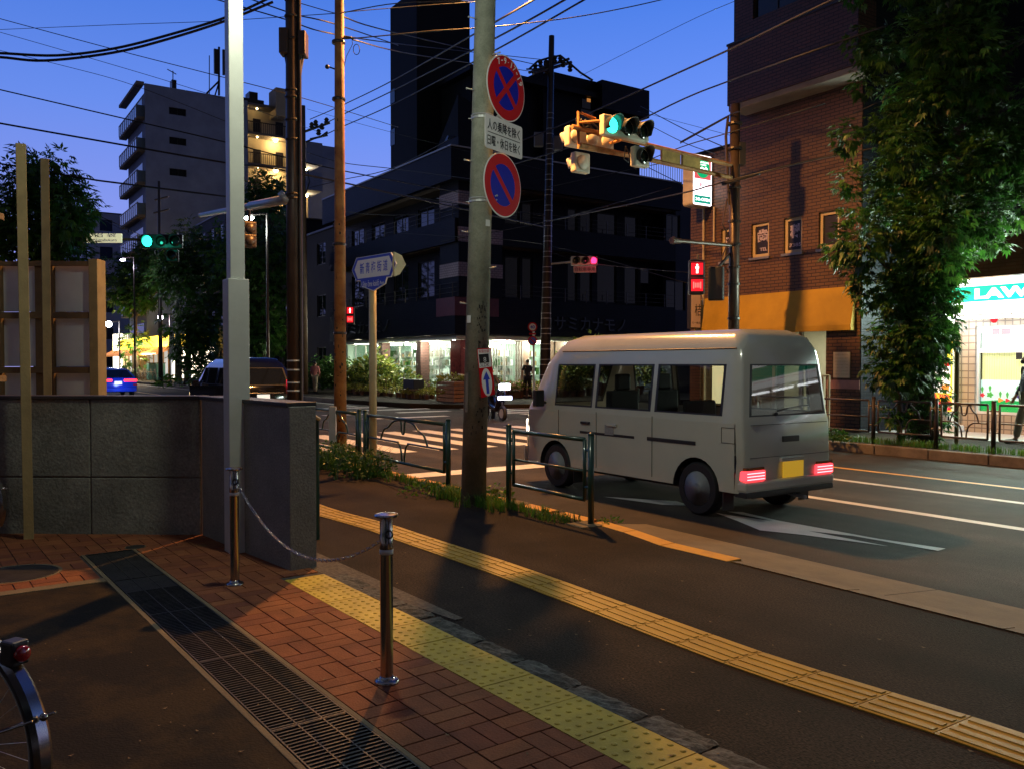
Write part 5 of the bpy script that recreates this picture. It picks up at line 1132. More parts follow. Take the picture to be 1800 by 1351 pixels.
# ------------------------------------------------------------ tall apartment block far left
TA = 18.0; sA = PTt(257, 400, TA)[0]; sA2 = PTt(211, 400, TA - .75)[0] + 1; ztA = PTt(257, 143, TA)[1]
ap = bthing('apartment_block', 'tall grey apartment block with glass balconies on one side and lit walkways', 'building', sA, TA)
tA1 = PSs(436, 300, sA)[0]
wz = [PSs(310, y, sA)[1] for y in (190, 242, 297)]
hA = []
for z in wz: hA.append((PSs(298, 300, sA)[0], PSs(328, 300, sA)[0], z - .75, z))
mb = MB(); holed(mb, 't', TA, tA1, 0, ztA, hA, sA - .4, sA); mb.box(sA2, sA - .4, TA, TA + .4, 0, ztA - .9); mb.box(sA2, sA - .4, TA + .4, tA1, ztA - 1.2, ztA - .9); mb.box(sA2 , sA2 + .4, TA + .4, tA1 + 14, 0, ztA - 1.2); build(mb, 'wall', M['render'], ap, RF)
for h_ in hA: window(ap, 't', h_, sA, -1, M['darkframe'], M['darkglass'], 2, fw=.06)
flz = []; zt = PTt(250, 214, TA - .75)[1]; 
dz_ = (PTt(207, 192, TA - .75)[1] - PTt(207, 245, TA - .75)[1])
z = PTt(207, 192, TA - .75)[1]
mb = MB(); mb.box(sA2 - 1, sA - .3, TA - .75, TA, z - .05, z + .25); build(mb, 'roof_eave', M['soffit'], ap, RF)
k = 0; zf = z - dz_
M['balglass'] = mat('pale_blue_balcony_glass', (.12, .18, .28), .12, .1, 2, coat=.4)
while zf > 2:
    mb = MB(); mb.box(sA2 - 1, sA - .3, TA - .75, TA - .001, zf - .25, zf); bl = build(mb, 'balcony', M['soffit'], ap, RF)
    mb = MB(); mb.box(sA2 - 1, sA - .3, TA - .75, TA - .71, zf + .001, zf + 1.15); mb.box(sA - .34, sA - .3, TA - .71, TA - .002, zf + .001, zf + 1.15); build(mb, 'glass_panel', M['balglass'], bl, RF)
    mb = MB(); x = sA2 - 1
    while x < sA - .3: mb.box(x, x + .06, TA - .79, TA - .751, zf, zf + 1.2); x += 1.1
    mb.box(sA2 - 1, sA - .26, TA - .80, TA - .70, zf + 1.15, zf + 1.22); build(mb, 'balcony_bars', M['alu'], bl, RF)
    mb = MB(); mb.box(sA2 + 1, sA - 1.5, TA - .02, TA + .02, zf + .1, zf + 2.2); build(mb, 'sliding_window', M['darkglass'], bl, RF)
    zf -= dz_
# lit access walkways on the right half
sB_ = sA - 2.2; tB0 = tA1; tB1 = PSs(526, 300, sB_)[0]
M['warmwall'] = mat('cream_render', (.50, .42, .28), .8, .06, 1)
ytops = [215, 268, 322, 375]; fl = [PSs(470, y, sB_)[1] for y in (186, 236, 290, 343, 396, 449)]
mb = MB(); mb.box(sB_ - 1.9, sB_ - 1.7, tB0, tB1, 0, fl[0] + .6); mb.box(sB_ - 8, sB_ - 1.9, tB1 - .3, tB1, 0, fl[0] + .6); build(mb, 'walkway_wall', M['warmwall'], ap, RF)
for i, z in enumerate(fl):
    mb = MB(); mb.box(sB_ - 1.7, sB_ + .1, tB0, tB1, z - .25, z); wk = build(mb, 'walkway', M['soffit'], ap, RF)
    if i:
        mb = MB(); x = tB0
        while x < tB1: mb.box(sB_, sB_ + .05, x, x + .05, z, z + 1.15); x += .22
        mb.box(sB_ - .01, sB_ + .06, tB0, tB1, z + 1.1, z + 1.2); build(mb, 'walkway_railing', M['darksteel'], wk, RF)
        for f_ in (.12, .42, .82):
            mb = MB(); x = tB0 + (tB1 - tB0) * f_; mb.box(sB_ - 1.75, sB_ - 1.69, x - 1.0, x - .1, z, z + 2.0); build(mb, 'door', M['darkpanel'], wk, RF)
    if i < len(fl) - 1:
        for f_, r_ in ((.12, .09), (.30, .09), (.62, .28)):
            mb = MB(); x = tB0 + (tB1 - tB0) * f_; mb.ball((sB_ - .8, x, z - .3), r_, 8, 6); build(mb, 'ceiling_light', M['lampwarm'], wk, RF, smooth=True)
for z in fl[:4]: lamp('POINT', R(sB_ - .7, tB0 + (tB1 - tB0) * .62, z - .75), 190, (1, .66, .28), .3)
mb = MB(); q0, q1 = PSs(486, 300, sB_ + .5)[0], PSs(508, 300, sB_ + .5)[0]; mb.box(sB_ - 2, sB_ + .5, q0, q1, PSs(490, 206, sB_)[1], PSs(490, 157, sB_)[1]); build(mb, 'stair_head', M['warmwall'], ap, RF)
mb = MB(); q0, q1 = PSs(538, 300, sB_ + 1)[0], PSs(567, 300, sB_ + 1)[0]
for ya, yb in ((254, 292), (306, 338)): mb.box(sB_ - 3, sB_ + 1, q0, q1, PSs(550, yb, sB_)[1], PSs(550, ya, sB_)[1])
build(mb, 'stair_wall', M['render'], ap, RF)
mb = MB(); mb.box(sB_ - 3, sB_ - 2.7, PSs(522, 300, sB_)[0], q1 - .4, 0, PSs(550, 254, sB_)[1]); build(mb, 'stair_back_wall', M['warmwall'], ap, RF)
for ya in (296, 343):
    mb = MB(); mb.ball((sB_ - 1.5, (q0 + q1) / 2, PSs(550, ya - 2, sB_)[1]), .16, 8, 6); build(mb, 'stair_light', M['lampwarm'], ap, RF); lamp('POINT', R(sB_ - 1.2, (q0 + q1) / 2, PSs(550, ya + 4, sB_)[1]), 90, (1, .66, .28), .2)
# roof gear
rg = bthing('phone_mast', 'lattice phone mast with tall antenna panels on the apartment roof', 'mast', sA - 3, PSs(384, 100, sA - 3)[0], ztA)
def rp_(px, py): t_, z = PSs(px, py, sA - 3); return V((sA - 3, t_, z))
mb = MB(); mb.tube(rp_(385, 168), rp_(385, 83), .12); mb.tube(rp_(363, 165), rp_(386, 142), .1); mb.tube(rp_(368, 168), rp_(368, 98), .05); mb.tube(rp_(378, 168), rp_(385, 145), .08); build(mb, 'pole', M['darksteel'], rg, RF)
for px in (380, 393):
    mb = MB(); a, b_ = rp_(px, 130 if px < 390 else 132), rp_(px, 87 if px < 390 else 88); mb.ob((a + b_) / 2, V((.15, 0, 0)), V((0, .24 if px < 390 else .12, 0)), V((0, 0, (b_.z - a.z) / 2))); build(mb, 'antenna_panel', M['darksteel'], rg, RF)
tv = bthing('tv_aerial', 'small television aerial on the apartment roof edge', 'aerial', sA - 2, PSs(304, 140, sA - 2)[0], ztA)
def rq(px, py): t_, z = PSs(px, py, sA - 2); return V((sA - 2, t_, z))
mb = MB(); mb.tube(rq(304, 150), rq(304, 125), .05); mb.tube(rq(294, 122), rq(310, 131), .05); mb.box(sA - 2.5, sA - 1.5, rq(299, 0).y, rq(307, 0).y, ztA - 1, rq(300, 142).z); build(mb, 'aerial', M['darksteel'], tv, RF)
tk = bthing('water_tank', 'square roof tank on legs beside the lit walkways', 'tank', sA - 4, PSs(443, 170, sA - 4)[0], fl[0] + 1)
def rt(px, py): t_, z = PSs(px, py, sA - 4); return V((sA - 4, t_, z))
mb = MB(); mb.box(sA - 5.5, sA - 4, rt(437, 0).y, rt(452, 0).y, rt(440, 175).z, rt(440, 161).z); build(mb, 'tank', M['darkframe'], tk, RF); mb = MB()
for p in (438, 450): mb.tube(rt(p, 195), rt(p, 175), .1, n=6)
build(mb, 'leg', M['darkframe'], tk, RF); mb = MB(); mb.box(sA - 6, sA - 2.2, tB0, rt(454, 0).y, fl[0], rt(440, 182).z); build(mb, 'plinth', M['darkframe'], tk, RF)
# ------------------------------------------------------------ other buildings
def block(name, label, s0, s1, t0, t1, h, m, rows=0, cols=0, lit=(), roof=None):
    b = bthing(name, label, 'building', (s0 + s1) / 2, (t0 + t1) / 2); holesf, holesr = [], []
    for r_ in range(rows):
        z = 1.2 + r_ * (h / max(rows, 1)); hh = h / rows * .42
        for c_ in range(cols): a = t0 + (t1 - t0) * (c_ + .3) / cols; holesf.append((a, a + (t1 - t0) / cols * .45, z, z + hh))
        cc = max(2, int((s1 - s0) / 3)) if s1 - s0 < 40 else 8
        for c_ in range(cc): a = s0 + (s1 - s0) * (c_ + .3) / cc; holesr.append((a, a + (s1 - s0) / cc * .45, z, z + hh))
    mb = MB(); holed(mb, 't', t0, t1, -.1, h, holesf, s1 - .25, s1); holed(mb, 's', s0, s1 - .25, -.1, h, holesr, t0, t0 + .25); mb.box(s0, s1 - .25, t0 + .25, t1, h - .3, h - .05); mb.box(s0, s0 + .25, t0 + .25, t1, -.1, h - .3); build(mb, 'wall', m, b, RF)
    mb = MB(); mb.box(s0 - .1, s1 + .1, t0 - .1, t0 + .3, h, h + .12); mb.box(s1 - .3, s1 + .1, t0 + .3, t1, h, h + .12); build(mb, 'parapet', roof or M['darkframe'], b, RF)
    for i, h_ in enumerate(holesf): window(b, 't', h_, s1, -1, M['darkframe'], M['lampdim'] if i in lit else M['darkglass'], 2)
    for i, h_ in enumerate(holesr): window(b, 's', h_, t0, 1, M['darkframe'], M['darkglass'], 2)
    return b
M['lampdim'] = emit('dim_lit_window', (.9, .85, .8), .6)
nb = block('dark_house', 'dark low building squeezed between the trees and the black building', sE - 13, sE - .4, TF + .6, TF + 12, 9.6, mat('dark_brown_render', (.03, .026, .025), .8, .15, .6), 3, 3, lit=(4,))
block('arched_house', 'dark grey house with a tall arched window below the apartment block', sA + 8, sA + 20, 20.5, 31, 14.5, M['greytile'], 4, 3)
ts0, ts1 = PTt(198, 600, 16.8)[0], PTt(300, 600, 16.8)[0]
block('terrace_building', 'blue-grey building far down the road behind the green signal', ts0 - 70, ts0 - 14, 16.6, 30, 21, M['render'], 6, 4)
block('roadside_building', 'long dark building hidden behind the near side trees', -190, -60, -14, 1.0, 7.5, mat('dark_roadside_render', (.04, .04, .045), .8, .15, .4), 2, 3)
block('roadside_house', 'dark house behind the hoarding at the far left', -54, -30, -22, -9.5, 7.2, mat('brown_house_render', (.05, .04, .035), .8, .15, .4), 2, 3)
# yellow lit shop far along the road
ys = bthing('yellow_shop', 'single-storey shop with glowing yellow fascia and bright interior far down the road', 'shop', (ts0 + ts1) / 2, 17)
EY = emit('yellow_fascia_lit', (1, .62, .05), 4.5); EI = emit('shop_interior_lit', (1, .93, .72), 4.0)
zt2 = PTt(280, 590, 16.8)[1]; zt1 = PTt(280, 610, 16.8)[1]
mb = MB(); mb.box(ts0, ts1, 16.8, 17.1, zt1, zt2); mb.box(ts1 - .3, ts1, 17.1, 22, zt1, zt2); build(mb, 'fascia', EY, ys, RF)
mb = MB(); mb.box(ts0, ts1, 17.2, 30, zt2 - .3, zt2 - .1); mb.box(ts0, ts1, 24, 24.3, 0, zt2 - .3); mb.box(ts0, ts0 + .3, 17.2, 24, 0, zt2 - .3); build(mb, 'wall', M['warmwall'], ys, RF)
mb = MB(); mb.box(ts0 + .3, ts1, 20.5, 20.6, .1, zt1); mb.box(ts0 + .5, ts0 + 4.5, 16.75, 17.1, 0, zt2 + .8); build(mb, 'interior', EI, ys, RF)
mb = MB(); mb.prism([(16.8, zt1), (15.6, zt1 - .6), (15.6, zt1 - .75), (16.8, zt1 - .3)], (ts0, 0, 0), (0, 1, 0), (0, 0, 1), (ts1 - ts0, 0, 0)); build(mb, 'awning', emit('backlit_orange_awning', (.9, .33, .08), .7), ys, RF)
mb = MB(); n_ = 14
for i in range(n_): x = ts0 + (ts1 - ts0) * i / n_; mb.box(x, x + .12, 17.0, 17.1, 0, zt1)
build(mb, 'mullions', M['timber2'], ys, RF)
lamp('POINT', R(ts1 - 6, 15.0, 2.6), 1800, (1, .80, .45), .6)
random.seed(8)
for i in range(9):
    s_ = ts1 - 1.5 - i * 1.6; t = bthing('parked_bicycle', 'bicycle before the yellow shop, %s from the right in the row' % ORD[i], 'bicycle', s_, 15.4, .05, 'bicycles in front of the yellow shop')
    for e in (-.5, .5):
        mb = MB(); c_ = R(s_, 15.4 + e, .38); mb.path([c_ + (RY * math.cos(q) + UZ * math.sin(q)) * .33 for q in [k * .3927 for k in range(16)]], .02, 5, closed=True); build(mb, 'wheel', M['black'], t)
    mb = MB(); c_ = R(s_, 15.4, .4); mb.tube(c_ - RY * .5, c_ + UZ * .4 - RY * .1, .02); mb.tube(c_ + RY * .5, c_ + UZ * .6 + RY * .35, .02); mb.tube(c_ + UZ * .4 - RY * .1, c_ + UZ * .45 + RY * .38, .02); mb.tube(c_ + UZ * .62 + RY * .35 - RX * .25, c_ + UZ * .62 + RY * .35 + RX * .25, .015); build(mb, 'frame', M['alu'], t)
for k, (px, py) in enumerate(((268, 660), (281, 660))):
    a = G(px, 668, .05); t = thing('dustbin', 'teal refuse bin before the yellow shop, %s of the two' % ('left' if k == 0 else 'right'), 'bin', a, ANG, 'teal bins outside the yellow shop')
    mb = MB(); mb.ob(a + UZ * .75, RX * .45, RY * .4, UZ * .75); build(mb, 'body', mat('teal_plastic', (.05, .20, .24), .5, .05, 4), t, bevel=.05); mb = MB(); mb.ob(a + UZ * 1.54, RX * .47, RY * .42, UZ * .04); build(mb, 'lid', M['trim'], t)
# unseen building and canopy behind the camera, added to block sky light
hb = thing('sky_blocker_building', 'unseen grey building added behind the viewer to block sky light', 'building', PF @ V((3, -6, 0)), ANGP)
mb = MB(); mb.box(1.2, 22, -22, 1.9, 2.9, 14); mb.box(1.6, 22, -22, .2, 0, 2.9); mb.box(-9, 1.2, -30, -4.2, 0, 9); mb.box(-9, 1.2, -4.2, -2.4, 2.95, 3.3); mb.box(-1.6, 1.2, -2.4, 1.6, 2.95, 3.3); build(mb, 'wall', M['render'], hb, PF)
mb = MB(); mb.box(1.55, 1.59, -3.2, -.3, .3, 2.5); build(mb, 'window', M['darkglass'], hb, PF)
# ================================================================== vehicles
VF = Matrix(((-RX.x, RY.x, 0, 0), (-RX.y, RY.y, 0, 0), (0, 0, 1, 0), (0, 0, 0, 1)))   # x forward (away down the road), y to the right
def vehicle(name, label, s_rear, t0, L, W, rows, xs, wins, arches, wr, paint, gl, belt, front_win=True, rear_win=True, c=.10, cat='car', group=None, belly=.30, zroad=-.10):
    t = thing(name, label, cat, R(s_rear - L / 2, t0 + W / 2, zroad), ANG, group)
    Mx = Matrix.Translation(R(s_rear, t0, zroad)) @ VF
    def ring(r):
        z, ins, xr, xf = r; pts = []; lab = []
        side = [xr + c] + [x for x in xs] + [xf - c]
        pts += [(min(max(x, xr + c), xf - c), ins, z) for x in side]; lab += ['L%d' % i for i in range(len(side) - 1)] + ['c']
        pts += [(xf - c * .3, ins + c * .3, z)]; lab += ['c']
        pts += [(xf, ins + c, z)]; lab += ['F']
        pts += [(xf, W - ins - c, z)]; lab += ['c']
        pts += [(xf - c * .3, W - ins - c * .3, z)]; lab += ['c']
        pts += [(min(max(x, xr + c), xf - c), W - ins, z) for x in reversed(side)]; lab += ['R%d' % i for i in reversed(range(len(side) - 1))] + ['c']
        pts += [(xr + c * .3, W - ins - c * .3, z)]; lab += ['c']
        pts += [(xr, W - ins - c, z)]; lab += ['B']
        pts += [(xr, ins + c, z)]; lab += ['c']
        pts += [(xr + c * .3, ins + c * .3, z)]; lab += ['c']
        return pts, lab
    rings = [ring(r) for r in rows]; n = len(rings[0][0]); body = MB(); glass_ = MB(); seal = MB()
    for k in range(len(rows) - 1):
        P0, lab = rings[k]; P1, _ = rings[k + 1]
        for i in range(n):
            j = (i + 1) % n; l = lab[i]
            if k < belt and l[0] in 'LR' : continue
            q = (P0[i], P0[j], P1[j], P1[i])
            isw = (k == belt + 1) and (l in wins or (l == 'F' and front_win) or (l == 'B' and rear_win))
            if isw:
                # inset pane inside a body rim
                cx_ = [sum(p[a] for p in q) / 4 for a in range(3)]; e = .07 if l[0] in 'LR' else .06
                q2 = [tuple(p[a] + (cx_[a] - p[a]) * e for a in range(3)) for p in q]
                for a in range(4): seal.add([q[a], q[(a + 1) % 4], q2[(a + 1) % 4], q2[a]], [(0, 1, 2, 3)])
                glass_.quad(*q2)
            else: body.quad(*q)
    body.add(rings[-1][0], [tuple(range(n))])
    # lower sides with wheel arches
    z0 = rows[0][0]; z1 = rows[belt][0]
    for y in (rows[0][1], W - rows[0][1]):
        x0, x1 = rows[0][2] + c, rows[0][3] - c; poly = [(x0, z0)]
        for xc in arches:
            rr = wr * 1.17; poly += [(xc - rr * math.cos(q), max(z0, wr + rr * math.sin(q))) for q in [math.pi * k / 14 for k in range(0, 15)]]
        poly += [(x1, z0), (x1, z1), (x0, z1)]
        zs = sorted(set([z1])); vs = [(x, y, z) for x, z in poly]; body.add(vs, [tuple(range(len(vs)))])
        yy2 = y + (.28 if y < W / 2 else -.28)
        for xc in arches:
            rr = wr * 1.17; a_ = [(xc - rr * math.cos(q), wr + rr * math.sin(q)) for q in [math.pi * k / 14 for k in range(0, 15)]]
    mbody = build(body, 'body', paint, t, Mx, smooth=True, weld=True, bevel=.012)
    build(glass_, 'windows', gl, t, Mx); build(seal, 'window_seals', M['trim'], t, Mx)
    mb = MB()
    for y in (rows[0][1] + .005, W - rows[0][1] - .005):
        for xc in arches:
            rr = wr * 1.17; yy2 = y + (.27 if y < W / 2 else -.27)
            a_ = [(xc - rr * math.cos(q), wr + rr * math.sin(q)) for q in [math.pi * k / 14 for k in range(0, 15)]]
            for (xa, za), (xb, zb) in zip(a_, a_[1:]): mb.quad((xa, y, za), (xb, y, zb), (xb, yy2, zb), (xa, yy2, za))
            mb.add([(x, yy2, z) for x, z in a_], [tuple(range(15))])
    mb.box(rows[0][2] + .1, rows[0][3] - .1, .3, W - .3, belly - .08, rows[0][0] + .12)
    build(mb, 'underbody', M['black'], t, Mx)
    for xc in arches:
        for y, sg in ((rows[0][1] + .02, 1), (W - rows[0][1] - .02, -1)):
            mb = MB(); mb.lathe((xc, y, wr), (0, sg, 0), [(.01, .045), (wr * .64, .045), (wr * .66, 0), (wr * .92, .0), (wr, .03), (wr, .14), (wr * .9, .17), (.01, .17)], 28); wl = build(mb, 'wheel', M['black'], t, Mx, smooth=True, weld=True)
            mb = MB(); mb.lathe((xc, y + sg * .004, wr), (0, sg, 0), [(.01, .0), (wr * .2, 0), (wr * .25, .025), (wr * .5, .03), (wr * .60, .004), (wr * .65, .0)], 24); build(mb, 'rim', M['galv'], wl, Mx, smooth=True)
    return t, Mx
def vtext(s, m, par, Mx, x, y0, y1, z0, z1):     # text on the rear face (proper reading direction)
    X_ = (Mx.to_3x3() @ V((0, 1, 0))); o = Mx @ V((x, y0, z0)); text(s, m, par, o, X_, UZ, y1 - y0, z1 - z0, ext=.002)
# ---- white kei van in the near lane
L = 3.86
rows = [(.30, .012, .03, L - .03), (.62, .012, .0, L), (1.00, .012, .02, L - .05), (1.07, .02, .035, L - .10), (1.60, .085, .085, L - .40), (1.75, .115, .11, L - .54), (1.89, .19, .17, L - .68), (1.965, .34, .30, L - .84)]
van, VM = vehicle('van', 'white kei van with a yellow plate passing in the near lane, seen from behind', -5.74, 6.64, L, 1.46, rows,
    [.30, 1.30, 1.36, 2.34, 2.40, 3.16], {'L1', 'L3', 'L5', 'R1', 'R3', 'R5'}, [.66, 3.14], .285, M['vanwhite'], M['vanglass'], 2, cat='van')
L_ = L
mb = MB(); mb.box(1.0, 1.05, .2, .7, .5, 1.2); mb.box(2.2, 2.3, .15, .62, .5, 1.28); mb.box(2.2, 2.3, .85, 1.3, .5, 1.28); mb.box(2.22, 2.28, .27, .5, 1.28, 1.48); mb.box(2.22, 2.28, .96, 1.2, 1.28, 1.48); mb.box(3.1, 3.3, .15, 1.3, .7, 1.02); mb.box(.2, 3.2, .08, 1.38, .42, .5)
build(mb, 'seats', M['trim'], van, VM, bevel=.03)
mb = MB()
for i in range(10): q = i * .628; 
mb.path([(2.95 + .03 * math.sin(q), .98 + .17 * math.cos(q), 1.12 + .17 * math.sin(q)) for q in [k * .524 for k in range(12)]], .014, 6, closed=True); build(mb, 'steering_wheel', M['trim'], van, VM)
mb = MB(); mb.box(1.62, 2.62, -.004 + .012, .013, .745, .775); mb.box(.66, 1.40, .004, .013, .745, .785); build(mb, 'sliding_door_rail', M['trim'], van, VM)
mb = MB(); mb.box(2.30, 2.305, .006, .0125, .34, 1.02); mb.box(1.32, 1.325, .006, .0125, .34, 1.02); mb.box(3.06, 3.065, .006, .0125, .62, 1.02); build(mb, 'door_gap', M['trim'], van, VM)
for x in (2.42, 1.92): mb = MB(); mb.box(x, x + .17, -.012, .011, .865, .895); build(mb, 'door_handle', M['vanwhite'] if x < 2 else M['trim'], van, VM, bevel=.004)
mb = MB(); mb.box(1.98, 2.14, .006, .0118, .76, .88); build(mb, 'company_lettering', mat('grey_panel_print', (.25, .26, .25), .5, .1, 30), van, VM)
rear = lambda z: 0.0
TL = emit('tail_lamp_lit', (1, .045, .06), 2.6)
for y0, y1 in ((.03, .32), (1.14, 1.43)):
    mb = MB(); mb.box(-.012, .09, y0, y1, .43, .53); mb.v = [(x, y, z) for x, y, z in mb.v]; tl = build(mb, 'tail_light', TL, van, VM, bevel=.01)
for y0, y1 in ((.045, .305), (1.155, 1.415)):
    for z_ in (.447, .477, .507): mb = MB(); mb.box(-.0145, -.012, y0, y1, z_ - .004, z_ + .004); build(mb, 'lamp_core', emit('tail_lamp_core', (1, .35, .38), 3.2), van, VM)
for y0, y1 in ((.03, .32), (1.14, 1.43)): mb = MB(); mb.box(-.008, .07, y0 + .01, y1 - .01, .535, .565); build(mb, 'indicator_lens', mat('dull_amber_lens', (.25, .08, .02), .2, .05, 5), van, VM, bevel=.006)
mb = MB(); mb.box(-.02, .12, .02, 1.44, .31, .425); build(mb, 'rear_bumper', M['vanwhite'], van, VM, bevel=.03); mb = MB(); mb.box(-.012, .14, .03, 1.43, .26, .315); build(mb, 'bumper_step', M['trim'], van, VM, bevel=.01)
mb = MB()
for a_, b_, c_, d_ in ((.12, .30, .80, .804), (.12, .30, .955, .959)): mb.box(a_, b_, .006, .0125, c_, d_)
for a_ in (.12, .297): mb.box(a_, a_ + .003, .006, .0125, .80, .957)
build(mb, 'fuel_flap_gap', M['trim'], van, VM)
for xc in (.66 - .36, 3.14 - .36):
    for y in (.04, 1.26): mb = MB(); mb.box(xc, xc + .012, y, y + .16, .10, .34); build(mb, 'mudflap', M['black'], van, VM)
mb = MB(); mb.tube((-.02, .95, .2), (.2, .95, .22), .022, n=10); build(mb, 'exhaust', M['galv'], van, VM)
mb = MB(); mb.box(-.028, -.021, .57, .90, .435, .60); pl = build(mb, 'number_plate', emit('lit_yellow_plate', (.9, .5, .03), .38, (.8, .45, .02)), van, VM)
mb = MB(); mb.box(-.03, .01, .55, .92, .60, .64); build(mb, 'plate_lamp_cover', M['vanwhite'], van, VM, bevel=.006)
mb = MB(); mb.box(-.004, .016, .60, .86, .80, .86); build(mb, 'tailgate_handle', M['trim'], van, VM, bevel=.004)
mb = MB(); mb.box(.006, .017, .12, 1.34, .985, .99); mb.box(-.001, .01, .10, 1.36, .655, .66); build(mb, 'tailgate_gap', M['trim'], van, VM)
mb = MB(); mb.path([(.03, .55, 1.12), (.055, .80, 1.15), (.06, 1.1, 1.17)], .008, 5); mb.ball((.025, .52, 1.09), .02); build(mb, 'rear_wiper', M['trim'], van, VM)
mb = MB(); mb.box(L - .035, L + .012, .06, .28, .66, .86); build(mb, 'headlight', emit('headlight_lit', (1, .86, .66), 9), van, VM, bevel=.02)
mb = MB(); mb.box(L - .035, L + .012, 1.18, 1.40, .66, .86); build(mb, 'headlight', emit('headlight_lit', (1, .86, .66), 9), van, VM, bevel=.02)
mb = MB(); mb.box(L - .03, L + .03, .03, 1.43, .28, .50); build(mb, 'front_bumper', M['vanwhite'], van, VM, bevel=.03)
for y, sg in ((-.11, -1), (1.57, 1)):
    mb = MB(); mb.ob((L - .52, y, 1.16), (.04, 0, 0), (0, .07, 0), (0, 0, .11)); mb.tube((L - .5, y + .08 * -sg, 1.1), (L - .5, y - sg * .14, 1.1), .018); build(mb, 'wing_mirror', M['trim'], van, VM, bevel=.015)
mb = MB(); mb.tube((L - .75, .118, 1.76), (.2, .118, 1.76), .009, n=5); build(mb, 'roof_gutter', M['trim'], van, VM)
o = VM @ V((L + .3, .73, .7)); 
vl = lamp('SPOT', VM @ V((L + .06, .3, .74)), 60, (1, .85, .65), .06, spot=1.2); vl.rotation_euler = (V(-RX) + V((0, 0, -.12))).to_track_quat('-Z', 'Y').to_euler()
# ---- black minivan in the junction
L = 4.6
rows = [(.28, .015, .03, L - .03), (.62, .015, .0, L), (.98, .015, .04, L - .08), (1.04, .03, .07, L - .9), (1.50, .12, .28, L - 1.55), (1.62, .18, .36, L - 1.70), (1.74, .30, .46, L - 1.9), (1.78, .48, .62, L - 2.05)]
mv, MM = vehicle('minivan', 'black minivan driving away through the junction, half hidden by the grey pole', -22.6, 6.35, L, 1.72, rows,
    [.55, 1.5, 1.6, 2.55, 2.65, 3.3], {'L1', 'L3', 'L5', 'R1', 'R3', 'R5'}, [.9, 3.75], .32, M['blackgloss'], M['darkglass'], 2)
for y0, y1 in ((.03, .2), (1.52, 1.69)):
    mb = MB(); mb.box(-.01, .12, y0, y1, .80, 1.18); build(mb, 'tail_light', emit('dim_tail_lamp', (.9, .03, .06), .9), mv, MM, bevel=.02)
mb = MB(); mb.box(-.015, -.008, .69, 1.03, .64, .80); pl = build(mb, 'number_plate', emit('lit_white_plate', (.75, .95, .95), .7, (.8, .8, .8)), mv, MM)
mb = MB(); mb.box(-.02, .03, .3, 1.42, .82, .85); mb.box(-.03, .1, .02, 1.70, .30, .52); build(mb, 'rear_trim', M['steel'], mv, MM, bevel=.01)
mb = MB(); mb.box(L - .15, L + .01, .04, .3, .62, .78); build(mb, 'headlight', emit('amber_headlight', (1, .7, .35), 5), mv, MM, bevel=.02)
for y, sg in ((-.1, -1), (1.82, 1)): mb = MB(); mb.ob((L - 1.35, y, 1.06), (.06, 0, 0), (0, .09, 0), (0, 0, .08)); build(mb, 'wing_mirror', M['blackgloss'], mv, MM, bevel=.02)
mb = MB(); mb.ball((.9, .05, .3), .03); mb.box(1.0, 3.4, .008, .016, .50, .53); build(mb, 'side_trim', M['steel'], mv, MM)
# ---- blue hatchback further down the road
L = 4.4
rows = [(.25, .015, .03, L - .03), (.55, .015, .0, L), (.86, .015, .05, L - .12), (.93, .05, .10, L - 1.25), (1.30, .24, .85, L - 2.05), (1.37, .32, 1.05, L - 2.2), (1.41, .45, 1.25, L - 2.4)]
bc, BM = vehicle('blue_car', 'bright blue hatchback with red tail lights far down the road, left of the trees', -45.8, 6.5, L, 1.78, rows,
    [.5, 1.25, 1.32, 2.15, 2.2, 2.9], {'L1', 'L3', 'L5', 'R1', 'R3', 'R5'}, [.85, 3.5], .32, mat('bright_blue_paint', (.01, .06, .75), .18, .05, 2, coat=.8), M['darkglass'], 2)
for y0, y1, y2 in ((.02, .62, .2), (1.76, 1.16, 1.58)):
    mb = MB(); a, b_ = sorted((y0, y1)); mb.box(-.012, .06, a, b_, .74, .86); build(mb, 'tail_light', emit('car_tail_lamp', (1, .03, .04), 4), bc, BM, bevel=.02)
    mb = MB(); a, b_ = sorted((y0, y2)); mb.box(-.014, .05, a, b_, .55, .62); build(mb, 'reflector', M['red'], bc, BM)
mb = MB(); mb.box(-.014, -.008, .72, 1.06, .60, .76); pl = build(mb, 'number_plate', emit('lit_plate', (.9, .95, 1), .8, (.8, .8, .8)), bc, BM)
mb = MB(); mb.box(.02, .22, .25, 1.53, .955, .975); build(mb, 'spoiler', M['blackgloss'], bc, BM)
mb = MB(); mb.box(-.03, .1, .05, 1.73, .25, .42); build(mb, 'rear_bumper', mat('blue_bumper', (.01, .07, .8), .3, .05, 2), bc, BM, bevel=.03)
bl_ = lamp('POINT', BM @ V((-.9, .9, .7)), 26, (.35, .5, 1), .2)
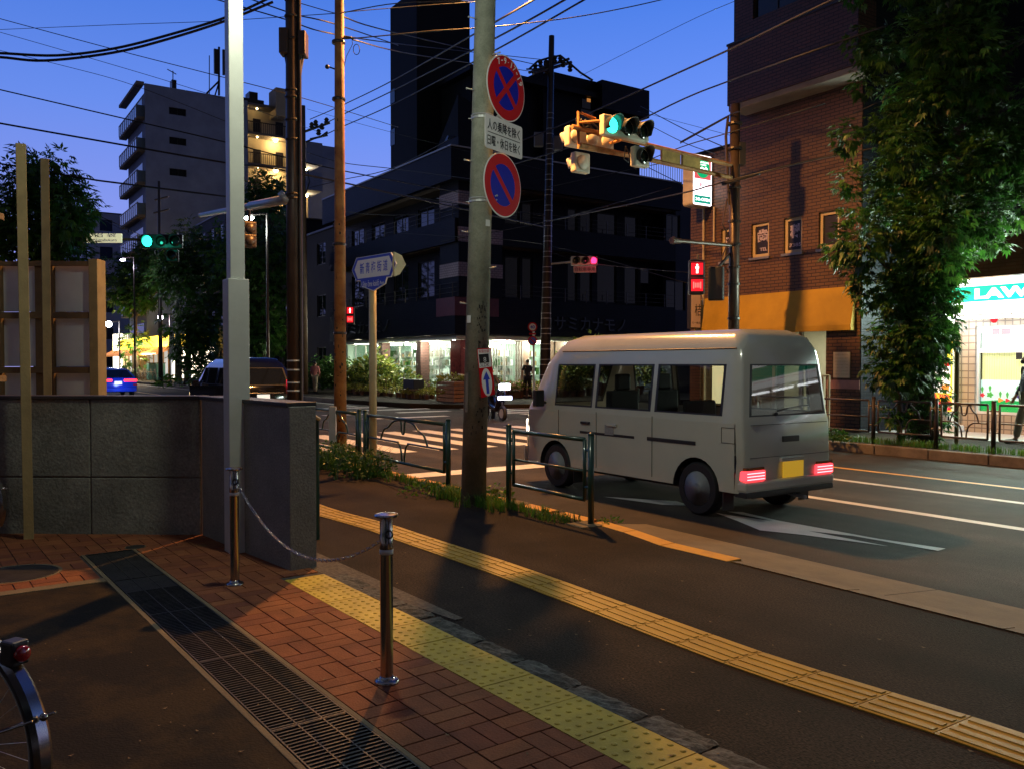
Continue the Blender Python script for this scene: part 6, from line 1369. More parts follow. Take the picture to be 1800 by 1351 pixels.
# ================================================================== people
def skin_obj(par, name, m, joints, edges, sub=2):
    T = WM[par.name].inverted(); me = bpy.data.meshes.new(name); keys = list(joints); idx = {k: i for i, k in enumerate(keys)}
    me.from_pydata([T @ V(joints[k][0]) for k in keys], [(idx[a], idx[b]) for a, b in edges], []); me.materials.append(m)
    o = bpy.data.objects.new(name, me); COL.objects.link(o); md = o.modifiers.new('skin', 'SKIN'); md.use_smooth_shade = True
    for k, i in idx.items():
        r = joints[k][1]; me.skin_vertices[0].data[i].radius = (r, r) if not isinstance(r, tuple) else r; me.skin_vertices[0].data[i].use_root = (i == 0)
    sb = o.modifiers.new('sub', 'SUBSURF'); sb.levels = sub; sb.render_levels = sub
    dg = bpy.context.evaluated_depsgraph_get(); me2 = bpy.data.meshes.new_from_object(o.evaluated_get(dg)); bpy.data.objects.remove(o)
    me2.name = name; me2.polygons.foreach_set('use_smooth', [True] * len(me2.polygons)); o = bpy.data.objects.new(name, me2); COL.objects.link(o); o.parent = par; WM[o.name] = WM[par.name]
    if not me2.materials: me2.materials.append(m)
    return o
M['skin'] = mat('skin', (.42, .24, .16), .55, .06, 8)
M['hair'] = mat('black_hair', (.012, .010, .010), .45, .1, 20)
def person(label, P, head_dir, h, shirt, trousers, pose, sleeves='long', mask=False, bag=False):
    """pose: dict with lean, leg (stride angle), arm swings. P feet point, head_dir heading unit vector"""
    d = V(head_dir).normalized(); l = V((-d.y, d.x, 0)); P = V(P); k = h / 1.70; t = thing('person', label, 'person', P, 0)
    ln = pose.get('lean', 0); A = lambda f, s_, z: P + d * (f * k + ln * z * .5) + l * s_ * k + UZ * z * k
    sw = pose.get('stride', .12); fw = pose.get('arms', ((.05, -.02), (.05, .02)))
    J = {'pel': (A(0, 0, .93), .125 * k), 'wst': (A(0, 0, 1.06), .12 * k), 'chest': (A(.01, 0, 1.28), .15 * k), 'neck': (A(.0, 0, 1.44), .06 * k), 'jaw': (A(.03, 0, 1.50), .055 * k),
         'head': (A(.025, 0, 1.58), .088 * k), 'crown': (A(.015, 0, 1.655), .07 * k), 'nose': (A(.125, 0, 1.565), .012 * k)}
    E = [('pel', 'wst'), ('wst', 'chest'), ('chest', 'neck'), ('neck', 'jaw'), ('jaw', 'head'), ('head', 'crown'), ('head', 'nose')]
    for sg, n_ in ((1, 'l'), (-1, 'r')):
        f = sw * sg
        J.update({n_ + 'hip': (A(0, .09 * sg, .88), .095 * k), n_ + 'kn': (A(f * .6 + .02, .10 * sg, .49), .062 * k), n_ + 'an': (A(f, .10 * sg, .09), .042 * k), n_ + 'toe': (A(f + .16, .12 * sg, .03), .035 * k)})
        E += [('pel', n_ + 'hip'), (n_ + 'hip', n_ + 'kn'), (n_ + 'kn', n_ + 'an'), (n_ + 'an', n_ + 'toe')]
        ae, ah = fw[0 if sg > 0 else 1]
        J.update({n_ + 'sh': (A(0, .18 * sg, 1.38), .062 * k), n_ + 'el': (A(ae, .24 * sg, 1.10), .045 * k), n_ + 'wr': (A(ae + ah, .22 * sg, .88 if abs(ah) < .15 else 1.02), .03 * k)})
        E += [('chest', n_ + 'sh'), (n_ + 'sh', n_ + 'el'), (n_ + 'el', n_ + 'wr')]
        w_ = J[n_ + 'wr'][0]; hd = (w_ - J[n_ + 'el'][0]).normalized(); pm = w_ + hd * .07 * k; J[n_ + 'pm'] = (pm, .026 * k); E.append((n_ + 'wr', n_ + 'pm'))
        for q, (off, ln_) in enumerate(((-.028, .07), (-.010, .08), (.010, .078), (.027, .062))):
            a = pm + d * off * k + hd * .02 * k; b_ = a + hd * ln_ * .6 * k; c_ = b_ + (hd - l * sg * .5).normalized() * ln_ * .4 * k
            J['%sf%d' % (n_, q)] = (b_, .0085 * k); J['%sg%d' % (n_, q)] = (c_, .007 * k); E += [(n_ + 'pm', '%sf%d' % (n_, q)), ('%sf%d' % (n_, q), '%sg%d' % (n_, q))]
        J[n_ + 'th'] = (w_ + hd * .06 * k + d * .045 * k, .009 * k); E.append((n_ + 'wr', n_ + 'th'))
    skin_obj(t, 'body', M['skin'], J, E)
    g = .018 * k; SJ = {a: (J[a][0], J[a][1] + g) for a in ('wst', 'chest')}; SJ['hem'] = (A(0, 0, .90), .145 * k); SJ['nk'] = (A(0, 0, 1.42), .075 * k); SE = [('hem', 'wst'), ('wst', 'chest'), ('chest', 'nk')]
    for n_ in 'lr':
        SJ[n_ + 'sh'] = (J[n_ + 'sh'][0], .078 * k); SE.append(('chest', n_ + 'sh')); e_, s2 = J[n_ + 'el'][0], J[n_ + 'sh'][0]
        if sleeves == 'long': SJ[n_ + 'el'] = (e_, .06 * k); SJ[n_ + 'wr'] = (J[n_ + 'wr'][0] + (e_ - J[n_ + 'wr'][0]) * .1, .043 * k); SE += [(n_ + 'sh', n_ + 'el'), (n_ + 'el', n_ + 'wr')]
        else: SJ[n_ + 'el'] = (s2.lerp(e_, .7), .066 * k); SE.append((n_ + 'sh', n_ + 'el'))
    skin_obj(t, 'shirt', shirt, SJ, SE)
    TJ = {'pel': (A(0, 0, .93), .138 * k)}; TE = []
    for n_, sg in (('l', 1), ('r', -1)):
        TJ.update({n_ + 'hip': (J[n_ + 'hip'][0], .112 * k), n_ + 'kn': (J[n_ + 'kn'][0], .08 * k), n_ + 'an': (J[n_ + 'an'][0] + UZ * .02, .066 * k)}); TE += [('pel', n_ + 'hip'), (n_ + 'hip', n_ + 'kn'), (n_ + 'kn', n_ + 'an')]
    skin_obj(t, 'trousers', trousers, TJ, TE)
    for n_ in 'lr':
        a = J[n_ + 'an'][0]; skin_obj(t, 'shoe', M['trim'], {'a': (a - UZ * .03 - d * .04 * k, .05 * k), 'b': (J[n_ + 'toe'][0] + UZ * .012, .046 * k), 'c': (J[n_ + 'toe'][0] + d * .05 * k + UZ * .008, .034 * k)}, [('a', 'b'), ('b', 'c')])
    skin_obj(t, 'hair', M['hair'], {'a': (A(-.035, 0, 1.535), .078 * k), 'b': (A(-.02, 0, 1.62), .10 * k), 'c': (A(.03, 0, 1.675), .078 * k)}, [('a', 'b'), ('b', 'c')])
    for sg in (1, -1):
        mb = MB(); mb.ball(A(.02, .092 * sg, 1.565), .018 * k, 8, 6, (1, .5, 1.6)); build(mb, 'ear', M['skin'], t, smooth=True)
        mb = MB(); mb.ball(A(.105, .033 * sg, 1.59), .010 * k, 8, 6); build(mb, 'eye', M['ink'], t, smooth=True)
    if mask:
        skin_obj(t, 'face_mask', M['ink'], {'a': (A(.075, .05, 1.53), .04 * k), 'b': (A(.10, 0, 1.525), .05 * k), 'c': (A(.075, -.05, 1.53), .04 * k)}, [('a', 'b'), ('b', 'c')])
    return t
P = G(1806, 779, .05); person('person in a dark grey jacket, khaki trousers and black mask walking past the store', P, (-.85, .35, 0), 1.66, mat('charcoal_jacket', (.055, .06, .07), .8, .1, 20), mat('khaki_cloth', (.24, .19, .12), .85, .1, 20), {'stride': .2, 'arms': ((-.04, .05), (.05, .12))}, mask=True)
P = G(927, 699, .05); person('person in dark clothes standing with their back turned beside the speed limit sign', P, (-.35, .94, 0), 1.66, mat('black_shirt', (.012, .012, .016), .85, .1, 20), mat('black_trousers', (.01, .01, .012), .85, .1, 20), {'stride': .07, 'arms': ((.02, .04), (.0, .22))}, sleeves='short')
P = G(554, 690, .05); person('person in a pink top and pale trousers walking away by the hedge', P, (.2, .98, 0), 1.60, mat('pink_shirt', (.55, .20, .18), .85, .08, 20), mat('cream_trousers', (.42, .34, .24), .85, .1, 20), {'stride': .13, 'arms': ((.02, .04), (.02, .10))})
# scooter with rider behind the concrete pole
P = G(868, 738, -.1); d = V((.42, -.9, 0)).normalized(); l = V((-d.y, d.x, 0)); t = thing('motor_scooter', 'dark motor scooter with a bright headlamp crossing the junction behind the concrete pole', 'scooter', P)
for f in (-.6, .62):
    c = P + d * f + UZ * .23; mb = MB(); mb.path([c + (d * math.cos(q) + UZ * math.sin(q)) * .17 for q in [k * .349 for k in range(18)]], .055, 8, closed=True); w_ = build(mb, 'wheel', M['black'], t, smooth=True); mb = MB(); mb.lathe(c - l * .05, l, [(.13, 0), (.13, .1)], 16); build(mb, 'rim', M['galv'], w_)
skin_obj(t, 'body', M['blackgloss'], {'a': (P - d * .75 + UZ * .62, .10), 'b': (P - d * .3 + UZ * .66, .16), 'c': (P - d * .05 + UZ * .40, .13), 'd': (P + d * .3 + UZ * .34, .12), 'e': (P + d * .5 + UZ * .62, .15), 'f': (P + d * .5 + UZ * .98, .12)}, [('a', 'b'), ('b', 'c'), ('c', 'd'), ('d', 'e'), ('e', 'f')])
mb = MB(); mb.path([P + d * .42 + UZ * 1.05 - l * .33, P + d * .5 + UZ * 1.02 - l * .1, P + d * .5 + UZ * 1.02 + l * .1, P + d * .42 + UZ * 1.05 + l * .33], .016, 7); mb.tube(P + d * .5 + UZ * .9, P + d * .62 + UZ * .25, .03); build(mb, 'handlebar', M['trim'], t)
mb = MB(); mb.ob(P - d * .3 + UZ * .80, d * .32, l * .13, UZ * .05); build(mb, 'seat', M['black'], t, bevel=.03)
hc = P + d * .64 + UZ * .97; mb = MB(); mb.ob(hc + l * .05, d * .03, l * .17, UZ * .085); build(mb, 'headlight', emit('scooter_headlamp_lit', (.85, .9, 1), 14), t, bevel=.03)
mb = MB(); mb.ob(P + d * .66 + UZ * .66 + l * .05, d * .02, l * .22, UZ * .055); build(mb, 'lower_light', emit('scooter_position_lamp', (.55, .6, 1), 7), t, bevel=.02)
person('rider in a dark jacket seated on the motor scooter', P - d * .30 - UZ * .12 + UZ * .02, d, 1.62, M['trim'], M['trim'], {'lean': .06, 'stride': .02, 'arms': ((.22, .3), (.22, .3))})
# ================================================================== signals, poles, wires
def sig_head(par, c, X, N, lit, col, hood=True, n=3, r=.15, body=None):
    """horizontal head: c centre, X row direction (lens 0 at -X end), N facing normal"""
    X, N = V(X).normalized(), V(N).normalized(); w_ = r * 1.27; mb = MB(); mb.ob(c, X * (w_ * n), N * .075, UZ * (r * 1.3)); hd = build(mb, 'signal_housing', body or M['signalbody'], par, bevel=.03)
    for i in range(n):
        lc = c + X * w_ * (2 * i - n + 1) + N * .078
        m = emit('lit_lens', col, 5.5) if i == lit else M['lens_dark']
        mb = MB(); mb.lathe(lc, N, [(r * .98, 0), (r * .9, .012), (r * .5, .03), (.001, .036)], 28); build(mb, 'lens', m, hd, smooth=True)
        mb = MB(); vs = []; nn = 18
        for k in range(nn + 1):
            q = math.radians(-35 + 250 * k / nn); u_ = X * math.cos(q) + UZ * math.sin(q); dp = .26 * (.45 + .55 * max(0, math.sin(q)))
            vs += [lc + u_ * (r + .005), lc + u_ * (r + .004) + N * dp]
        mb.add(vs, [(2 * k, 2 * k + 2, 2 * k + 3, 2 * k + 1) for k in range(nn)]); o = build(mb, 'visor', M['trim'] if lit >= 0 or n == 1 and N.dot(V(RX)) > 0 else (body or M['signalbody']), hd, smooth=True); md = o.modifiers.new('solid', 'SOLIDIFY'); md.thickness = .008
        mb = MB(); mb.lathe(lc - N * .156, -N, [(r * .95, 0), (r * .8, .02), (.001, .035)], 22); build(mb, 'back_cover', body or M['signalbody'], hd, smooth=True)
    return hd
def pole(name, label, cat, P, h, r0, r1, m, group=None, lean=(0, 0)):
    t = thing(name, label, cat, P, 0, group); mb = MB(); mb.tube(P, V(P) + V((lean[0], lean[1], h)), r0, r1, n=18); build(mb, 'shaft', m, t, smooth=True); return t
M['steelpole'] = mat('brown_steel_pole', (.07, .05, .04), .4, .2, 4, .1, 30, metal=.4)
# ---- right-hand signal pole with long arm
Ps = R(*[0, 0]); s_, t_ = None, 14.35
k_ = PTt(1289, 700, 14.35)[0]; P = R(k_, 14.35, .05)
sp = pole('signal_pole', 'brown steel signal pole with a long arm in front of the brick building', 'signal pole', P, AT(1290, 188, P.y).z, .125, .105, M['steelpole'])
for py, ww in ((218, .16), (262, .17), (330, .14), (390, .135), (430, .15), (470, .14), (500, .14), (560, .14)):
    z = AT(1290, py, P.y).z; mb = MB(); mb.lathe((P.x, P.y, z), (0, 0, 1), [(ww * .9, -.03), (ww, -.02), (ww, .02), (ww * .9, .03)], 16); build(mb, 'band', M['darksteel'], sp)
a0 = V((P.x, P.y, AT(1285, 292, P.y).z)); b0 = V((P.x, P.y, AT(1285, 314, P.y).z)); La = 4.45; AD = (-RY + V((0, 0, .035))).normalized()
mb = MB(); mb.tube(a0, a0 + AD * La, .045); mb.tube(b0, b0 + AD * (La - .2) + UZ * -.03, .045)
for f in (.02, .25, .45): mb.tube(a0 + AD * La * f, b0 + AD * La * f, .03)
build(mb, 'arm', M['rustpole'], sp)
mb = MB()
for f in (.30, .43): mb.ob(a0.lerp(b0, .5) + AD * La * f, RY * .26, RX * .03, UZ * .13)
build(mb, 'arm_sign_panel', mat('dull_yellow_panel', (.45, .28, .08), .6, .3, 5), sp, bevel=.01)
hc = a0 + AD * 3.55 + UZ * .14 + RX * .32
def off(L_, x, z): return a0 + AD * L_ + RX * x + UZ * z
g1 = sig_head(sp, off(3.42, .30, .08), -RY, RX, 2, (.02, .95, .62)); sig_head(sp, off(3.06, .34, -.40), -RY, RX, -1, None, n=1)
sig_head(sp, off(3.75, -.35, -.05), RY, -RX, -1, None); sig_head(sp, off(3.95, -.38, -.52), RY, -RX, -1, None, n=1)
mb = MB(); mb.path([off(3.9, .0, .25), off(4.3, .0, .3), off(4.3, 0, -.35), off(2.8, 0, -.3)], .035, 8); mb.tube(off(4.3, 0, .1), off(3.9, .3, .15), .03); mb.tube(off(3.3, .25, -.05), off(3.3, -.3, -.05), .03); build(mb, 'bracket', M['rustpole'], sp)
mb = MB(); random.seed(6)
for k in range(4): mb.path([off(4.3 - .1 * k, -.05, .2), off(4.2 - .25 * k, -.15, .08 - .12 * random.random()), off(3.9 - .3 * k, -.2, .16)], .022, 6)
for k in range(2): mb.path([off(3.0 - .2 * k, 0, -.2), off(3.1 - .2 * k, .05, -.45 - .1 * k), off(3.25 - .2 * k, .1, -.42), off(3.3, .2, -.2)], .012, 5)
build(mb, 'cable', M['wire'], sp)
lamp('POINT', off(3.80, .68, .12), 1.2, (.1, 1, .7), .1)
# lower arm, pedestrian signals, camera
zb = AT(1288, 432, P.y).z; c0 = V((P.x, P.y, zb)); mb = MB(); D2 = (-RY + V((0, 0, -.02))).normalized(); mb.tube(c0, c0 + D2 * 1.75, .04); cm = c0 + D2 * 1.75; mb.lathe(cm - RX * .02, D2, [(.055, -.15), (.06, .0), (.075, .02), (.075, .1)], 14); build(mb, 'lower_arm', M['steelpole'], sp)
def ped(par, c, N, lit):
    N = V(N).normalized(); X = V((-N.y, N.x, 0)); mb = MB(); mb.ob(c, X * .16, N * .10, UZ * .36); h_ = build(mb, 'pedestrian_signal', M['trim'], par, bevel=.03)
    for q, dz in enumerate((.17, -.17)):
        mb = MB(); mb.ob(c + N * .101 + UZ * dz, X * .12, N * .004, UZ * .12); build(mb, 'lens', emit('red_lens', (.75, .01, .02), 1.3) if lit else M['lens_dark'], h_)
        mb = MB(); mb.ob(c + N * .17 + UZ * (dz + .14), X * .145, N * .07, UZ * .006); build(mb, 'hood', M['trim'], h_)
    if lit:
        m = emit('white_hot_figure', (1, .55, .45), 4.5); o = c + N * .107 + UZ * .17; mb = MB()
        mb.lathe(o + UZ * .075 - N * .002, N, [(.022, 0), (.022, .003)], 12); mb.prism([(-.035, -.0), (-.035, .045), (.035, .045), (.035, 0), (.02, 0), (.022, -.095), (.003, -.095), (0, -.01), (-.003, -.095), (-.022, -.095), (-.02, 0)], o, X, UZ, N * .003); build(mb, 'standing_figure', m, h_)
        mb = MB()
        for i in range(-2, 3): mb.ob(c + N * .107 - UZ * .17 + X * i * .036 * (1 if 1 else 0), X * .011, N * .002, UZ * (.07 if abs(i) == 2 else .05))
        build(mb, 'countdown_bars', emit('red_bars', (1, .12, .1), 2.4), h_)
ped(sp, V(AT(1224, 488, P.y - .8)) , (-.05, -1, 0), True); ped(sp, V(AT(1259, 499, P.y - .35)), (.4, 1, 0), False)
lamp('POINT', V(AT(1222, 486, P.y - 1.2)), 2.0, (1, .05, .05), .08)
mb = MB(); mb.tube(AT(1226, 462, P.y - .8), AT(1226, 448, P.y - .75), .025); mb.tube(AT(1259, 475, P.y - .35), AT(1284, 445, P.y), .03); mb.path([AT(1278, 350, P.y), AT(1270, 395, P.y - .1), AT(1283, 420, P.y), AT(1268, 455, P.y - .1), AT(1280, 480, P.y)], .018, 5); mb.path([AT(1281, 360, P.y), AT(1278, 300, P.y), AT(1276, 240, P.y), AT(1280, 205, P.y)], .03, 6); build(mb, 'bracket', M['steelpole'], sp)
mb = MB(); c = AT(1303, 272, P.y); mb.ob(c, V((.07, 0, 0)), V((0, .12, 0)), UZ * .24); build(mb, 'control_box', M['trim'], sp, bevel=.01)
# ---- dark steel signal pole left, with long arm
k_ = PTt(517, 700, 4.9)[0]; P = R(k_, 4.9, 0)
dp = pole('signal_pole', 'dark round steel signal pole with reflective bands and grey boxes behind the wall', 'signal pole', P, 9.6, .115, .10, M['steelpole'])
Y = P.y
mb = MB()
for py in (634, 650, 672, 686): z = AT(517, py, Y).z; mb.lathe((P.x, P.y, z), (0, 0, 1), [(.117, -.012), (.119, 0), (.117, .012)], 18)
build(mb, 'reflective_band', M['panel'], dp)
for px, w_, y0, y1 in ((501, .075, 53, 97), (533, .06, 58, 100)):
    a = AT(px, (y0 + y1) / 2, Y); mb = MB(); mb.ob(a, V((w_, 0, 0)), V((0, .12, 0)), UZ * ((y1 - y0) / 2 * Y / F)); bx = build(mb, 'equipment_box', M['steelpole'], dp, bevel=.015)
    mb = MB(); mb.path([AT(px, y1, Y), AT(px + (4 if px < 517 else -4), y1 + 22, Y), AT(517 + (-8 if px < 517 else 9), y1 + 50, Y)], .02, 5); build(mb, 'cable', M['wire'], bx)
mb = MB()
for py in (0, 30, 70, 160, 172, 212, 246, 342, 350): z = AT(517, py, Y).z; mb.lathe((P.x, P.y, z), (0, 0, 1), [(.115, -.02), (.125, 0), (.115, .02)], 16)
build(mb, 'clamp', M['darksteel'], dp)
mb = MB(); mb.tube(P + V((.13, -.03, 0)), P + V((.13, -.03, 9)), .03); build(mb, 'conduit', M['darksteel'], dp)
a = AT(512, 349, Y); b_ = a - V((RY.x * 1.0, RY.y * 1.0, 0)) * 0; mb = MB(); e_ = AT(352, 379, Y + 5.5); mb.tube(a, e_, .075, .05); mb.tube(AT(512, 349, Y), AT(440, 363, Y + 1.6), .08); mb.tube(AT(505, 346, Y), AT(498, 352, Y), .14); mb.ball(e_, .06); build(mb, 'arm', M['galv'], dp, smooth=True)
hc = AT(438, 402, Y + 2.2); sig_head(dp, hc + V((0, 0, .0)), V((RY.x, RY.y, 0)), RX * -1, -1, None, n=1, r=.10, body=M['steelpole']); sig_head(dp, AT(438, 424, Y + 2.2), RY, -RX, -1, None, n=1, r=.10, body=M['steelpole'])
mb = MB(); mb.tube(AT(438, 366, Y + 2.1), AT(438, 398, Y + 2.2), .03); build(mb, 'hanger', M['darksteel'], dp)
# ---- green signal and place-name sign down the road
Pg = AT(112, 700, 30.2); Pg.z = 0; gp_ = pole('signal_pole', 'signal pole beyond the junction carrying a green light and a place name board', 'signal pole', Pg, 6.6, .11, .09, M['steelpole'])
gc = AT(284, 424, 30.0); mb = MB(); mb.tube((Pg.x, Pg.y, gc.z + .15), (gc.x + .3, gc.y, gc.z + .02), .05); build(mb, 'arm', M['steelpole'], gp_)
sig_head(gp_, AT(285, 425, 29.9), (1, 0, 0), (.12, -1, 0), 0, (.02, 1.0, .62), r=.19, body=M['trim']); lamp('POINT', AT(268, 426, 29.2), 14, (.05, 1, .65), .15)
sig_head(gp_, AT(304, 450, 29.9), (1, 0, 0), (.12, -1, 0), -1, None, n=1, r=.16, body=M['trim'])
a, b_ = AT(151, 430, 29.6), AT(214, 411, 29.6); mb = MB(); mb.box(a.x, b_.x, 29.58, 29.64, a.z + .06, b_.z); pn = build(mb, 'place_name_board', emit('lit_name_board', (.75, .70, .42), .75, (.8, .8, .6)), gp_)
text('沼 袋', M['signblue'], pn, V((a.x + .30, 29.575, a.z + .24)), (1, 0, 0), UZ, .75, .2, ext=.004); text('Numabukuro', M['signblue'], pn, V((a.x + .28, 29.575, a.z + .10)), (1, 0, 0), UZ, .8, .10, ext=.004)
# ---- far utility pole at the corner, with bicycle signal
P = AT(957, 700, 31.2); P.z = .05
up2 = pole('utility_pole', 'dark utility pole with crossarms at the far corner beside the plant shop', 'utility pole', P, AT(967, 66, 31.2).z, .2, .10, M['darksteel'], None, (.25, 0))
def q2(px, py, dy=0): return AT(px, py, 31.2 + dy)
mb = MB(); mb.tube(q2(937, 130, -.5), q2(1004, 110, .6), .06); mb.tube(q2(930, 128, -.5), q2(1000, 104, .6), .05); mb.tube(q2(962, 108), q2(962, 130), .14); build(mb, 'crossarm', M['darksteel'], up2)
mb = MB()
for px, py in ((941, 118), (985, 105), (990, 112), (975, 104), (1002, 120), (950, 112)): mb.lathe(q2(px, py + 6), (0, 0, 1), [(.07, 0), (.10, .06), (.06, .10), (.10, .16), (.05, .24)], 8)
mb.path([q2(930, 122), q2(945, 108), q2(965, 102), q2(985, 98), q2(1003, 113), q2(1020, 128), q2(1042, 142)], .04, 5); mb.path([q2(925, 122), q2(948, 122), q2(962, 128)], .03, 5); build(mb, 'insulator', M['trim'], up2)
for px in (947, 981):
    mb = MB(); mb.ob(q2(px, 246 + (px - 947) * .2, .2), V((.17, 0, 0)), V((0, .15, 0)), UZ * .25); build(mb, 'meter_box', mat('grey_meter_box', (.16, .17, .20), .5, .06, 4), up2, bevel=.03)
mb = MB()
for py in range(200, 690, 9):
    z = q2(960, py).z; mb.lathe((P.x + .25 * z / 13, P.y, z), (0, 0, 1), [(.2 - .008 * z + .01, -.012), (.2 - .008 * z + .016, 0), (.2 - .008 * z + .01, .012)], 12) if (py // 9) % 3 else None
build(mb, 'cable_bands', M['galv'], up2)
bc_ = q2(1027, 459, -.4); mb = MB(); mb.tube(q2(962, 465), q2(1012, 460, -.3), .04); build(mb, 'arm', M['galv'], up2)
sig_head(up2, bc_, (1, 0, 0), (.12, -1, 0), 2, (1, .02, .10), r=.125); lamp('POINT', bc_ + V((.32, -.6, 0)), 5, (1, .05, .12), .1)
mb = MB(); c = q2(1028, 474, -.45); mb.ob(c, V((.40, -.02, 0)), V((0, .012, 0)), UZ * .11); pn = build(mb, 'cycle_plate', mat('pinkish_plate', (.6, .45, .45), .5, .05, 4), up2); text('自転車専用', M['ink'], pn, c + V((-.36, -.03, -.07)), (1, -.05, 0), UZ, .72, .15, ext=.003)
# ---- speed limit and no parking pair
P = G(938, 700, .05); t = thing('speed_limit_sign', 'slim white post with a round 40 sign above a blue no parking disc', 'road sign', P)
mb = MB(); mb.tube(P, P + UZ * (AT(938, 568, P.y).z - .05), .045); build(mb, 'post', M['panel'], t)
def disc(px, py, r, m, dy, par): c = AT(px, py, P.y - dy); mb = MB(); mb.lathe(c, (-.08, -1, 0), [(r, 0), (r, .008), (.001, .009)], 32); return build(mb, 'plate', m, par)
disc(936, 575, .20, M['red'], .05, t); disc(936, 575, .145, M['white'], .062, t); c = AT(936, 575, P.y - .076); text('40', M['signblue'], t, c + V((-.10, 0, -.07)), (1, 0, 0), UZ, .2, .14, ext=.004, bold=.03)
mb = MB(); c = AT(936, 587, P.y - .05); mb.ob(c, V((.14, 0, 0)), V((0, .01, 0)), UZ * .035); build(mb, 'sub_plate', M['red'], t)
disc(936, 599, .20, M['red'], .05, t); disc(936, 599, .145, M['signblue'], .062, t); mb = MB(); c = AT(936, 599, P.y - .076); mb.ob(c, V((.1, 0, -.1)), V((0, .006, 0)), V((.018, 0, .018))); build(mb, 'slash', M['red'], t)
# ---- pedestrian signal at the far left kerb
P = R(-29.2, 14.4, .05); P = AT(616, 700, 33.5); P.z = .05
t = pole('signal_pole', 'pole with a red pedestrian signal seen between the rusty pole and street name sign', 'signal pole', P + V((-.35, 0, 0)), 4.6, .07, .06, M['steelpole']); ped(t, AT(616, 554, 33.3), (.02, -1, 0), True); mb = MB(); mb.tube(AT(606, 548, 33.4), AT(614, 548, 33.4), .03); build(mb, 'bracket', M['steelpole'], t)
# ---- brown utility pole behind the dark signal pole, and pole among the trees
P = R(PTt(536, 700, 15.0)[0], 15.0, .05); Y = P.y
u3 = pole('utility_pole', 'slim brown utility pole right of the dark signal pole', 'utility pole', P, AT(536, 188, Y).z, .16, .10, mat('brown_utility_pole', (.10, .06, .035), .6, .3, 3), None)
mb = MB(); mb.tube(AT(535, 232, Y), AT(580, 216, Y), .06); mb.tube(AT(545, 245, Y), AT(576, 238, Y), .05)
for px, py in ((548, 226), (555, 222), (566, 228), (574, 218), (560, 238)): mb.lathe(AT(px, py, Y), (0, 0, 1), [(.08, 0), (.14, .08), (.08, .14), (.13, .2), (.05, .3)], 8)
mb.path([AT(538, 250, Y), AT(552, 244, Y), AT(565, 240, Y), AT(576, 232, Y)], .05, 5); mb.path([AT(532, 285, Y), AT(541, 300, Y), AT(544, 320, Y), AT(538, 340, Y)], .03, 5); build(mb, 'crossarm', M['trim'], u3)
P = R(PTt(283, 700, 14.8)[0], 14.8, .05); Y = P.y; u4 = pole('utility_pole', 'far utility pole standing before the apartment block, among the trees', 'utility pole', P, AT(284, 320, Y).z, .18, .10, M['darksteel'])
mb = MB(); mb.tube(AT(272, 352, Y), AT(296, 346, Y), .07); mb.tube(AT(270, 375, Y), AT(298, 368, Y), .07); build(mb, 'crossarm', M['darksteel'], u4)
P = R(PTt(303, 700, 14.6)[0] + 2, 14.6, .05); Y = P.y; u5 = pole('utility_pole', 'grey pole with a vertical notice at the right end of the yellow shop', 'utility pole', P, 11, .26, .15, M['poleconc']); mb = MB(); a = AT(302, 610, Y - .3); mb.ob(a, V((.2, 0, 0)), V((0, .02, 0)), UZ * .95); build(mb, 'notice', M['panel'], u5)
# ---- distant lit street lamps
for i, (px, py, Y, e, cc, lb) in enumerate(((438, 384, 34, 90, (.85, 1, .95), 'white street lamp shining just right of the grey pole'), (216, 457, 60, 30, (.75, .7, 1), 'violet-white street lamp above the far road, left of the trees'),
        (191, 570, 62, 45, (.85, .9, 1), 'round white lamp above the blue car'), (282, 558, 70, 26, (1, .85, 1), 'small lamp over the yellow shop roof'))):
    c = AT(px, py, Y); t = thing('street_lamp', lb, 'street lamp', (c.x + .6, c.y + .4, 0)); mb = MB(); mb.tube((c.x + .6, c.y + .4, 0), (c.x + .6, c.y + .4, c.z + .25), .07, .05, n=8); mb.tube((c.x + .6, c.y + .4, c.z + .25), (c.x, c.y, c.z + .14), .04); build(mb, 'column', M['darksteel'], t)
    mb = MB(); mb.ball(c, .13 if i < 2 else .22, 10, 7, (1.5 if i < 2 else 1, 1, .6 if i < 2 else 1)); build(mb, 'bulb', emit('street_lamp_lit', cc, e), t, smooth=True); lamp('POINT', c - UZ * .4, 260, cc, .2)
# ---- overhead wires
WIRES = {}
def wire(pts, r, label, group='overhead wires'):
    P_ = [AT(*p) for p in pts]; out = []
    if len(P_) == 2 or len(P_) > 2:
        m = len(P_)
        for i in range(m - 1):
            p0 = P_[max(i - 1, 0)]; p1 = P_[i]; p2 = P_[i + 1]; p3 = P_[min(i + 2, m - 1)]
            for k in range(6):
                u_ = k / 6; out.append(.5 * ((2 * p1) + (p2 - p0) * u_ + (2 * p0 - 5 * p1 + 4 * p2 - p3) * u_ ** 2 + (3 * p1 - p0 - 3 * p2 + p3) * u_ ** 3))
        out.append(P_[-1])
    mb = MB(); mb.path(out, r, 5); ob = tag(build(mb, 'overhead_wire', M['wire'], smooth=True), label, 'wire', group)
    X0 = {'wires in the upper left sky': 100, 'thick sagging cables': 100, 'wires in the middle sky': 650, 'wires at the right': 1200, 'wires before the black building': 900}[group]
    seg = min(zip(pts, pts[1:]), key=lambda q: abs((q[0][0] + q[1][0]) / 2 - X0)); WIRES.setdefault(group, []).append((seg[0][1] + (seg[1][1] - seg[0][1]) * (X0 - seg[0][0]) / (seg[1][0] - seg[0][0]), ob))
UL = 'black wire crossing the upper left sky'; UM = 'thin black wire between the left poles and the concrete pole'; UR = 'black wire rising to the brick building'; LM_ = 'dark wire in front of the black corner building'
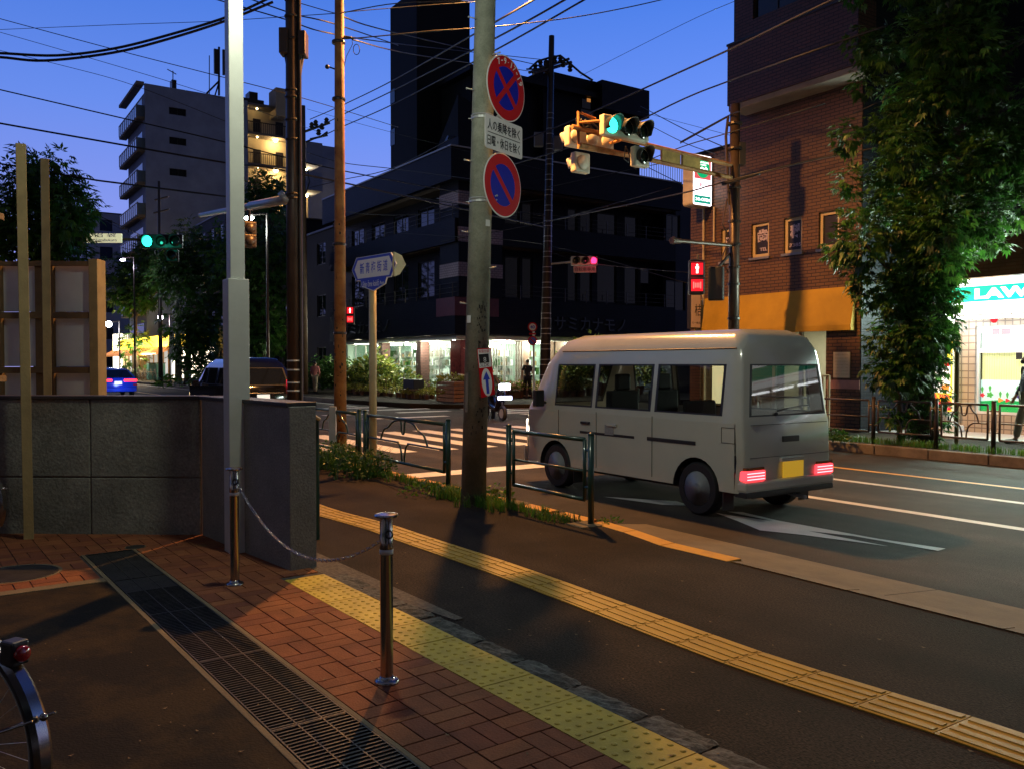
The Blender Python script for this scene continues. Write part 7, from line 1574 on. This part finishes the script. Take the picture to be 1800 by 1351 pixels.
gU, gM, gR, gL = 'wires in the upper left sky', 'wires in the middle sky', 'wires at the right', 'wires before the black building'
for pts in ([(-80, 92, 16), (0, 94, 16), (100, 98, 16), (200, 86, 16), (300, 61, 16), (403, 29, 16), (480, -6, 16)], [(-80, 98, 16), (0, 101, 16), (80, 107, 16), (200, 93, 16), (300, 68, 16), (400, 36, 16), (480, 4, 16)]):
    wire(pts, .026, 'thick sagging cable crossing the upper left sky', 'thick sagging cables')
for pts, r in (([(-60, 17, 18), (200, 87, 17), (380, 133, 17), (540, 175, 17), (700, 224, 24)], .008), ([(-60, 40, 22), (150, 100, 22), (365, 165, 22), (560, 232, 28)], .007), ([(-60, 75, 22), (120, 118, 22), (240, 152, 22), (400, 215, 22)], .007),
        ([(-60, 55, 30), (200, 44, 26), (370, 38, 24), (590, 24, 18)], .009), ([(-60, 144, 24), (0, 158, 24), (215, 208, 24), (400, 251, 24), (600, 300, 26), (850, 346, 31)], .018), ([(-60, 205, 22), (0, 217, 22), (215, 255, 22), (400, 287, 22), (540, 308, 22), (960, 400, 31)], .024),
        ([(-60, 280, 26), (0, 288, 26), (150, 314, 26), (215, 323, 26), (400, 346, 28)], .028), ([(165, 376, 40), (210, 396, 40), (260, 420, 44)], .02), ([(0, 285, 20), (30, 322, 20)], .01), ([(30, 400, 44), (165, 383, 44), (250, 430, 50)], .014)): wire(pts, r, UL, gU)
for pts, r in (([(372, -3, 16), (500, 34, 16), (590, 61, 15), (740, 82, 24), (962, 106, 31)], .012), ([(432, -4, 16), (520, 26, 15), (590, 43, 15), (700, 80, 24)], .012), ([(490, -5, 15), (590, 24, 15), (602, 23, 13), (700, 6, 13), (850, 1, 13), (960, -10, 13)], .008),
        ([(602, 22, 13), (720, 12, 14), (860, 2, 15)], .007), ([(602, 65, 13.2), (618, 68, 13.2), (760, 55, 14), (870, 47, 14.6), (1000, 32, 15), (1100, 14, 16), (1180, -4, 17)], .010),
        ([(604, 30, 15), (700, 59, 20), (960, 118, 31)], .014), ([(620, 70, 14), (740, 98, 20), (950, 128, 31)], .012), ([(545, 210, 40), (600, 186, 36), (690, 142, 30), (860, 45, 18), (945, -4, 15)], .02),
        ([(560, 224, 40), (600, 203, 38), (690, 160, 32), (870, 68, 20), (1000, -4, 17)], .022), ([(570, 238, 40), (604, 222, 38), (690, 184, 33), (868, 90, 22), (1032, -3, 18)], .022), ([(540, 268, 40), (600, 286, 38), (700, 298, 34), (850, 318, 30)], .016),
        ([(545, 330, 40), (604, 316, 38), (690, 296, 34), (800, 240, 30)], .018), ([(552, 318, 40), (600, 322, 38), (760, 352, 33), (960, 380, 31)], .016), ([(540, 192, 40), (700, 236, 34), (960, 300, 31)], .008)): wire(pts, r, UM, gM)
for pts, r in (([(870, 265, 24), (1000, 215, 22), (1200, 125, 18), (1290, 84, 16), (1400, 30, 14), (1480, -8, 13)], .020), ([(900, 290, 26), (1060, 240, 22), (1200, 175, 19), (1270, 147, 18), (1400, 100, 15), (1560, 45, 14)], .018), ([(1020, 134, 34), (1200, 43, 26), (1290, 3, 22)], .008),
        ([(1196, 250, 20), (1276, 206, 18.6), (1300, 196, 18)], .016), ([(1196, 252, 20), (1277, 207, 18.6)], .014), ([(1120, 290, 22), (1200, 258, 19.5), (1280, 234, 18.5), (1450, 182, 17)], .012), ([(1126, 187, 30), (1200, 226, 24), (1280, 262, 19)], .012), ([(1130, 214, 30), (1200, 250, 24), (1262, 272, 20)], .010),
        ([(1126, 288, 32), (1160, 305, 30), (1220, 335, 26)], .014), ([(1120, 196, 33), (1145, 202, 33), (1290, 240, 24)], .007), ([(960, 390, 28), (1180, 344, 20), (1250, 326, 18.6), (1340, 303, 17.5), (1445, 278, 17), (1600, 250, 16)], .018), ([(1270, 324, 18.4), (1335, 305, 17.6)], .034), ([(1500, 200, 16.5), (1700, 110, 15), (1820, 60, 14)], .012)): wire(pts, r, UR, gR)
for pts, r in (([(768, 349, 22), (840, 362, 18), (870, 366, 20)], .012), ([(600, 372, 36), (720, 378, 34), (960, 350, 31)], .016), ([(775, 425, 33), (960, 390, 31), (1180, 330, 24)], .014), ([(960, 440, 31), (1030, 462, 31), (1213, 480, 24)], .01), ([(604, 405, 40), (780, 415, 34), (955, 430, 31), (1215, 500, 26)], .012), ([(960, 330, 31), (1100, 300, 29), (1160, 288, 28)], .012)): wire(pts, r, LM_, gL)
WL = {'wires in the upper left sky': 'black wire in the upper left sky, %s from the top above the timber posts', 'thick sagging cables': 'thick sagging cable at the upper left, %s of the pair',
      'wires in the middle sky': 'black wire right of the rusty pole, %s from the top there', 'wires at the right': 'black wire near the lit projecting sign, %s from the top there', 'wires before the black building': 'dark wire in front of the black building, %s from the top'}
for g_, l_ in WIRES.items():
    for i, (y_, ob) in enumerate(sorted(l_, key=lambda q: q[0])): ob['label'] = WL[g_] % ORD[i]
# ---- railings across the road
def orail(pa, pb, label, style):
    sa, ta = st(pa); sb, tb_ = st(pb); return rail(sa, sb, (ta + tb_) / 2, 0, label, style, zb=.05, m=M['brownpaint'], grp='brown railing panels across the road', r=.02, post=.036, hp=.84)
q = [R(PTt(px, 790, 14.3)[0], 14.3, .05) for px in (1330, 1441)]
pp = {px: R(PTt(px, 790, 14.25)[0], 14.25, .05) for px in (1330, 1441, 1535, 1645, 1746, 1862, 1990)}
orail(pp[1330], pp[1441], 'plain brown railing panel mostly hidden behind the van', 'plain'); orail(pp[1441], pp[1535], 'plain brown railing panel in front of the brick pier', 'plain')
orail(pp[1535], pp[1645], 'arched brown railing panel left of the street tree', 'arch'); orail(pp[1645], pp[1746], 'arched brown railing panel right of the street tree', 'arch'); orail(pp[1746], pp[1862], 'plain brown railing panel in front of the masked walker', 'plain')
mb = MB(); random.seed(31)
tufts(mb, [R(random.uniform(-14.5, -3), random.gauss(14.22, .07), .06) for _ in range(420)], .14, 10, .06); build(mb, 'grass', GM, kind='stuff', label='strip of green grass along the far kerb', cat='grass')
P = G(1462, 779, .05); mb = MB(); broad(mb, P, .30, .32, 320, .06); tag(build(mb, 'bush', LM), 'small leafy bush at the kerb just right of the van', 'bush')
# ================================================================== trees and potted plants
M['tl1'] = leafmat('street_tree_leaf', (.036, .12, .018)); M['tl2'] = leafmat('street_tree_leaf_light', (.06, .15, .022)); M['tl3'] = leafmat('street_tree_leaf_dark', (.02, .055, .012))
M['bark'] = mat('dark_bark', (.075, .055, .04), .9, .3, 6, .9, 25)
def palm_leaf(mb, c, d, size):
    """drooping compound leaf: five leaflets fanned around direction d"""
    d = d.normalized(); sd = d.cross(UZ); sd = sd.normalized() if sd.length > .05 else V((1, 0, 0)); nrm = sd.cross(d)
    for k, a in enumerate((-1.15, -.6, 0, .6, 1.15)):
        l = size * (1, .95, .8)[abs(k - 2)] if True else size; l = size * (1.0 - .22 * abs(k - 2)); f = (d * math.cos(a) + sd * math.sin(a)); f = (f + UZ * -.35).normalized(); w_ = f.cross(nrm).normalized() * l * .17
        b_ = c + f * size * .12; mid = b_ + f * l * .45 + nrm * l * .04; mb.quad(b_, mid + w_, b_ + f * l - UZ * l * .10, mid - w_)
def crown(clumps, dens, size, axis=None, seed=1):
    random.seed(seed); mb = MB()
    for c, r in clumps:
        n = int(dens * r * r)
        for _ in range(n):
            u_ = V((random.gauss(0, 1), random.gauss(0, 1), random.gauss(0, 1))).normalized(); rr = r * random.uniform(.55, 1.08); p = c + V((u_.x * rr, u_.y * rr, u_.z * rr * 1.05))
            d = (u_ + V((random.gauss(0, .5), random.gauss(0, .5), random.gauss(-.35, .5)))).normalized(); mb.cur = random.choices((0, 1, 2), (5, 2.4, 3))[0]; palm_leaf(mb, p, d, size * random.uniform(.7, 1.3))
    return mb
def tree(label, base, clumps, size, dens, trunk_r, seed, h, group=None, limbs=True, zlow=1.5):
    t = thing('street_tree', label, 'tree', base, 0, group); random.seed(seed)
    build(crown(clumps, dens, size, seed=seed), 'crown', [M['tl1'], M['tl2'], M['tl3']], t)
    mb = MB(); B_ = V(base); pts = [B_ + V((random.uniform(-.06, .06) * i, random.uniform(-.06, .06) * i, h * .85 * i / 6)) for i in range(7)]; mb.path(pts, [trunk_r * (1.25 if i == 0 else 1 - .12 * i) for i in range(7)], 10); tr = build(mb, 'trunk', M['bark'], t, smooth=True)
    if limbs:
        mb = MB()
        for c, r in clumps[::max(1, len(clumps) // 14)]:
            z0 = max(zlow, min(c.z - 1.0, h * .8)); p0 = B_ + V((0, 0, z0)); m_ = p0.lerp(c, .5) - UZ * .1; mb.path([p0, m_, c], [trunk_r * .4, trunk_r * .25, .012], 6)
        build(mb, 'limbs', M['bark'], t, smooth=True)
    return t
# right-hand street tree: tall uneven crown with leafy growth round its trunk
base = G(1628, 779, .05); Yt = base.y; random.seed(77); cl = []
prof = [(-260, 1500, 1900), (-150, 1490, 1880), (-40, 1492, 1870), (60, 1500, 1850), (150, 1508, 1835), (230, 1480, 1850), (300, 1476, 1850), (360, 1492, 1800), (420, 1470, 1745), (470, 1500, 1692), (520, 1520, 1668), (580, 1540, 1665), (630, 1545, 1645)]
for (py, xl, xr) in prof:
    cx_ = (xl + xr) / 2; hw = (xr - xl) / 2
    nn = max(3, int(hw / 20))
    for k in range(nn):
        q = random.uniform(0, 6.283); ff = math.sqrt(random.uniform(.25, 1)); px = cx_ + math.cos(q) * hw * .86 * ff; dy = math.sin(q) * hw * .86 * ff * Yt / F
        cl.append((AT(px, py + random.uniform(-34, 34), Yt + dy), random.uniform(.34, .50)))
    for _ in range(3): cl.append((AT(cx_ + random.uniform(-.4, .4) * hw, py + random.uniform(-30, 30), Yt + random.uniform(-.7, -.2)), random.uniform(.36, .48)))
    for sg in (-1, 1): cl.append((AT(cx_ + sg * hw * .93, py + random.uniform(-20, 20), Yt + random.uniform(-.5, .3)), random.uniform(.24, .34)))
for px, py, r in ((1610, 660, .34), (1640, 690, .30), (1575, 640, .26), (1600, 715, .22), (1655, 730, .22), (1630, 765, .30), (1585, 745, .20), (1560, 728, .16), (1560, 660, .2), (1668, 520, .24), (1725, 415, .28), (1755, 425, .2), (1672, 590, .2)): cl.append((AT(px, py, Yt - .25 + random.uniform(-.15, .15)), r))
tree('tall ivy-clad street tree between the brick building and the store', base, cl, .15, 820, .19, 5, 8, zlow=2.0)
mb = MB(); b_ = base + V((-.55, -.1, 0)); mb.tube(b_, b_ + UZ * 1.95, .035); mb.tube(base + V((.5, -.1, 0)), base + V((.5, -.1, 1.9)), .035); tag(build(mb, 'tree_stake', M['timber2']), 'pair of brown timber stakes beside the street tree trunk', 'stake')
# distant trees
def blob_tree(label, base, boxes, size, dens, seed, h, tr=.2, lo=.5, hi=.9):
    random.seed(seed); cl = []
    for (xl, xr, yt, yb, n, Y, dep) in boxes:
        for _ in range(n):
            q = random.uniform(0, 6.283); f = math.sqrt(random.random()); px = (xl + xr) / 2 + math.cos(q) * f * (xr - xl) / 2; py = (yt + yb) / 2 + math.sin(q) * f * (yb - yt) / 2; cl.append((AT(px, py, Y + random.uniform(-dep, dep)), random.uniform(lo, hi)))
    return tree(label, base, cl, size, dens, tr, seed, h, limbs=True)
b1 = R(-26, -3.2, 0); b1 = AT(70, 700, 27); b1.z = 0
blob_tree('dark rounded tree rising behind the timber posts at the far left', b1, [(15, 135, 285, 420, 30, 27, 1.2), (-40, 60, 360, 470, 22, 27, 1.2), (95, 140, 340, 410, 8, 27, .6), (70, 130, 400, 520, 12, 27, .8)], .26, 95, 41, 6, .22, .5, .85)
b2 = R(PTt(238, 700, 15.0)[0], 15.0, 0)
blob_tree('dark street tree in front of the yellow shop sign', b2, [(200, 300, 430, 530, 34, b2.y, 2), (195, 262, 470, 540, 14, b2.y, 1.4), (228, 242, 570, 625, 3, b2.y, .5)], .5, 26, 42, 8, .3, 1.0, 1.6)
b3 = R(PTt(330, 700, 15.0)[0], 15.0, 0)
blob_tree('largest leafy tree left of the grey pole, hiding the shop end', b3, [(288, 402, 395, 600, 52, b3.y, 2), (318, 385, 540, 655, 20, b3.y, 1.5), (285, 318, 430, 500, 8, b3.y, 1)], .42, 34, 43, 9, .25, .8, 1.5)
b4 = R(PTt(462, 700, 15.2)[0], 15.2, 0)
blob_tree('dark leafy tree right of the grey pole behind the minivan', b4, [(392, 508, 380, 560, 52, b4.y, 1.6), (425, 505, 520, 640, 24, b4.y, 1.3)], .36, 42, 44, 9, .25, .7, 1.2)
b5 = AT(470, 700, 60); b5.z = 0
blob_tree('treetop showing above the wires beside the lit apartment walkways', b5, [(425, 500, 330, 372, 14, 60, 2)], .5, 30, 45, 12, .2, .9, 1.4)
mb = MB(); random.seed(12)
for px in range(546, 606, 7): P = G(px, 690, .05); broad(mb, P + V((0, 1.0, 0)), .9, 1.9, 260, .16)
tag(build(mb, 'hedge', LM), 'tall dark hedge behind the person in pink', 'hedge')
mb = MB(); P = G(322, 690, .05); broad(mb, AT(322, 682, 50) * 1, 1.6, .9, 300, .22); tag(build(mb, 'bush', GM), 'low bright green bush at the foot of the largest tree', 'bush')
# potted plants in front of the corner shop
M['pl1'] = leafmat('shop_plant_leaf', (.16, .20, .035)); M['pl2'] = leafmat('shop_plant_light', (.30, .28, .06)); M['pl3'] = leafmat('shop_plant_dark', (.05, .10, .025)); M['flower'] = mat('pink_flower', (.65, .30, .30), .6, .2, 10); M['pot'] = mat('brown_pot', (.10, .05, .035), .7, .1, 6)
def pot(name, label, P, r, h, n, ls, mats, kind, ph=.22, pr=.16):
    t = thing(name, label, 'plant', P, 0, 'potted plants outside the corner shop'); mb = MB(); mb.lathe(P, (0, 0, 1), [(pr * .75, 0), (pr, ph), (pr * 1.08, ph), (pr * 1.08, ph + .03), (pr * .9, ph + .03)], 12); build(mb, 'pot', M['pot'], t)
    mb = MB(); C_ = V(P) + UZ * ph
    for _ in range(n):
        a = random.uniform(0, 6.283); rr = r * math.sqrt(random.random()); z = h * (1 - .55 * (rr / r) ** 2) * random.uniform(.15, 1); c = C_ + V((math.cos(a) * rr, math.sin(a) * rr, z)); d = V((math.cos(a), math.sin(a), random.uniform(-.4, 1.2))).normalized()
        sd = (Matrix.Rotation(random.uniform(0, 6.28), 3, d) @ d.orthogonal().normalized()) * ls * random.uniform(.2, .45); l = ls * random.uniform(.7, 1.5); mb.cur = random.choices(range(len(mats)), (5, 3, 1)[:len(mats)])[0]; mb.quad(c, c + d * l * .5 + sd, c + d * l, c + d * l * .5 - sd)
    build(mb, 'foliage', mats, t); mb = MB()
    for k in range(5): a = k * 1.256; mb.path([C_, C_ + V((math.cos(a) * r * .2, math.sin(a) * r * .2, h * .4)), C_ + V((math.cos(a) * r * .5, math.sin(a) * r * .5, h * .75))], .012, 4)
    build(mb, 'stems', M['pot'], t); return t
random.seed(14)
PP = V((0, 0, 0)); z5 = R(-34, 17.6, .05)
protos = [pot('potted_plant', 'leafy green potted plant in the row before the shop windows', R(-38, 17.7, .05), .42, .55, 170, .13, [M['pl1'], M['pl2'], M['pl3']], 0),
          pot('potted_plant', 'low pale yellow-green potted plant at the pavement edge', R(-36, 17.2, .05), .33, .28, 130, .10, [M['pl2'], M['pl1']], 1, .18, .15),
          pot('potted_plant', 'potted plant with pink flowers near the man in dark clothes', R(-30.6, 20.9, .05), .38, .42, 150, .11, [M['pl1'], M['flower'], M['pl2']], 2, .25, .18),
          pot('potted_plant', 'tall bushy potted shrub in front of the shop glass', R(-39, 18.1, .05), .6, 1.35, 420, .17, [M['pl1'], M['pl3'], M['pl2']], 3, .35, .25)]
LB = [p['label'] for p in protos]
def place(i, loc, sc_, lab=None):
    c = dup(protos[i]); c.location = loc; c.rotation_euler = (0, 0, random.uniform(0, 6.28)); c.scale = (sc_,) * 3; c['label'] = lab or LB[i]
    return c
for px in range(606, 800, 9):
    s_ = PTt(px, 690, 17.6)[0]; place(random.choice((0, 0, 0, 3) if px < 700 else (0, 0, 1)), R(s_ + random.uniform(-.2, .2), 17.7 + random.uniform(-.3, .25), .05), random.uniform(.9, 1.35) * (.75 if px > 700 else 1))
for px in list(range(610, 700, 14)) + [714, 722, 735, 744, 775, 784]:
    s_ = PTt(px, 700, 16.7)[0]; place(1, R(s_, 16.8 + random.uniform(-.2, .2), .05), random.uniform(.8, 1.25))
for i, (px, k, sc_) in enumerate(((640, 3, 1.15), (665, 3, 1.3), (682, 3, 1.0), (706, 3, .85), (730, 3, .6), (628, 3, .9))): s_ = PTt(px, 690, 18.2)[0]; place(k, R(s_, 18.25, .05), sc_)
for px in range(862, 1010, 12):
    t_ = PSs(px, 690, -31)[0]; place(2 if 875 < px < 930 else random.choice((0, 0, 2)), R(-30.6 + random.uniform(-.3, .3), t_, .05), random.uniform(.85, 1.25))
for px, sc_ in ((990, 1.2), (1012, 1.5), (1040, 1.7), (1060, 1.5), (1085, .9), (1120, 1.1), (1150, .9)):
    t_ = PSs(px, 690, -31)[0]; place(3, R(-30.9, t_, .05), sc_)
# wooden planter, trestle and black trough
a = R(PTt(797, 690, 16.9)[0], 16.9, .05); t = thing('wooden_planter', 'slatted wooden planter crate left of the concrete pole before the shop', 'planter', a, ANG)
mb = MB()
for k in range(5): z = .06 + k * .16; mb.ob(a + UZ * z, RX * .72, RY * .35, UZ * .065)
for e in (-.68, .68): mb.ob(a + RX * e - RY * .36 + UZ * .38, RX * .04, RY * .012, UZ * .4)
build(mb, 'slats', mat('planter_wood', (.25, .13, .06), .7, .2, 4), t, bevel=.01); mb = MB()
broad(mb, a + UZ * .75, .6, .35, 200, .12); build(mb, 'foliage', [M['pl1'], M['pl2']], t)
a = R(PTt(727, 690, 17.0)[0], 17.0, .05); t = thing('flower_stand', 'black box on a low wooden stand among the potted plants', 'stand', a, ANG)
mb = MB(); mb.ob(a + UZ * .36, RX * .75, RY * .3, UZ * .03)
for e in (-.6, .6): mb.ob(a + RX * e + UZ * .17, RX * .05, RY * .28, UZ * .16)
build(mb, 'table', M['timber2'], t); mb = MB(); mb.ob(a + UZ * .6, RX * .5, RY * .25, UZ * .2); build(mb, 'box', M['trim'], t, bevel=.02)

allp = {}
for o in list(COL.objects):
    if o.name.startswith('potted_plant') and o.parent is None: allp.setdefault(o['label'], []).append(o)
KN = {LB[0]: ('leafy green potted plant', 'leafy pots'), LB[1]: ('low pale yellow-green potted plant', 'low pale pots'), LB[2]: ('potted plant with pink flowers', 'flowering pots'), LB[3]: ('tall bushy potted shrub', 'tall shrubs')}
for lb_, l_ in allp.items():
    l_.sort(key=lambda o: o.location.x / o.location.y)
    for i, o in enumerate(l_): o['label'] = '%s at the corner shop, %s from the left of its kind' % (KN[lb_][0], ORD[min(i, 29)])
